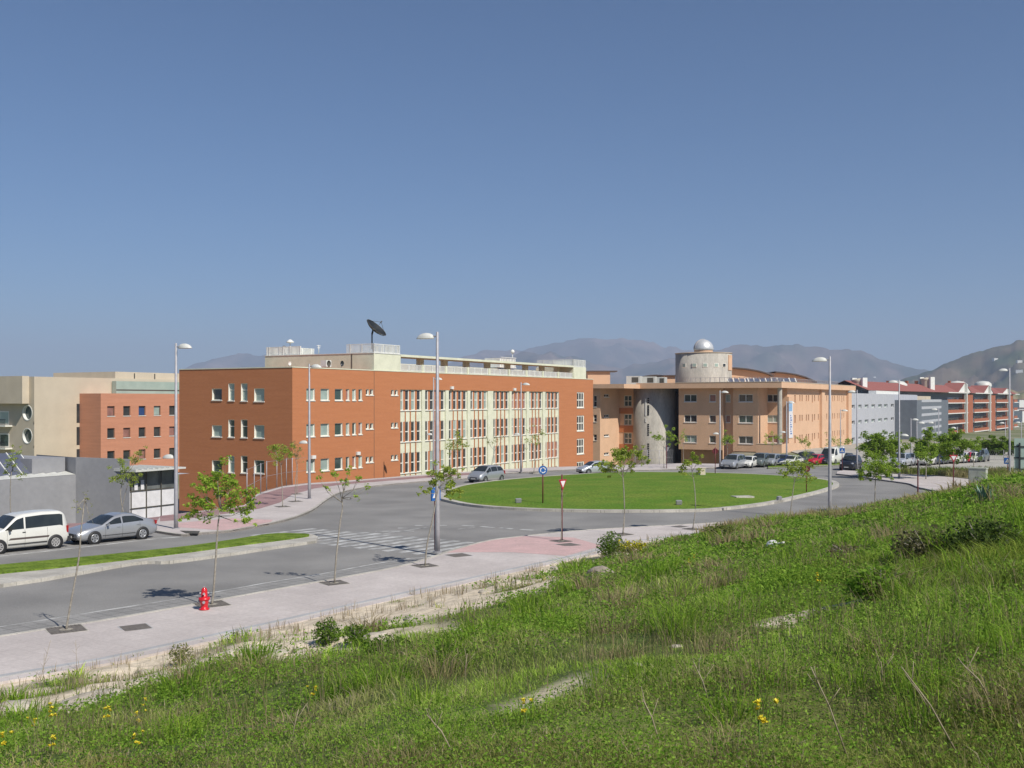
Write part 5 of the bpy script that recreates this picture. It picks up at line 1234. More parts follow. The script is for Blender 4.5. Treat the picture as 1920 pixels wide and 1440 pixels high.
# ---------------------------------------------------------------- trees
def leaf_mesh(cs, sz, base, var, up=.3, asp=.5):
    "cs: n x 3 leaf centres -> diamond leaves with a colour of their own"
    n = len(cs); a = rng.normal(size=(n, 3)); a[:, 2] *= .6; a /= np.linalg.norm(a, axis=1)[:, None]
    b = rng.normal(size=(n, 3)); b -= (b*a).sum(1)[:, None]*a; b /= np.linalg.norm(b, axis=1)[:, None]
    s = sz*(.6+.8*rng.random(n))[:, None]
    v = np.stack([cs-a*s*.5, cs+b*s*asp*.5, cs+a*s*.5, cs-b*s*asp*.5], 1).reshape(-1, 3)
    t = rng.random(n)[:, None]; base = np.array(base); var = np.array(var); col = base*(1-t)+var*t; col *= (.8+.4*rng.random(n))[:, None]
    return v, np.repeat(col, 4, 0)
def raw_quads(name, v, col, m, parent=None, k=4):
    n = len(v)//k; me = bpy.data.meshes.new(name); me.vertices.add(len(v)); me.vertices.foreach_set('co', np.asarray(v, np.float32).ravel())
    me.loops.add(len(v)); me.loops.foreach_set('vertex_index', np.arange(len(v), dtype=np.int32)); me.polygons.add(n); me.polygons.foreach_set('loop_start', (np.arange(n)*k).astype(np.int32))
    me.update(calc_edges=True)
    at_ = me.color_attributes.new('Col', 'FLOAT_COLOR', 'POINT'); at_.data.foreach_set('color', np.concatenate([col, np.ones((len(col), 1))], 1).astype(np.float32).ravel())
    me.materials.append(m); o = bpy.data.objects.new(name, me); SC.collection.objects.link(o)
    if parent: o.parent = parent
    return o
GREEN, YGREEN, OLIVE = ((.22, .36, .03), (.38, .50, .07)), ((.25, .36, .035), (.42, .48, .09)), ((.22, .26, .07), (.33, .33, .12))
def tree(label, trunk, blobs, n, col=GREEN, r0=.06, lf=.12, Y=None, grate=.5, group='young street trees', z0=None, name='young_tree', twigs=5, lseg=0):
    """trunk: photograph points from the foot up; blobs: (px, py, radius px) of the crown's clumps"""
    px, py = trunk[0]; n = int(n*2.2); lf *= .9; r0 *= .75
    if Y is None: X, Y = P(px, py); z0 = G(Y)+.12
    else: X = (px-960)/1900*Y; z0 = EYE-(py-750)/1900*Y if z0 is None else z0
    e = empty(name, (X, Y, z0), 0, label, 'tree', group); o = Vector((X, Y, z0))
    pts = [at(a, b, Y)-o for a, b in trunk]; pts[0] = Vector((0, 0, 0)); k = len(pts)
    for i in range(1, k): pts[i].y += random.uniform(-.05, .05)*i
    m = MB(); m.tube([Vector(p) for p in spline3(pts)], list(np.linspace(r0, r0*.5, len(spline3(pts)))), 8)
    top = pts[-1]; cs = []
    for (bx_, by_, br) in blobs:
        c = at(bx_, by_, Y)-o; r = br/1900*Y; c.y += random.uniform(-.7, .7)*r*1.3
        root = pts[-1] if random.random() < .6 or k < 3 else pts[-2]*.4+pts[-1]*.6
        midp = root*.45+c*.55+Vector((random.uniform(-.1, .1), random.uniform(-.1, .1), -.12*(c-root).length))
        m.tube([root, midp, c], [r0*.42, r0*.28, r0*.1], 5)
        for _ in range(twigs):
            q = c+Vector([random.gauss(0, 1)*r*.75 for _ in range(3)]); s_ = midp if random.random() < .4 else c
            m.tube([s_, s_*.5+q*.5+Vector((0, 0, random.uniform(-.1, .15)*r)), q], [r0*.16, r0*.10, r0*.05], 4, caps=False)
            cs.append((q, r*.42, .55))
        cs.append((c, r*.6, 1.0))
    m.build('trunk', M['bark'], e)
    if n:
        wts = np.array([c[2]*c[1]**1.5 for c in cs]); wts /= wts.sum(); pick = rng.choice(len(cs), n, p=wts)
        C_ = np.array([list(cs[i][0]) for i in pick]); S_c = np.array([cs[i][1] for i in pick])[:, None]
        d = rng.normal(size=(n, 3)); d /= np.linalg.norm(d, axis=1)[:, None]; rad = rng.random((n, 1))**.5
        v, c = leaf_mesh(C_+d*rad*S_c*1.25*np.array([1, 1, .8]), lf, *col); raw_quads('crown', v, c, M['leaf'], e)
    if grate and z0: pit(px, py, grate)
    return e
def spline3(pts, n=4):
    if len(pts) < 3: return pts
    out = []; N = len(pts)
    for k in range(N-1):
        p0, p1, p2, p3 = pts[max(k-1, 0)], pts[k], pts[k+1], pts[min(k+2, N-1)]
        for j in range(n):
            t = j/n; out.append(.5*((2*p1)+(-p0+p2)*t+(2*p0-5*p1+4*p2-p3)*t*t+(-p0+3*p1-3*p2+p3)*t**3))
    return out+[pts[-1]]
tree('bare young tree leaning right in front of the parked cars, foremost on the left', [(124,1188),(131,1140),(148,1050),(156,990),(159,935)], [(150,955,10),(166,935,9),(158,925,7),(140,940,6),(170,968,8)], 26, OLIVE, .045, .07, grate=.62, twigs=3)
tree('leafy young tree beside the red fire hydrant', [(397,1140),(401,1100),(407,1020),(411,985),(413,955)], [(395,905,20),(420,900,22),(372,940,18),(365,958,14),(440,930,22),(462,925,14),(412,925,18),(455,958,14),(462,975,10),(395,950,14),(380,915,14),(430,945,14),(352,968,8),(408,888,9),(470,950,8),(440,905,10)], 1350, GREEN, .055, .12, grate=.62, twigs=5)
tree('sparse young tree with wavy trunk left of the zebra crossing', [(627,1099),(631,1040),(637,980),(641,955),(640,935)], [(625,888,10),(655,880,9),(672,895,9),(612,915,6),(690,915,8),(650,905,8),(600,895,7),(672,930,7),(640,900,6)], 230, GREEN, .05, .10, grate=.55, twigs=4)
tree('young tree leaning across the tallest lamp pole', [(797,1066),(801,1020),(812,970),(817,940),(822,915)], [(828,895,15),(845,908,13),(812,905,10),(850,885,10),(800,922,9),(838,880,10),(862,920,8),(815,888,8),(842,922,8)], 950, YGREEN, .05, .11, grate=.55)
tree('bare thin sapling trunk tied beside the give way sign post', [(1052,1019),(1053,985),(1053,950),(1054,925)], [(1050,915,6),(1058,930,5)], 14, OLIVE, .035, .07, grate=.55, twigs=2)
tree('young tree with yellow green crown before the roundabout lawn, left of two', [(1168,1006),(1171,960),(1169,910),(1166,884)], [(1160,862,16),(1180,855,14),(1145,872,14),(1195,850,10),(1172,846,10),(1135,882,9),(1185,872,10),(1152,852,10),(1208,858,8),(1125,868,6)], 1250, YGREEN, .055, .13, grate=.55)
tree('slender young tree with small yellow crown before the lawn, right of two', [(1299,996),(1304,950),(1302,910),(1298,884)], [(1290,868,11),(1306,866,10),(1298,856,8),(1280,878,8),(1312,880,6)], 480, YGREEN, .045, .12, grate=.55)
tree('thin young tree at the right end of the lawn, rising from weeds', [(1479,987),(1484,945),(1488,912),(1490,897)], [(1485,882,14),(1505,880,14),(1470,886,10),(1520,872,9),(1495,868,10),(1515,890,9)], 560, YGREEN, .05, .14, grate=0)
tree('slim young tree at the brick building corner with olive crown', [(530,953),(529,920),(528,890),(527,872)], [(518,848,14),(535,842,12),(526,858,12),(545,850,9),(512,838,8)], 620, YGREEN, .05, .13, grate=.55)
tree('nearly bare tree just right of the brick corner tree', [(554,943),(554,905),(556,880),(556,862)], [(550,835,8),(560,842,8),(552,855,6)], 130, OLIVE, .045, .11, grate=.55)
tree('third thin bare tree near the brick corner, farther along', [(557,929),(557,895),(558,870)], [(562,855,7),(554,850,6)], 40, OLIVE, .04, .11, grate=.5)
tree('young tree behind the silver sedan before the grey wall', [(232,968),(226,930),(228,905),(234,885)], [(232,868,12),(250,860,12),(262,850,9),(220,895,10),(238,893,12),(255,898,9),(210,898,7)], 620, YGREEN, .05, .12, grate=0)
tree('second thin trunk right of the young tree before the grey wall', [(227,968),(233,935),(240,905)], [(245,890,8),(236,880,7),(252,905,7)], 120, YGREEN, .04, .11, grate=0)
tree('sparse young tree at the left edge behind the white van', [(20,968),(19,930),(21,895),(22,880)], [(15,872,10),(28,860,9),(36,850,8),(8,885,8),(40,888,10),(24,845,7)], 330, YGREEN, .05, .11, grate=0)
tree('young tree before the pale green bays behind the tall lamp', [(858,899),(857,870),(856,850)], [(852,832,11),(862,822,10),(845,838,9),(872,835,7),(858,812,6)], 420, YGREEN, .06, .17, grate=.5)
tree('sparse young tree before the pale green bays, second along', [(920,893),(923,865),(927,845)], [(930,824,10),(942,818,8),(916,828,8)], 90, OLIVE, .06, .16, grate=.5)
tree('young tree before the right window bays left of the round sign', [(1001,888),(1003,860),(1005,842)], [(1002,820,11),(1016,812,9),(990,826,8),(1008,832,7)], 200, YGREEN, .06, .16, grate=.5)
tree('small tree in front of the stair cylinder', [(1245,879),(1244,850),(1245,832)], [(1238,820,9),(1252,812,9),(1260,824,7),(1228,818,5)], 520, GREEN, .06, .17, grate=.5)
tree('faint small tree left of the peach building corner', [(1282,878),(1281,850),(1281,830)], [(1278,818,7),(1287,826,6),(1274,830,5)], 160, YGREEN, .05, .15, grate=.5)
tree('small green tree before the projecting bay of the peach building', [(1364,877),(1364,850),(1364,835)], [(1362,820,9),(1372,826,7),(1356,828,6)], 380, GREEN, .06, .16, grate=0)
tree('small tree before the terrace of the peach building', [(1448,874),(1448,850),(1448,835)], [(1444,824,8),(1456,820,7),(1466,826,6),(1438,818,5)], 300, GREEN, .06, .16, grate=0)
tree('small sparse tree by the side facade of the peach building, nearer the banner', [(1511,872),(1511,850),(1510,838)], [(1508,826,8),(1518,832,6),(1500,828,5)], 240, YGREEN, .05, .16, grate=0)
tree('small tree by the far end of the peach side facade', [(1566,870),(1566,850),(1566,835)], [(1562,826,8),(1574,834,7),(1584,832,6),(1552,834,6)], 260, YGREEN, .05, .16, grate=0)
tree('low yellowish tree in front of the parked red car', [(1500,876),(1502,862)], [(1496,856,8),(1510,850,8),(1505,866,7),(1520,856,6)], 260, YGREEN, .05, .15, grate=0)
tree('round green young tree on the near side of the right road', [(1640,962),(1641,925),(1642,900),(1643,890)], [(1640,868,16),(1655,872,14),(1625,878,12),(1640,856,11),(1672,874,11),(1650,885,10),(1612,888,9),(1682,882,8),(1630,892,8),(1665,890,8),(1615,898,5)], 1900, GREEN, .06, .13, grate=0)
for a in (((1641,897),(1641,870),(1642,850)), [(1636,832,15),(1652,828,14),(1620,838,12),(1665,838,12),(1640,818,9),(1648,848,12),(1628,850,9)], 1500, 'broad green tree behind the round young tree, before the grey building'), \
         (((1672,896),(1673,868),(1674,848)), [(1668,836,13),(1682,832,12),(1676,848,11),(1660,850,9),(1688,844,8)], 900, 'green tree touching the tall right lamp, before the grey building'), \
         (((1736,900),(1737,870),(1738,848)), [(1735,832,15),(1748,838,13),(1722,840,12),(1738,820,10),(1752,852,9),(1728,852,10)], 1500, 'dense green tree on the right pavement left of the give way triangle'), \
         (((1789,896),(1790,868),(1790,845)), [(1786,830,16),(1802,832,13),(1772,836,13),(1792,818,11),(1800,848,10),(1778,848,10)], 1700, 'dark green tree behind the give way triangle'), \
         (((1762,888),(1762,860),(1762,845)), [(1760,838,9),(1768,846,8),(1754,848,7)], 420, 'small green tree between the two dense trees at right'), \
         (((1826,880),(1826,855),(1826,845)), [(1820,838,9),(1834,840,8),(1828,828,8)], 300, 'thin tree before the apartments right of the dark green tree'):
    tree(a[3], list(a[0]), [(p, q, r*1.25) for p, q, r in a[1]], int(a[2]*1.4), ((.15, .26, .025), (.32, .44, .06)), .08, .24, grate=0, group='green trees at the right')
for k, (px, py, r) in enumerate([(1858,838,13),(1876,836,12),(1842,842,10),(1890,840,10),(1905,842,9),(1865,846,9)]):
    tree(['bushy green tree below the apartments, left of centre', 'bushy green tree below the apartments, in the middle', 'leftmost bushy green tree below the apartments', 'bushy tree just left of the tall far right lamp', 'bushy tree behind the pale signboard', 'low bushy tree below the apartments in front of the others'][k],
         [(px, py+20), (px, py+5)], [(px, py, r), (px-r*.7, py+3, r*.7), (px+r*.7, py+2, r*.7), (px, py-r*.4, r*.6)], 1300, ((.11, .20, .02), (.24, .34, .04)), .12, .42, Y=170, grate=0, group='bushy trees below the apartments')
# ---------------------------------------------------------------- vehicles
STY = {
 'sedan': dict(L=4.43, W=1.71, top=[(0,.52),(.06,.64),(.35,.74),(1.25,.90),(2.0,1.30),(2.55,1.40),(3.1,1.37),(3.75,1.06),(4.2,1.0),(4.38,.92),(4.43,.62)], belt=[(0,.5),(1.25,.86),(3.6,.95),(4.43,.6)], cowl=1.25, rf=2.1, rr=3.05, rb=3.72, g0=1.32, g1=3.62, pil=[2.38], wb=(.86,3.52), wr=.31),
 'hatch': dict(L=3.95, W=1.70, top=[(0,.5),(.06,.66),(.3,.78),(1.0,.95),(1.65,1.38),(2.3,1.47),(3.3,1.42),(3.72,1.10),(3.9,.92),(3.95,.55)], belt=[(0,.48),(1.0,.90),(3.6,1.0),(3.95,.55)], cowl=1.0, rf=1.75, rr=3.32, rb=3.75, g0=1.05, g1=3.55, pil=[2.15], wb=(.78,3.28), wr=.31),
 'mpv': dict(L=4.3, W=1.76, top=[(0,.5),(.06,.72),(.3,.86),(.85,1.05),(1.65,1.55),(2.4,1.64),(3.6,1.58),(4.1,1.2),(4.26,1.0),(4.3,.55)], belt=[(0,.48),(.85,.98),(3.9,1.06),(4.3,.55)], cowl=.85, rf=1.75, rr=3.65, rb=4.1, g0=.95, g1=3.95, pil=[1.9, 2.95], wb=(.82,3.55), wr=.32),
 'minivan': dict(L=4.9, W=1.95, top=[(0,.55),(.08,.80),(.4,.95),(1.1,1.10),(1.95,1.68),(2.7,1.78),(4.3,1.74),(4.7,1.3),(4.86,1.0),(4.9,.55)], belt=[(0,.5),(1.1,1.04),(4.5,1.10),(4.9,.55)], cowl=1.1, rf=2.05, rr=4.35, rb=4.7, g0=1.2, g1=4.5, pil=[2.3, 3.5], wb=(.95,4.0), wr=.34),
 'suv': dict(L=4.5, W=1.85, top=[(0,.62),(.06,.95),(.3,1.03),(1.2,1.12),(1.85,1.68),(2.4,1.78),(3.9,1.76),(4.3,1.3),(4.46,1.0),(4.5,.6)], belt=[(0,.6),(1.2,1.06),(4.2,1.12),(4.5,.6)], cowl=1.2, rf=1.95, rr=3.95, rb=4.32, g0=1.3, g1=4.15, pil=[2.35, 3.3], wb=(.85,3.6), wr=.38),
 'van': dict(L=4.11, W=1.72, top=[(0,.55),(.05,.78),(.3,.92),(.85,1.08),(1.0,1.16),(1.55,1.66),(1.9,1.76),(2.8,1.82),(3.7,1.80),(3.96,1.66),(4.07,1.1),(4.11,.5)], belt=[(0,.5),(.85,1.02),(3.9,1.10),(4.11,.5)], cowl=.92, rf=1.62, rr=3.9, rb=4.05, g0=.98, g1=3.82, pil=[1.93], wb=(.72,3.40), wr=.32),
 'truck': dict(L=5.2, W=2.0, top=[(0,.6),(.06,1.0),(.35,1.15),(.6,1.35),(1.3,2.15),(1.6,2.3),(4.9,2.35),(5.15,2.2),(5.2,.6)], belt=[(0,.58),(.6,1.25),(5.0,1.35),(5.2,.6)], cowl=.62, rf=1.35, rr=5.0, rb=5.15, g0=.8, g1=1.9, pil=[], wb=(.95,4.1), wr=.36),
}
def interp(L, x):
    for (a, b), (c, d) in zip(L, L[1:]):
        if x <= c: return b+(d-b)*max(0, (x-a))/(c-a)
    return L[-1][1]
def smoothp(L, x, h=.10): return (interp(L, max(0, x-h))+2*interp(L, x)+interp(L, min(L[-1][0], x+h)))/4
def car(px1, py1, px2, py2, style, pm, label, group=None, near=False, rim='alloy', name='parked_car', flip=False, cat='car'):
    """the two points are where the front and rear wheels on the visible side touch the road"""
    S = STY[style]; f = Vector(P(px1, py1)); r = Vector(P(px2, py2)); mid = (f+r)/2; d = (r-f).normalized()
    side = Vector((d.y, -d.x)); side = side if side.dot(-mid) > 0 else -side
    c = mid-side*(S['W']/2-.06); wbm = sum(S['wb'])/2
    ang = math.atan2(d.y, d.x); e = empty(name, (c.x, c.y, G(c.y)+.006), ang, label, cat, group)
    # the plain falls to +Y: tilt to match
    sl_ = math.atan(-.017*d.y); e.rotation_euler = (0, -sl_, ang)
    sy = 1 if Vector((-d.y, d.x)).dot(side) > 0 else -1
    L, W, top, belt = S['L'], S['W'], S['top'], S['belt']; Hm = max(t[1] for t in top)
    N = 44 if near else 26; xs_ = [L*k/N for k in range(N+1)]
    def hw(x):
        a = max(0, 1-x/.7); b = max(0, 1-(L-x)/.6); return W/2*(1-.17*a*a-.12*b*b)
    def zt(x): return smoothp(top, x, .07)
    def zbelt(x): return min(smoothp(belt, x, .2), zt(x)-.03)
    def zbot(x): return .20+.16*max(0, 1-x/.35)**2+.16*max(0, 1-(L-x)/.4)**2
    def sec(x):
        w_, z0, zb_, z1 = hw(x), zbot(x), zbelt(x), zt(x); k = max(0, z1-zb_); wt = w_*.95-.36*k**1.05 if style != 'van' and style != 'truck' else w_*.965-.16*k
        return [(0, z0), (w_*.86, z0), (w_*.965, z0+.07), (w_, z0+(zb_-z0)*.45), (w_*.992, z0+(zb_-z0)*.8), (w_*.95, zb_), (wt+.0, zb_+k*.90), (wt-.05-.04*min(1, k*2), zb_+k*.985), (wt*.55, z1+.008), (0, z1+.018)]
    m = MB(); rings = []
    for x in xs_:
        s_ = sec(x); ring = [m.vert((x-wbm, y, z)) for y, z in s_]+[m.vert((x-wbm, -y, z)) for y, z in s_[-2:0:-1]]; rings.append(ring)
    n = len(rings[0])
    for a, b in zip(rings, rings[1:]):
        for k in range(n): m.fidx((a[k], a[(k+1) % n], b[(k+1) % n], b[k]), 0, True)
    m.fidx(rings[0]); m.fidx(rings[-1]); body_ = m.build('body', pm, e)
    def side_pt(x, t, s_, out=.007):
        q = sec(x); (y5, z5), (y6, z6) = q[5], q[6]; return (x-wbm, s_*(y5+(y6-y5)*t+out), z5+(z6-z5)*t)
    cuts = [S['g0']]+[v for v in S['pil']]+[S['g1']]
    for s_ in (1, -1):
        for a, b in zip(cuts, cuts[1:]):
            a_, b_ = a+.04, b-.04; g = MB(); K = 12; prev = None
            for k in range(K+1):
                x = a_+(b_-a_)*k/K; h = zt(x)-zbelt(x)
                t0 = min(.9, .045/max(h, .05)); t1 = max(t0, 1-.075/max(h, .08)); cur = (side_pt(x, t0, s_), side_pt(x, t1, s_))
                if prev and h > .06: g.face([prev[0], cur[0], cur[1], prev[1]], 0, True)
                prev = cur
            if g.f: g.build('side_window', M['carglass'], e)
    def topglass(x0, x1, nm):
        g = MB(); K = 6; prev = None
        for k in range(K+1):
            x = x0+(x1-x0)*k/K; q = sec(x); wv = q[7][0]+.01; cur = [(x-wbm, y, z+.010) for y, z in ((wv, q[7][1]), (q[8][0], q[8][1]), (0, q[9][1]), (-q[8][0], q[8][1]), (-wv, q[7][1]))]
            if prev:
                for j in range(4): g.face([prev[j], cur[j], cur[j+1], prev[j+1]], 0, True)
            prev = cur
        return g.build(nm, M['carglass'], e)
    topglass(S['cowl']+.05, S['rf']-.06, 'windscreen')
    if style != 'truck': topglass(S['rr']+.04, S['rb']-.02, 'rear_window')
    wr = S['wr']
    for wx in S['wb']:
        for s_ in (1, -1):
            y = s_*(hw(wx)-.11); x = wx-wbm
            a = MB(); a.lathe([(.02, s_*.118), (wr+.055, s_*.118), (wr+.055, s_*.06)], (x, y, wr), 22, axis='y'); a.build('wheel_arch', M['plastic'], e)
            g = MB(); g.lathe([(wr*.60, s_*.10), (wr*.68, s_*.128), (wr*.93, s_*.128), (wr, s_*.09), (wr, -s_*.09), (wr*.6, -s_*.1)], (x, y, wr), 26, axis='y'); wo = g.build('wheel', M['tyre'], e)
            if near:
                g = MB(); g.lathe([(.01, s_*.112), (.055, s_*.118), (.06, s_*.10)], (x, y, wr), 14, axis='y'); g.lathe([(wr*.52, s_*.105), (wr*.56, s_*.130), (wr*.67, s_*.132), (wr*.68, s_*.12)], (x, y, wr), 26, axis='y')
                nsp = 5 if rim == 'alloy' else 8
                for j in range(nsp):
                    t = 2*math.pi*j/nsp+.3; u = Vector((math.cos(t), 0, math.sin(t))); v = Vector((-u.z, 0, u.x)); g.obox(Vector((x, y+s_*.115, wr))+u*wr*.31, u*wr*.28, Vector((0, .012, 0)), v*(.045 if nsp == 5 else .028))
                g.build('rim', M[rim], wo)
            else:
                g = MB(); g.lathe([(.01, s_*.118), (wr*.25, s_*.122), (wr*.5, s_*.105), (wr*.62, s_*.131), (wr*.66, s_*.129)], (x, y, wr), 18, axis='y'); g.build('rim', M[rim], wo)
    for s_ in (1, -1):
        x = .10; w0 = hw(.12); g = MB(); zf = interp(top, .12)-.10
        g.obox((x-wbm+.07, s_*(w0-.22), zf), (.085, s_*.03, 0), (-.06, s_*.155, 0), (.02, 0, .07)); g.build('headlight', M['headlight'], e)
        x = L-.06; g = MB(); zr_ = interp(top, L-.12)-.06 if style == 'sedan' else .95; g.obox((x-wbm-.02, s_*(hw(L-.1)-.13), zr_-.05), (.05, 0, 0), (0, .11, 0), (0, 0, .09 if style == 'sedan' else .17)); g.build('taillight', M['taillight'], e)
        if near or style != 'x':
            x = S['g0']+.22; g = MB(); g.obox((x-wbm, s_*(hw(x)+.07), zbelt(x)+.06), (.05, s_*-.02, 0), (0, .09, 0), (0, 0, .06)); g.build('wing_mirror', pm if style == 'sedan' and near else M['plastic'], e)
    g = MB(); g.obox((-wbm+.012, 0, .47), (.03, 0, 0), (0, .42, 0), (0, 0, .07)); g.obox((-wbm+.03, 0, .30), (.03, 0, 0), (0, .6, 0), (0, 0, .05)); g.build('grille', M['plastic'], e)
    g = MB(); g.obox((-wbm-.03, 0, .40), (.01, 0, 0), (0, .26, 0), (0, 0, .055)); g.build('number_plate', M['plate'], e)
    if near:
        for s_ in (1, -1):
            for xd in ([S['pil'][0]-.22, S['g1']-.35] if style == 'sedan' else [S['pil'][0]-.05, ]):
                g = MB(); zh = zbelt(xd)-.12; g.obox((xd-wbm, s_*(hw(xd)*.996+.008), zh), (.075, 0, 0), (0, .014, 0), (0, 0, .015)); g.build('door_handle', pm if style == 'sedan' else M['plastic'], e)
            seams = [S['g0']+.12]+S['pil']+([S['g1']-.25] if style == 'sedan' else [3.0])
            g = MB()
            for xd in seams:
                q = sec(xd); pts = [(xd-wbm, s_*(q[k][0]+.003), q[k][1]) for k in (2, 3, 4, 5)]; g.tube(pts, .006, 4)
            g.build('door_seam', M['plastic'], e)
            g = MB(); zl = .42; pts = [(x-wbm, s_*(hw(x)*.99+.012), .40) for x in ([S['wb'][0]+.42, 1.5, 2.2, S['wb'][1]-.42])]
            g.tube(pts, .028 if style == 'van' else .012, 6); g.build('side_moulding', M['plastic'], e)
        if style == 'van':
            for s_ in (1, -1):
                g = MB(); q0, q1 = 1.15, 3.05; g.face([(q0-wbm, s_*(hw(q0)+.006), .60), (q1-wbm, s_*(hw(q1)+.006), .60), (q1+.05-wbm, s_*(hw(q1)+.006), .69), (q0+.1-wbm, s_*(hw(q0)+.006), .69)]); g.build('side_stripe', M['brownroof'], e)
            g = MB(); g.obox((L-wbm-.02, 0, .42), (.07, 0, 0), (0, W/2-.06, 0), (0, 0, .13)); g.build('rear_bumper', M['plastic'], e)
    return e
pw, psil, psil2, pgr, pnavy, pred, pblk, pdg, pgold = (paint('white_car_paint', (.68, .67, .62)), paint('silver_car_paint', (.40, .41, .43), .45), paint('light_silver_paint', (.50, .52, .55), .35), paint('grey_green_paint', (.13, .15, .14), .2),
    paint('navy_paint', (.02, .03, .08)), paint('red_paint', (.45, .01, .03)), paint('black_paint', (.015, .015, .02)), paint('dark_grey_paint', (.06, .065, .07), .2), paint('pale_gold_paint', (.35, .33, .28), .3))
car(1, 1038.5, 99, 1028.5, 'van', pw, 'white car-derived van with a dark side stripe parked at the left edge', None, True, 'hubcap', cat='van', name='parked_van')
car(179, 1020, 264, 1011, 'sedan', psil, 'silver four-door sedan parked behind the white van', None, True)
car(911, 905, 938.5, 902.5, 'mpv', psil, 'silver compact people carrier driving round the far side of the lawn', name='driving_car')
car(1104, 889.5, 1139, 888.5, 'hatch', psil2, 'silver hatchback with dark grille on the far road, partly behind a tree', name='driving_car')
grp = 'cars parked before the peach building'
car(1381, 879.5, 1397, 877.5, 'minivan', psil, 'grey silver minivan, first of the row before the peach building', grp)
car(1410, 877.5, 1420, 876, 'hatch', pw, 'small white hatchback between minivan and dark green off-roader', grp)
car(1433, 876, 1443, 874.5, 'suv', pgr, 'dark grey green off-road vehicle, third of the parked row', grp)
car(1454, 874.8, 1464, 873.5, 'mpv', psil, 'silver people carrier right of the dark off-roader', grp)
car(1474, 874, 1482, 873, 'hatch', pnavy, 'dark blue hatchback, fifth in the parked row', grp)
car(1489, 874.5, 1501, 873.5, 'sedan', pw, 'white saloon left of the yellowish low tree', grp)
car(1515, 872.5, 1525, 871.5, 'suv', pdg, 'dark green parked car between the white saloon and the red car', grp)
car(1533, 872.5, 1544, 871.5, 'hatch', pred, 'bright red hatchback before the slit windows', grp)
car(1553, 871.5, 1561, 870.5, 'hatch', pblk, 'black hatchback just left of the white delivery van', grp)
car(1566, 870.8, 1582, 869.2, 'truck', pw, 'tall white delivery van parked behind the blue crossing sign', grp, cat='van', name='delivery_van')
car(1589, 869.5, 1599, 868.5, 'hatch', pdg, 'dark teal grey car right of the white delivery van', grp)
car(1598, 883, 1620, 879, 'suv', pblk, 'black vehicle half hidden behind the round green tree', None, name='driving_car')
grp = 'cars in the car park at the right'
for k, (px, py, st_, pn_, lb) in enumerate([
    (1699, 875.5, 'minivan', psil2, 'silver people carrier, nearest car of the right car park by the tall lamp'), (1716, 873, 'mpv', psil, 'silver car partly behind the first people carrier at right'),
    (1727, 872, 'hatch', pred, 'dark red car behind the dense green tree'), (1745, 873, 'suv', pw, 'white car in the car park left of the give way triangle'),
    (1760, 871, 'hatch', pdg, 'dark grey car right of the white car in the car park'), (1769, 870.5, 'mpv', pnavy, 'navy car left of the give way triangle'),
    (1777, 870, 'suv', pgr, 'dark green car right behind the give way triangle'), (1797, 869.5, 'mpv', pw, 'white car just right of the give way triangle'),
    (1806, 868.5, 'hatch', pgold, 'pale gold car between white and red cars at right'), (1812, 868, 'hatch', pw, 'small white car left of the dark red one near the cabinet'),
    (1819, 867.5, 'hatch', pred, 'dark red car above the concrete cabinet'), (1829, 867.3, 'hatch', pw, 'white hatchback above the cabinet, right of the dark red car'),
    (1838, 866.5, 'mpv', pdg, 'grey car right of the white hatchback near the fence'), (1846, 866, 'suv', pgr, 'green car at the right end of the car park row')]):
    car(px, py, px+7.5, py-1.2, st_, pn_, lb, grp)
# ---------------------------------------------------------------- mountains
HILLS = []
def mountain(name, prof, D, dep, base, colA, colB, seed, rough=.12, nx=220, nd=26):
    "prof: skyline in the photograph; D: distance in metres"
    pxs = np.array([p[0] for p in prof], float); pys = np.array([p[1] for p in prof], float)
    u = np.linspace(pxs[0], pxs[-1], nx); ridge = EYE-(np.interp(u, pxs, pys)-750)/1900*D
    X0 = (u-960)/1900*D; ridge = ridge+(fbm(X0, X0*0+seed, D*.010, 5, seed)-.5)*D*.0075
    t = np.linspace(-1, 1, nd); TT, XX = np.meshgrid(t, X0, indexing='ij'); RR = np.tile(ridge, (nd, 1))
    YY = D+TT*dep; prof_ = (1-np.abs(TT))**.85
    nz = (fbm(XX, YY*.8, D*.05, 5, seed)-.5)*2*rough*np.sin(np.pi*np.clip(1-np.abs(TT), 0, 1))*(RR-base)*2
    gul = -np.abs(fbm(XX+YY*.3, YY*.25, D*.03, 4, seed+9)-.5)*rough*3*(1-prof_)*prof_*4*(RR-base)
    ZZ = base+(RR-base)*prof_+np.where(np.abs(TT) < .02, 0, nz+gul); ZZ = np.where(np.abs(TT) > .995, base-60, ZZ)
    ZZ = np.minimum(ZZ, RR+0*(1-np.abs(TT))+(YY-D)*(RR-EYE)/D*.98*(TT > 0)+0)
    XX = XX*(YY/D)
    k = np.clip((fbm(XX, YY, D*.03, 5, seed+3)-.35)*3, 0, 1)[..., None]; col = np.array(colA)*(1-k)+np.array(colB)*k
    co = np.stack([XX, YY, ZZ], -1).reshape(-1, 3); idx = np.arange(nd*nx).reshape(nd, nx); q = np.stack([idx[:-1, :-1], idx[:-1, 1:], idx[1:, 1:], idx[1:, :-1]], -1).reshape(-1, 4)
    me = bpy.data.meshes.new(name); me.from_pydata(co.tolist(), [], q.tolist()); me.polygons.foreach_set('use_smooth', [True]*len(q))
    a = me.color_attributes.new('Col', 'FLOAT_COLOR', 'POINT'); a.data.foreach_set('color', np.concatenate([col.reshape(-1, 3), np.ones((nd*nx, 1))], 1).ravel())
    me.materials.append(M['hill']); o = bpy.data.objects.new(name, me); SC.collection.objects.link(o); o['kind'] = 'structure'; HILLS.append((u, XX, YY, ZZ)); return o
M['hill'] = vcol_mat('hillside', .95, 0, fine=.4, fscale=.006)
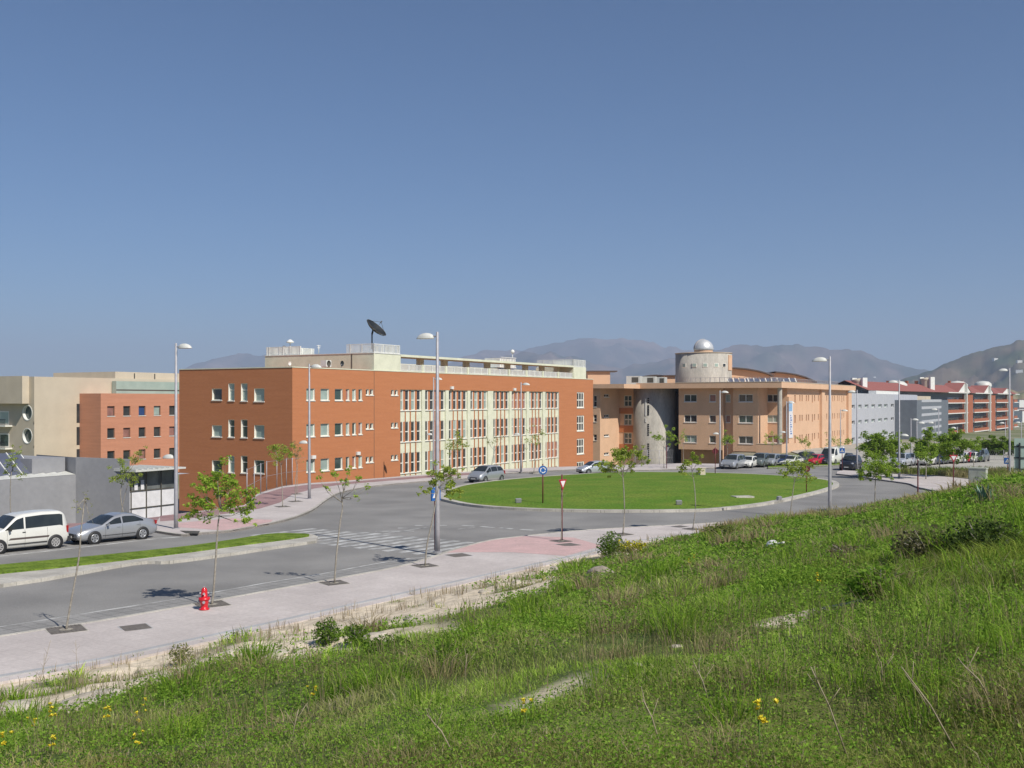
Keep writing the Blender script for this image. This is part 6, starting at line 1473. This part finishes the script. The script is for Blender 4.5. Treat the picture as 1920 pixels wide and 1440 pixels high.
mountain('mountain', [(150,748),(250,725),(340,692),(400,669),(450,662),(520,668),(600,680),(700,684),(800,682),(872,670),(905,659),(960,651),(1000,648),(1040,640),(1075,633),(1120,627),(1160,629),(1200,631),(1240,642),(1290,655),(1350,668),(1450,690),(1600,720),(1700,745)], 11500, 1900, -20, (.20, .15, .13), (.06, .065, .06), 3, .2)
mountain('mountain', [(600,752),(760,715),(880,672),(940,660),(1000,655),(1080,664),(1150,690),(1230,676),(1262,668),(1300,660),(1345,650),(1385,643),(1420,640),(1470,639),(1500,641),(1535,645),(1560,651),(1590,651),(1615,655),(1640,665),(1690,680),(1740,695),(1800,720),(1900,745)], 8200, 1500, -15, (.16, .12, .10), (.035, .05, .035), 11, .28)
mountain('mountain', [(1560,752),(1640,728),(1700,705),(1740,691),(1780,676),(1820,660),(1860,648),(1890,640),(1920,636),(2000,622),(2150,600),(2400,610),(2800,640)], 3600, 900, -14, (.15, .115, .08), (.045, .07, .03), 23, .26)
mountain('foothill', [(1500,754),(1650,744),(1800,742),(1920,728),(2100,715),(2500,720)], 1500, 420, -14, (.26, .21, .13), (.08, .12, .045), 31, .2)
# far small houses on the hillside
def house(px, py, Y, wd, lb, grp):
    if Y > 1500:                                   # find the slope behind that place
        u, XX, YY, ZZ = HILLS[2 if px > 1700 else 1]; j = int(np.argmin(np.abs(u-px))); pyy = 750+(EYE-ZZ[:, j])*1900/YY[:, j]
        i = int(np.argmax(pyy <= py)) if (pyy <= py).any() else 0
        if i == 0: i = 6
        Y = float(YY[i, j]); c = Vector((float(XX[i, j]), Y, float(ZZ[i, j])+3))
    else: c = at(px, py, Y)
    c = c.copy(); e = empty('hillside_house', (c.x, c.y, c.z-2), random.uniform(-.4, .4), lb, 'house', grp)
    b = MB(); b.box(-wd, wd, -5, 5, -6, 5); b.build('wall', M['white'], e); b = MB(); b.prism([(-wd-.6, -5.6), (wd+.6, -5.6), (wd+.6, 5.6), (-wd-.6, 5.6)], 5.001, lambda x, y: 7.5-abs(y)*.4); b.build('roof', M['redroof'], e)
for k, (px, py, Y, wd) in enumerate([(1916,754,1150,8),(1906,771,900,6),(1918,776,880,5),(1640,710,2900,14),(1912,714,2300,9),(1868,683,2950,8),(1911,693,2900,7)]):
    house(px, py, Y, wd, ['white house on the slope right of the apartments, highest', 'white house right of the apartment block, left of two', 'white house right of the apartment block at the picture edge', 'white building at the foot of the middle mountain', 'pale building low on the right mountain', 'small white house high on the right mountain', 'white farm on the right mountain near the far right lamp'][k], 'white houses on the hillsides')

# ---------------------------------------------------------------- haze
hz_m = bpy.data.materials.new('haze_air'); hz_m.use_nodes = True; t_ = hz_m.node_tree; t_.nodes.remove(t_.nodes['Principled BSDF'])
pv = t_.nodes.new('ShaderNodeVolumePrincipled'); pv.inputs['Color'].default_value = (.66, .78, 1, 1); pv.inputs['Density'].default_value = HAZE; pv.inputs['Anisotropy'].default_value = 0.0
t_.links.new(pv.outputs[0], t_.nodes['Material Output'].inputs['Volume'])
b = MB(); b.box(-15500, 15500, -4500, 15800, -160, 820); o = b.build('haze', hz_m, kind='stuff')

# ---------------------------------------------------------------- grass and weeds of the bank
def blades(cx, cy, cz, per, h, wd, spread, lean, colA, colB, seedheads=None):
    n = len(cx); idx = np.repeat(np.arange(n), per); N = len(idx)
    ang = rng.random(N)*2*np.pi; rad = rng.random(N)**.7*spread[idx]
    bx, by = cx[idx]+rad*np.cos(ang), cy[idx]+rad*np.sin(ang); bz = cz[idx]-.04
    hh = h[idx]*(.5+.8*rng.random(N)); la = ang+rng.normal(size=N)*.8; ll = hh*lean*(.3+rng.random(N))*.8
    dx, dy = np.cos(la)*ll, np.sin(la)*ll; ww = wd[idx]*(.6+.7*rng.random(N)); wa = rng.random(N)*np.pi; wx, wy = np.cos(wa)*ww, np.sin(wa)*ww
    P0 = np.stack([bx-wx, by-wy, bz], 1); P1 = np.stack([bx+wx, by+wy, bz], 1)
    M0 = np.stack([bx-wx*.8+dx*.35, by-wy*.8+dy*.35, bz+hh*.6], 1); M1 = np.stack([bx+wx*.8+dx*.35, by+wy*.8+dy*.35, bz+hh*.6], 1)
    T0 = np.stack([bx+dx-wx*.15, by+dy-wy*.15, bz+hh*(1-.25*lean)], 1); T1 = np.stack([bx+dx+wx*.15, by+dy+wy*.15, bz+hh*(1-.25*lean)], 1)
    v = np.stack([P0, P1, M1, M0, M0, M1, T1, T0], 1).reshape(-1, 3)
    t = rng.random(N)[:, None]; c = colA[idx]*(1-t)+colB[idx]*t; c = c*(.75+.5*rng.random(N))[:, None]
    return v, np.repeat(c, 8, 0)
def scatter(n, rmin, rmax, th=(-.80, .98), pw=1.0):
    "points on the bank, denser near the viewer"
    u = rng.random(n); p = .45; r = (rmin**p+u*(rmax**p-rmin**p))**(1/p); a = th[0]+(th[1]-th[0])*rng.random(n)
    return r*np.sin(a), r*np.cos(a), r
V, Cc = [], []
def addb(x, y, r, per, h, wd, spread, lean, ca, cb):
    v, c = blades(x, y, bankz(x, y), per, h, wd, spread, lean, ca, cb); V.append(v); Cc.append(c)
lush = np.array([.18, .34, .025]), np.array([.42, .60, .08]); olive = np.array([.28, .31, .09]), np.array([.50, .49, .20]); straw = np.array([.36, .30, .17]), np.array([.52, .45, .30])
def mixcol(k, a, b): return a[None]*(1-k[:, None])+b[None]*k[:, None]
# main sward: lush tufts, olive and straw patches, each with its own height
def sward(n, rmin, rmax, per, hs, ws, sp0, sp1):
    x, y, r = scatter(n, rmin, rmax); d = sdist(x, y); bare = bareness(x, y, d); keep = (d > .15) & (rng.random(len(x)) > bare*1.0); x, y, r, d = x[keep], y[keep], r[keep], d[keep]
    dry = np.clip((fbm(x, y, 6, 4, 51)-.47)*4.5, 0, 1); dry = np.maximum(dry, np.clip(1.2-d/2.2, 0, .9)*(x > 8)); dry = np.maximum(dry, .75*np.exp(-(((x-1.5)/2.6)**2+((y-7.5)/2.2)**2)))
    tuft = fbm(x, y, 1.5, 3, 61); big = fbm(x, y, 5, 3, 62); red = np.clip((fbm(x, y, 3.2, 3, 71)-.56)*6, 0, 1)*.5; yel = np.clip((fbm(x, y, 4.2, 3, 81)-.5)*5, 0, 1)
    lushr = np.clip(np.exp(-(((x-6.8)/3.)**2+((y-12.5)/5.)**2))*1.3, 0, 1); dry = dry*(1-.8*lushr)
    ca = mixcol(dry, lush[0], olive[0]); cb = mixcol(dry, lush[1], olive[1])
    ca = ca*(1-red[:, None])+np.array([.19, .13, .06])*red[:, None]; cb = cb*(1-.7*red[:, None])+np.array([.30, .21, .10])*.7*red[:, None]
    ca = ca*(1+yel[:, None]*np.array([.5, .3, .4])); cb = cb*(1+yel[:, None]*np.array([.35, .18, .3]))
    k = (.55+.9*fbm(x, y, 2.6, 3, 55))[:, None]; ca = ca*k; cb = cb*k
    strawk = rng.random(len(x)) < .03+.22*dry; ca[strawk] = straw[0]; cb[strawk] = straw[1]
    pd = np.minimum.reduce([segd(x, y, a, c) for a, c in PATHW]); crest = np.minimum(1, np.exp(-(((x-17)/5)**2+((y-41)/6)**2))+.8*np.exp(-(((x-20)/4)**2+((y-27)/4)**2)))
    ca = ca*(1-.8*crest[:, None])+np.array([.32, .25, .12])*.8*crest[:, None]; cb = cb*(1-.8*crest[:, None])+np.array([.54, .43, .25])*.8*crest[:, None]; ca = ca*(1-.45*lushr[:, None]); cb = cb*(1-.3*lushr[:, None])
    h = (.055+.30*crest+.22*lushr+.45*np.clip(tuft-.36, 0, 1)+.26*np.clip(big-.42, 0, 1))*np.clip(r/11, .42, 1)*hs*np.clip(pd/(.09*r), .18, 1)
    addb(x, y, r, per, h, np.maximum(.0022, r*.00042)*ws, sp0+sp1*r, .75, ca, cb)
sward(GRASS_N, 2.2, 88, 9, 1, 1, .09, .004)
sward(40000, 1.5, 10, 14, .8, .8, .10, .004)
# thick tufts
x, y, r = scatter(380, 3.5, 60); d = sdist(x, y); k = (d > 1) & (bareness(x, y, d) < .2); x, y, r = x[k], y[k], r[k]; o_ = np.ones(len(x)); tk = rng.random(len(x))
ca = np.where((tk < .7)[:, None], np.array([.10, .21, .015]), np.array([.26, .21, .10])); cb = np.where((tk < .7)[:, None], np.array([.34, .50, .05]), np.array([.48, .40, .22]))
addb(x, y, r, 130, (.22+.25*rng.random(len(x)))*np.clip(r/10, .6, 1.5), np.maximum(.0025, r*.00042), .16*o_+.012*r, .9, ca, cb)
# tall straw fringe where the crest meets the pavement
x = rng.uniform(10, 30, 5200); y = rng.uniform(48, 72, 5200); d = sdist(x, y); k = (d > .1) & (d < 5.5) & (fbm(x, y, 3, 3, 8) > .40); x, y = x[k], y[k]; r = np.hypot(x, y); o_ = np.ones(len(x))
addb(x, y, r, 9, o_*.62, r*.00034, .28*o_, .35, np.tile([.30, .25, .11], (len(x), 1)), np.tile([.54, .44, .25], (len(x), 1)))
# tall seed-bearing grass along the crest and in patches
x, y, r = scatter(11000, 5, 88); d = sdist(x, y); k = (d > .1) & (fbm(x, y, 4, 3, 77) > .50) & (bareness(x, y, d) < .5) | ((d > .1) & (d < 4.5) & (x > 6) & (rng.random(len(x)) < .8)); x, y, r, d = x[k], y[k], r[k], d[k]
o_ = np.ones(len(x)); g_ = (rng.random(len(x)) < .5)
ca = np.where(g_[:, None], np.array([.26, .22, .10]), np.array([.15, .18, .05])); cb = np.where(g_[:, None], np.array([.42, .35, .20]), np.array([.26, .27, .09]))
addb(x, y, r, 7, o_*.42*np.clip(r/12, .5, 1), np.maximum(.003, r*.00032), .10*o_+.003*r, .35, ca, cb)
# dead stalks on the bare strip
x, y, r = scatter(4200, 12, 50, (-.7, .1)); d = sdist(x, y); k = (d > .2) & (d < 5) & (fbm(x, y, 2, 3, 91) > .42); x, y, r = x[k], y[k], r[k]; o_ = np.ones(len(x))
addb(x, y, r, 4, o_*.32, np.maximum(.003, r*.0003), .12*o_, .25, np.tile([.33, .27, .17], (len(x), 1)), np.tile([.50, .42, .30], (len(x), 1)))
v, c = np.concatenate(V), np.concatenate(Cc); o = raw_quads('grass', v, c, M['grass']); tag(o, 'wild green and straw coloured grass covering the bank', 'grass', kind='stuff')
# broad-leaved ground cover (clover and herbs)
x, y, r = scatter(80000, 1.6, 70); d = sdist(x, y); k = (d > .6) & (fbm(x, y, 2.6, 3, 101)+.10*(x > 2) > .45) & (bareness(x, y, d) < .3); x, y, r = x[k], y[k], r[k]
per = 9; ii = np.repeat(np.arange(len(x)), per); sp = (.10+.006*r)[ii]
px_ = x[ii]+rng.normal(size=len(ii))*sp; py_ = y[ii]+rng.normal(size=len(ii))*sp
cs = np.stack([px_, py_, bankz(px_, py_)+rng.random(len(ii))*(.06+.20*np.clip(r/14, .3, 1))[ii]], 1)
v, c = leaf_mesh(cs, .042, (.12, .25, .02), (.30, .46, .06)); nsz = np.clip(r/14, .55, 2.6)[ii]; ctr = np.repeat(cs, 4, 0); v = ctr+(v-ctr)*np.repeat(nsz, 4)[:, None]
o = raw_quads('ground_cover', v, c, M['grass']); tag(o, 'dark green leafy herbs growing low among the grass', 'ground cover', kind='stuff')
# verge weeds at the right pavement
x = rng.uniform(36, 75, 2600); y = rng.uniform(88, 116, 2600)
vp = w([(1640,887.5),(1690,890.5),(1730,892),(1780,895.5),(1812,899)])+[(47, 97), (62, 99.5), (150, 106), (150, 116), (62, 112)]+w([(1800,883),(1740,881),(1690,880),(1650,881)])
def inside(x, y, poly):
    c = np.zeros(len(x), bool); n = len(poly)
    for i in range(n):
        (xa, ya), (xb, yb) = poly[i], poly[(i+1) % n]; c ^= ((ya > y) != (yb > y)) & (x < (xb-xa)*(y-ya)/(yb-ya+1e-12)+xa)
    return c
k = inside(x, y, vp); x, y = x[k], y[k]; o_ = np.ones(len(x))
kk = fbm(x, y, 4, 2, 5); ca = mixcol(np.clip((kk-.4)*4, 0, 1), np.array([.13, .18, .025]), np.array([.25, .21, .11])); cb = ca*1.5
v, c = blades(x, y, G(y)+.12+0*x, 16, o_*.7, o_*.035, o_*.45, .45, ca, cb); o = raw_quads('verge_weeds', v, c, M['grass']); tag(o, 'weeds between the right pavement and the car park', 'weeds', kind='stuff')

# ---------------------------------------------------------------- bushes, agave, flowers, stones, litter
def onbank(px, py):
    x, y = bank_hit(px, py); return x, y, float(bankz(x, y))
def bush(px, py, rp, hp, n, col, label, lf=.10, grp='bushes on the bank', flowers=0):
    x, y, z = onbank(px, py); r = rp/1900*y; h = hp/1900*y
    e = empty('bush', (x, y, z-.05), 0, label, 'bush', grp); m = MB()
    for k in range(14):
        t = random.uniform(0, 6.28); q = Vector((math.cos(t)*r*random.uniform(.2, .9), math.sin(t)*r*random.uniform(.2, .9), h*random.uniform(.6, 1.05))); m.tube([Vector((0, 0, 0)), q*.5+Vector((0, 0, h*.12)), q], [.018, .012, .005], 4, caps=False)
    m.build('stem', M['bark'], e)
    d = rng.normal(size=(n, 3)); d /= np.linalg.norm(d, axis=1)[:, None]; rad = rng.random((n, 1))**.45; q = d*rad*np.array([r, r, h*.55])+np.array([0, 0, h*.5])
    q[:, 2] *= (.75+.5*fbm(q[:, 0]+x, q[:, 1]+y, r*.6, 2, int(px))); v, c = leaf_mesh(q, lf, *col); raw_quads('foliage', v, c, M['leaf'], e)
    if flowers:
        qq = q[rng.integers(0, n, flowers)]; qq[:, 2] = qq[:, 2]*.6+h*.5; v, c = leaf_mesh(qq, lf*.9, (.55, .50, .02), (.65, .58, .05), asp=.9); raw_quads('flowers', v, c, M['leaf'], e)
DG = ((.075, .15, .015), (.15, .24, .03))
bush(1146, 1048, 30, 48, 1500, DG, 'dark green rounded bush at the pavement edge below the first lawn tree', .11)
bush(1185, 1045, 30, 34, 700, ((.14, .17, .02), (.22, .24, .03)), 'yellow flowering bush just right of the dark rounded bush', .09, flowers=260)
bush(612, 1206, 28, 48, 900, DG, 'upright dark bush on the bare strip, left of a pair', .07)
bush(668, 1212, 26, 44, 800, DG, 'upright dark bush on the bare strip, right of a pair', .07)
bush(340, 1248, 26, 40, 500, ((.13, .17, .03), (.25, .26, .08)), 'olive green tuft at the bare strip below the fire hydrant', .07)
bush(1355, 1012, 42, 30, 900, ((.10, .16, .02), (.2, .22, .05)), 'low weedy bush at the crest between the two lawn trees', .12)
bush(1650, 1120, 60, 60, 1800, ((.12, .25, .02), (.24, .38, .04)), 'lush bright green bush at the end of the dirt path', .07)
bush(1740, 1050, 70, 60, 1500, ((.09, .10, .03), (.22, .20, .10)), 'dark dry tangled bush high on the right of the bank', .08)
bush(1850, 1050, 80, 72, 2200, ((.045, .085, .015), (.10, .14, .03)), 'large dark shaded bush at the right edge of the bank', .08)
bush(1600, 1050, 52, 34, 900, ((.12, .12, .04), (.30, .25, .14)), 'dry brownish scrub left of the dark tangled bush', .08)
bush(845, 1240, 44, 34, 800, ((.07, .14, .012), (.13, .21, .02)), 'low green clump at mid bank above the dirt path', .06)
bush(725, 1222, 50, 30, 1000, DG, 'spreading low green bush right of the upright pair', .07)
x, y, z = onbank(1848, 950); e = empty('agave', (x, y, z-.03), 0, 'blue green spiky agave near the crest at the right', 'agave')
for k in range(16):
    t = 2*math.pi*k/16+random.uniform(-.15, .15); el = R(random.uniform(28, 78)); Ln = random.uniform(.5, .72); d = Vector((math.cos(t)*math.cos(el), math.sin(t)*math.cos(el), math.sin(el))); s_ = Vector((-math.sin(t), math.cos(t), 0)); m = MB(); up = d.cross(s_)
    p0, p1, p2 = d*.05, d*Ln*.5, d*Ln; m.face([p0-s_*.05, p0-up*.02, p1-up*.015, p1-s_*.06]); m.face([p0-up*.02, p0+s_*.05, p1+s_*.06, p1-up*.015]); m.face([p1-s_*.06, p1-up*.015, p2]); m.face([p1-up*.015, p1+s_*.06, p2]); m.face([p0-s_*.05, p0+s_*.05, p1+s_*.06, p2, p1-s_*.06])
    m.build('leaf', M['agave'] if 'agave' in {} else M.setdefault('agave', mat('agave_leaf', (.16, .26, .19), .5, col2=(.10, .18, .13), scale=3)), e)
def rock(px, py, s, label, sq=(1, .8, .6), mt='rock', name='rock', cat='rock', grp=None, Yoff=0):
    x, y, z = onbank(px, py); r = s/1900*y; me = bpy.data.meshes.new(name); import bmesh
    bm = bmesh.new(); bmesh.ops.create_icosphere(bm, subdivisions=3, radius=1)
    for v in bm.verts:
        p = v.co; n_ = .75+.5*float(fbm(np.array([p.x*2+px]), np.array([p.y*2+p.z*3+py]), 1.0, 3, 4)[0]); v.co = Vector((p.x*sq[0], p.y*sq[1], p.z*sq[2]))*n_*r
    bm.to_mesh(me); bm.free(); me.materials.append(M[mt]); o = bpy.data.objects.new(name, me); SC.collection.objects.link(o); o.location = (x, y, z-r*sq[2]*.12); o.rotation_euler.z = px % 3; return tag(o, label, cat, grp)
rock(175, 1316, 62, 'long low heap of pale rubble in the grass at lower left', (1.15, .7, .30), cat='rubble'); rock(30, 1330, 40, 'pale rubble heap at the left edge of the bank', (1.1, .8, .42), cat='rubble')
rock(1128, 1080, 27, 'large grey earthy boulder by the pavement near the dark bush', (1.1, 1.0, .75), 'earth'); rock(192, 1292, 8, 'small white stone on top of the rubble heap')
rock(1411, 1024, 8, 'pale concrete chunk in the grass left of the plastic bag'); rock(1180, 1236, 10, 'white litter scrap beside the dirt path', (1.4, .7, .4), cat='stone'); rock(1272, 1212, 11, 'flat pale stone above the dirt path at mid bank', (1.5, .8, .35)); rock(1116, 1084, 7, 'small white stone left of the grey boulder')
rock(1196, 1247, 8, 'flat pale stone right of the white litter scrap', (1.6, .8, .3)); rock(700, 1196, 26, 'pale earth lump beside the pair of upright bushes', (1.4, .8, .4))
for k, (px, py, s) in enumerate([(560,1222,16),(520,1228,20),(430,1225,14),(820,1136,10),(770,1160,12),(905,1110,9),(970,1092,9),(1040,1066,9),(270,1262,14)]):
    rock(px, py, s, ['pale stone on the bare strip, just left of the upright bushes', 'larger pale stone farther left of the upright bushes', 'pale stone on the bare strip below the hydrant', 'pale stone on the bare strip left of the boulder group', 'pale stone right of the upright bushes', 'small pale stone halfway along the bare strip', 'small pale stone below the red tactile paving', 'small pale stone just left of the grey boulder', 'pale stone above the rubble heap'][k], (1.3, .8, .5), grp='stones on the bare strip')
x, y, z = onbank(1449, 1026); e = empty('plastic_bag', (x, y, z), 0, 'crumpled whitish blue plastic bag lying in the grass', 'plastic bag'); r = 11/1900*y
m = MB(); N = 12; prev = None
for i in range(7):
    q = R(-20+i*18); ring = [m.vert((r*math.cos(q)*math.cos(t)*(1+.25*random.random()), r*math.cos(q)*math.sin(t)*(1+.25*random.random()), r*.8*math.sin(q)*(1+.15*random.random())+r*.3)) for t in [2*math.pi*k/N for k in range(N)]]
    if prev: 
        for k in range(N): m.fidx((prev[k], prev[(k+1) % N], ring[(k+1) % N], ring[k]))
    prev = ring
m.fidx(prev); m.build('bag', M['signwhite'], e)
x0_, y0_, z0_ = onbank(1437, 1031); x1_, y1_, z1_ = onbank(1470, 1025); m = MB((x0_, y0_, z0_)); m.tube([(x0_, y0_, z0_+.10), (x1_, y1_, z1_+.12)], .03, 6); o = m.build('pole', M['lamphead'], label='pale thin stick lying in the grass under the plastic bag', cat='stick'); o.location = (x0_, y0_, z0_); o.name = 'stick'
# yellow flowers
fl = empty('yellow_flower', (0, 0, 0)); m = MB(); m.tube([(0, 0, 0), (.02, 0, .14), (.01, .01, .28)], [.004, .004, .003], 5); m.build('stem', mat('flower_stem', (.10, .18, .03), .8), fl)
pet = mat('yellow_petals', (.72, .60, .03), .7)
for _ in range(6):
    m = MB(); hc = Vector((random.gauss(0, .03), random.gauss(0, .03), random.uniform(.20, .31)))
    for _q in range(5):
        cc = hc+Vector([random.gauss(0, .006) for _k in range(3)])
        for k in range(5):
            t = 2*math.pi*k/5+hc.x*30; u = Vector((math.cos(t), math.sin(t), random.uniform(.3, 1.3))); s_ = Vector((-math.sin(t), math.cos(t), 0)); m.face([cc, cc+u*.007+s_*.006, cc+u*.013, cc+u*.007-s_*.006])
    m.build('flower_head', pet, fl)
fpos = [(275,1340,'nearest the rubble heap'),(62,1388,'at lower left, upper of two'),(92,1380,'at lower left, right of its neighbour'),(8,1430,'at the lower left corner'),(104,1428,'at the bottom edge on the left'),(207,1378,'below the rubble heap'),(258,1380,'at lower left, right of the pale one'),(252,1425,'at the bottom edge left of centre'),(1425,1425,'at the bottom edge right of centre'),(1300,1050,'in the middle distance near the crest'),(1530,1110,'near the end of the dirt path'),(590,1330,'in mid grass left of centre'),(985,1375,'near the lower dirt path'),(1290,1060,'just below the crest bush')]
for k, (px, py, lb) in enumerate(fpos):
    f = fl if k == 0 else copy_tree(fl); x, y, z = onbank(px, py+12); f.location = (x, y, z); s_ = random.uniform(.9, 1.3); f.scale = (s_, s_, s_); f.rotation_euler.z = random.uniform(0, 6)
    tag(f, 'yellow wildflower '+lb, 'flower', 'yellow wildflowers on the bank')
# dry stalks standing out of the grass
def stalk(px, py, tx, ty, label, br=3):
    x, y, z = onbank(px, py); o = Vector((x, y, z)); e = empty('dry_stalk', o, 0, label, 'dry stalk', 'dry stalks on the bank'); t = at(tx, ty, y+.0)-o
    m = MB(); m.tube([Vector((0, 0, -.02)), t*.5+Vector((0, 0, .03)), t], [.006, .0045, .003], 5); m.build('stem', M['straw'], e)
    if br:
        m = MB()
        for k in range(br): q = t*(.55+.4*k/br); m.tube([q, q+Vector((random.uniform(-.12, .12), random.uniform(-.1, .1), .12))], [.003, .002], 4); 
        m.build('twig', M['straw'], e)
M['straw'] = mat('dry_straw', (.38, .32, .22), .9, col2=(.26, .21, .14), scale=8)
for k, a in enumerate([(60,1345,95,1200,'tall dry stalk before the pavement at lower left'),(80,1310,83,1225,'short dry stalk beside the tall one at lower left'),(144,1260,142,1200,'dark dry stalk standing before the pavement'),(1590,1420,1520,1250,'long straw leaning left in the lower right grass'),(1800,1420,1690,1250,'long straw leaning left near the right edge'),(1870,1330,1800,1240,'dry straw at the far right'),(1335,1330,1300,1240,'dry stalk right of the lower dirt path'),(870,1290,876,1225,'pale stalk in mid grass'),(545,1400,560,1330,'pale stalk at the lower left centre'),(855,1420,800,1340,'straw leaning left at bottom centre'),(1655,1290,1652,1240,'grey dead stem among lush grass'),(1240,1400,1205,1310,'straw in the lower centre right')]): stalk(*a)
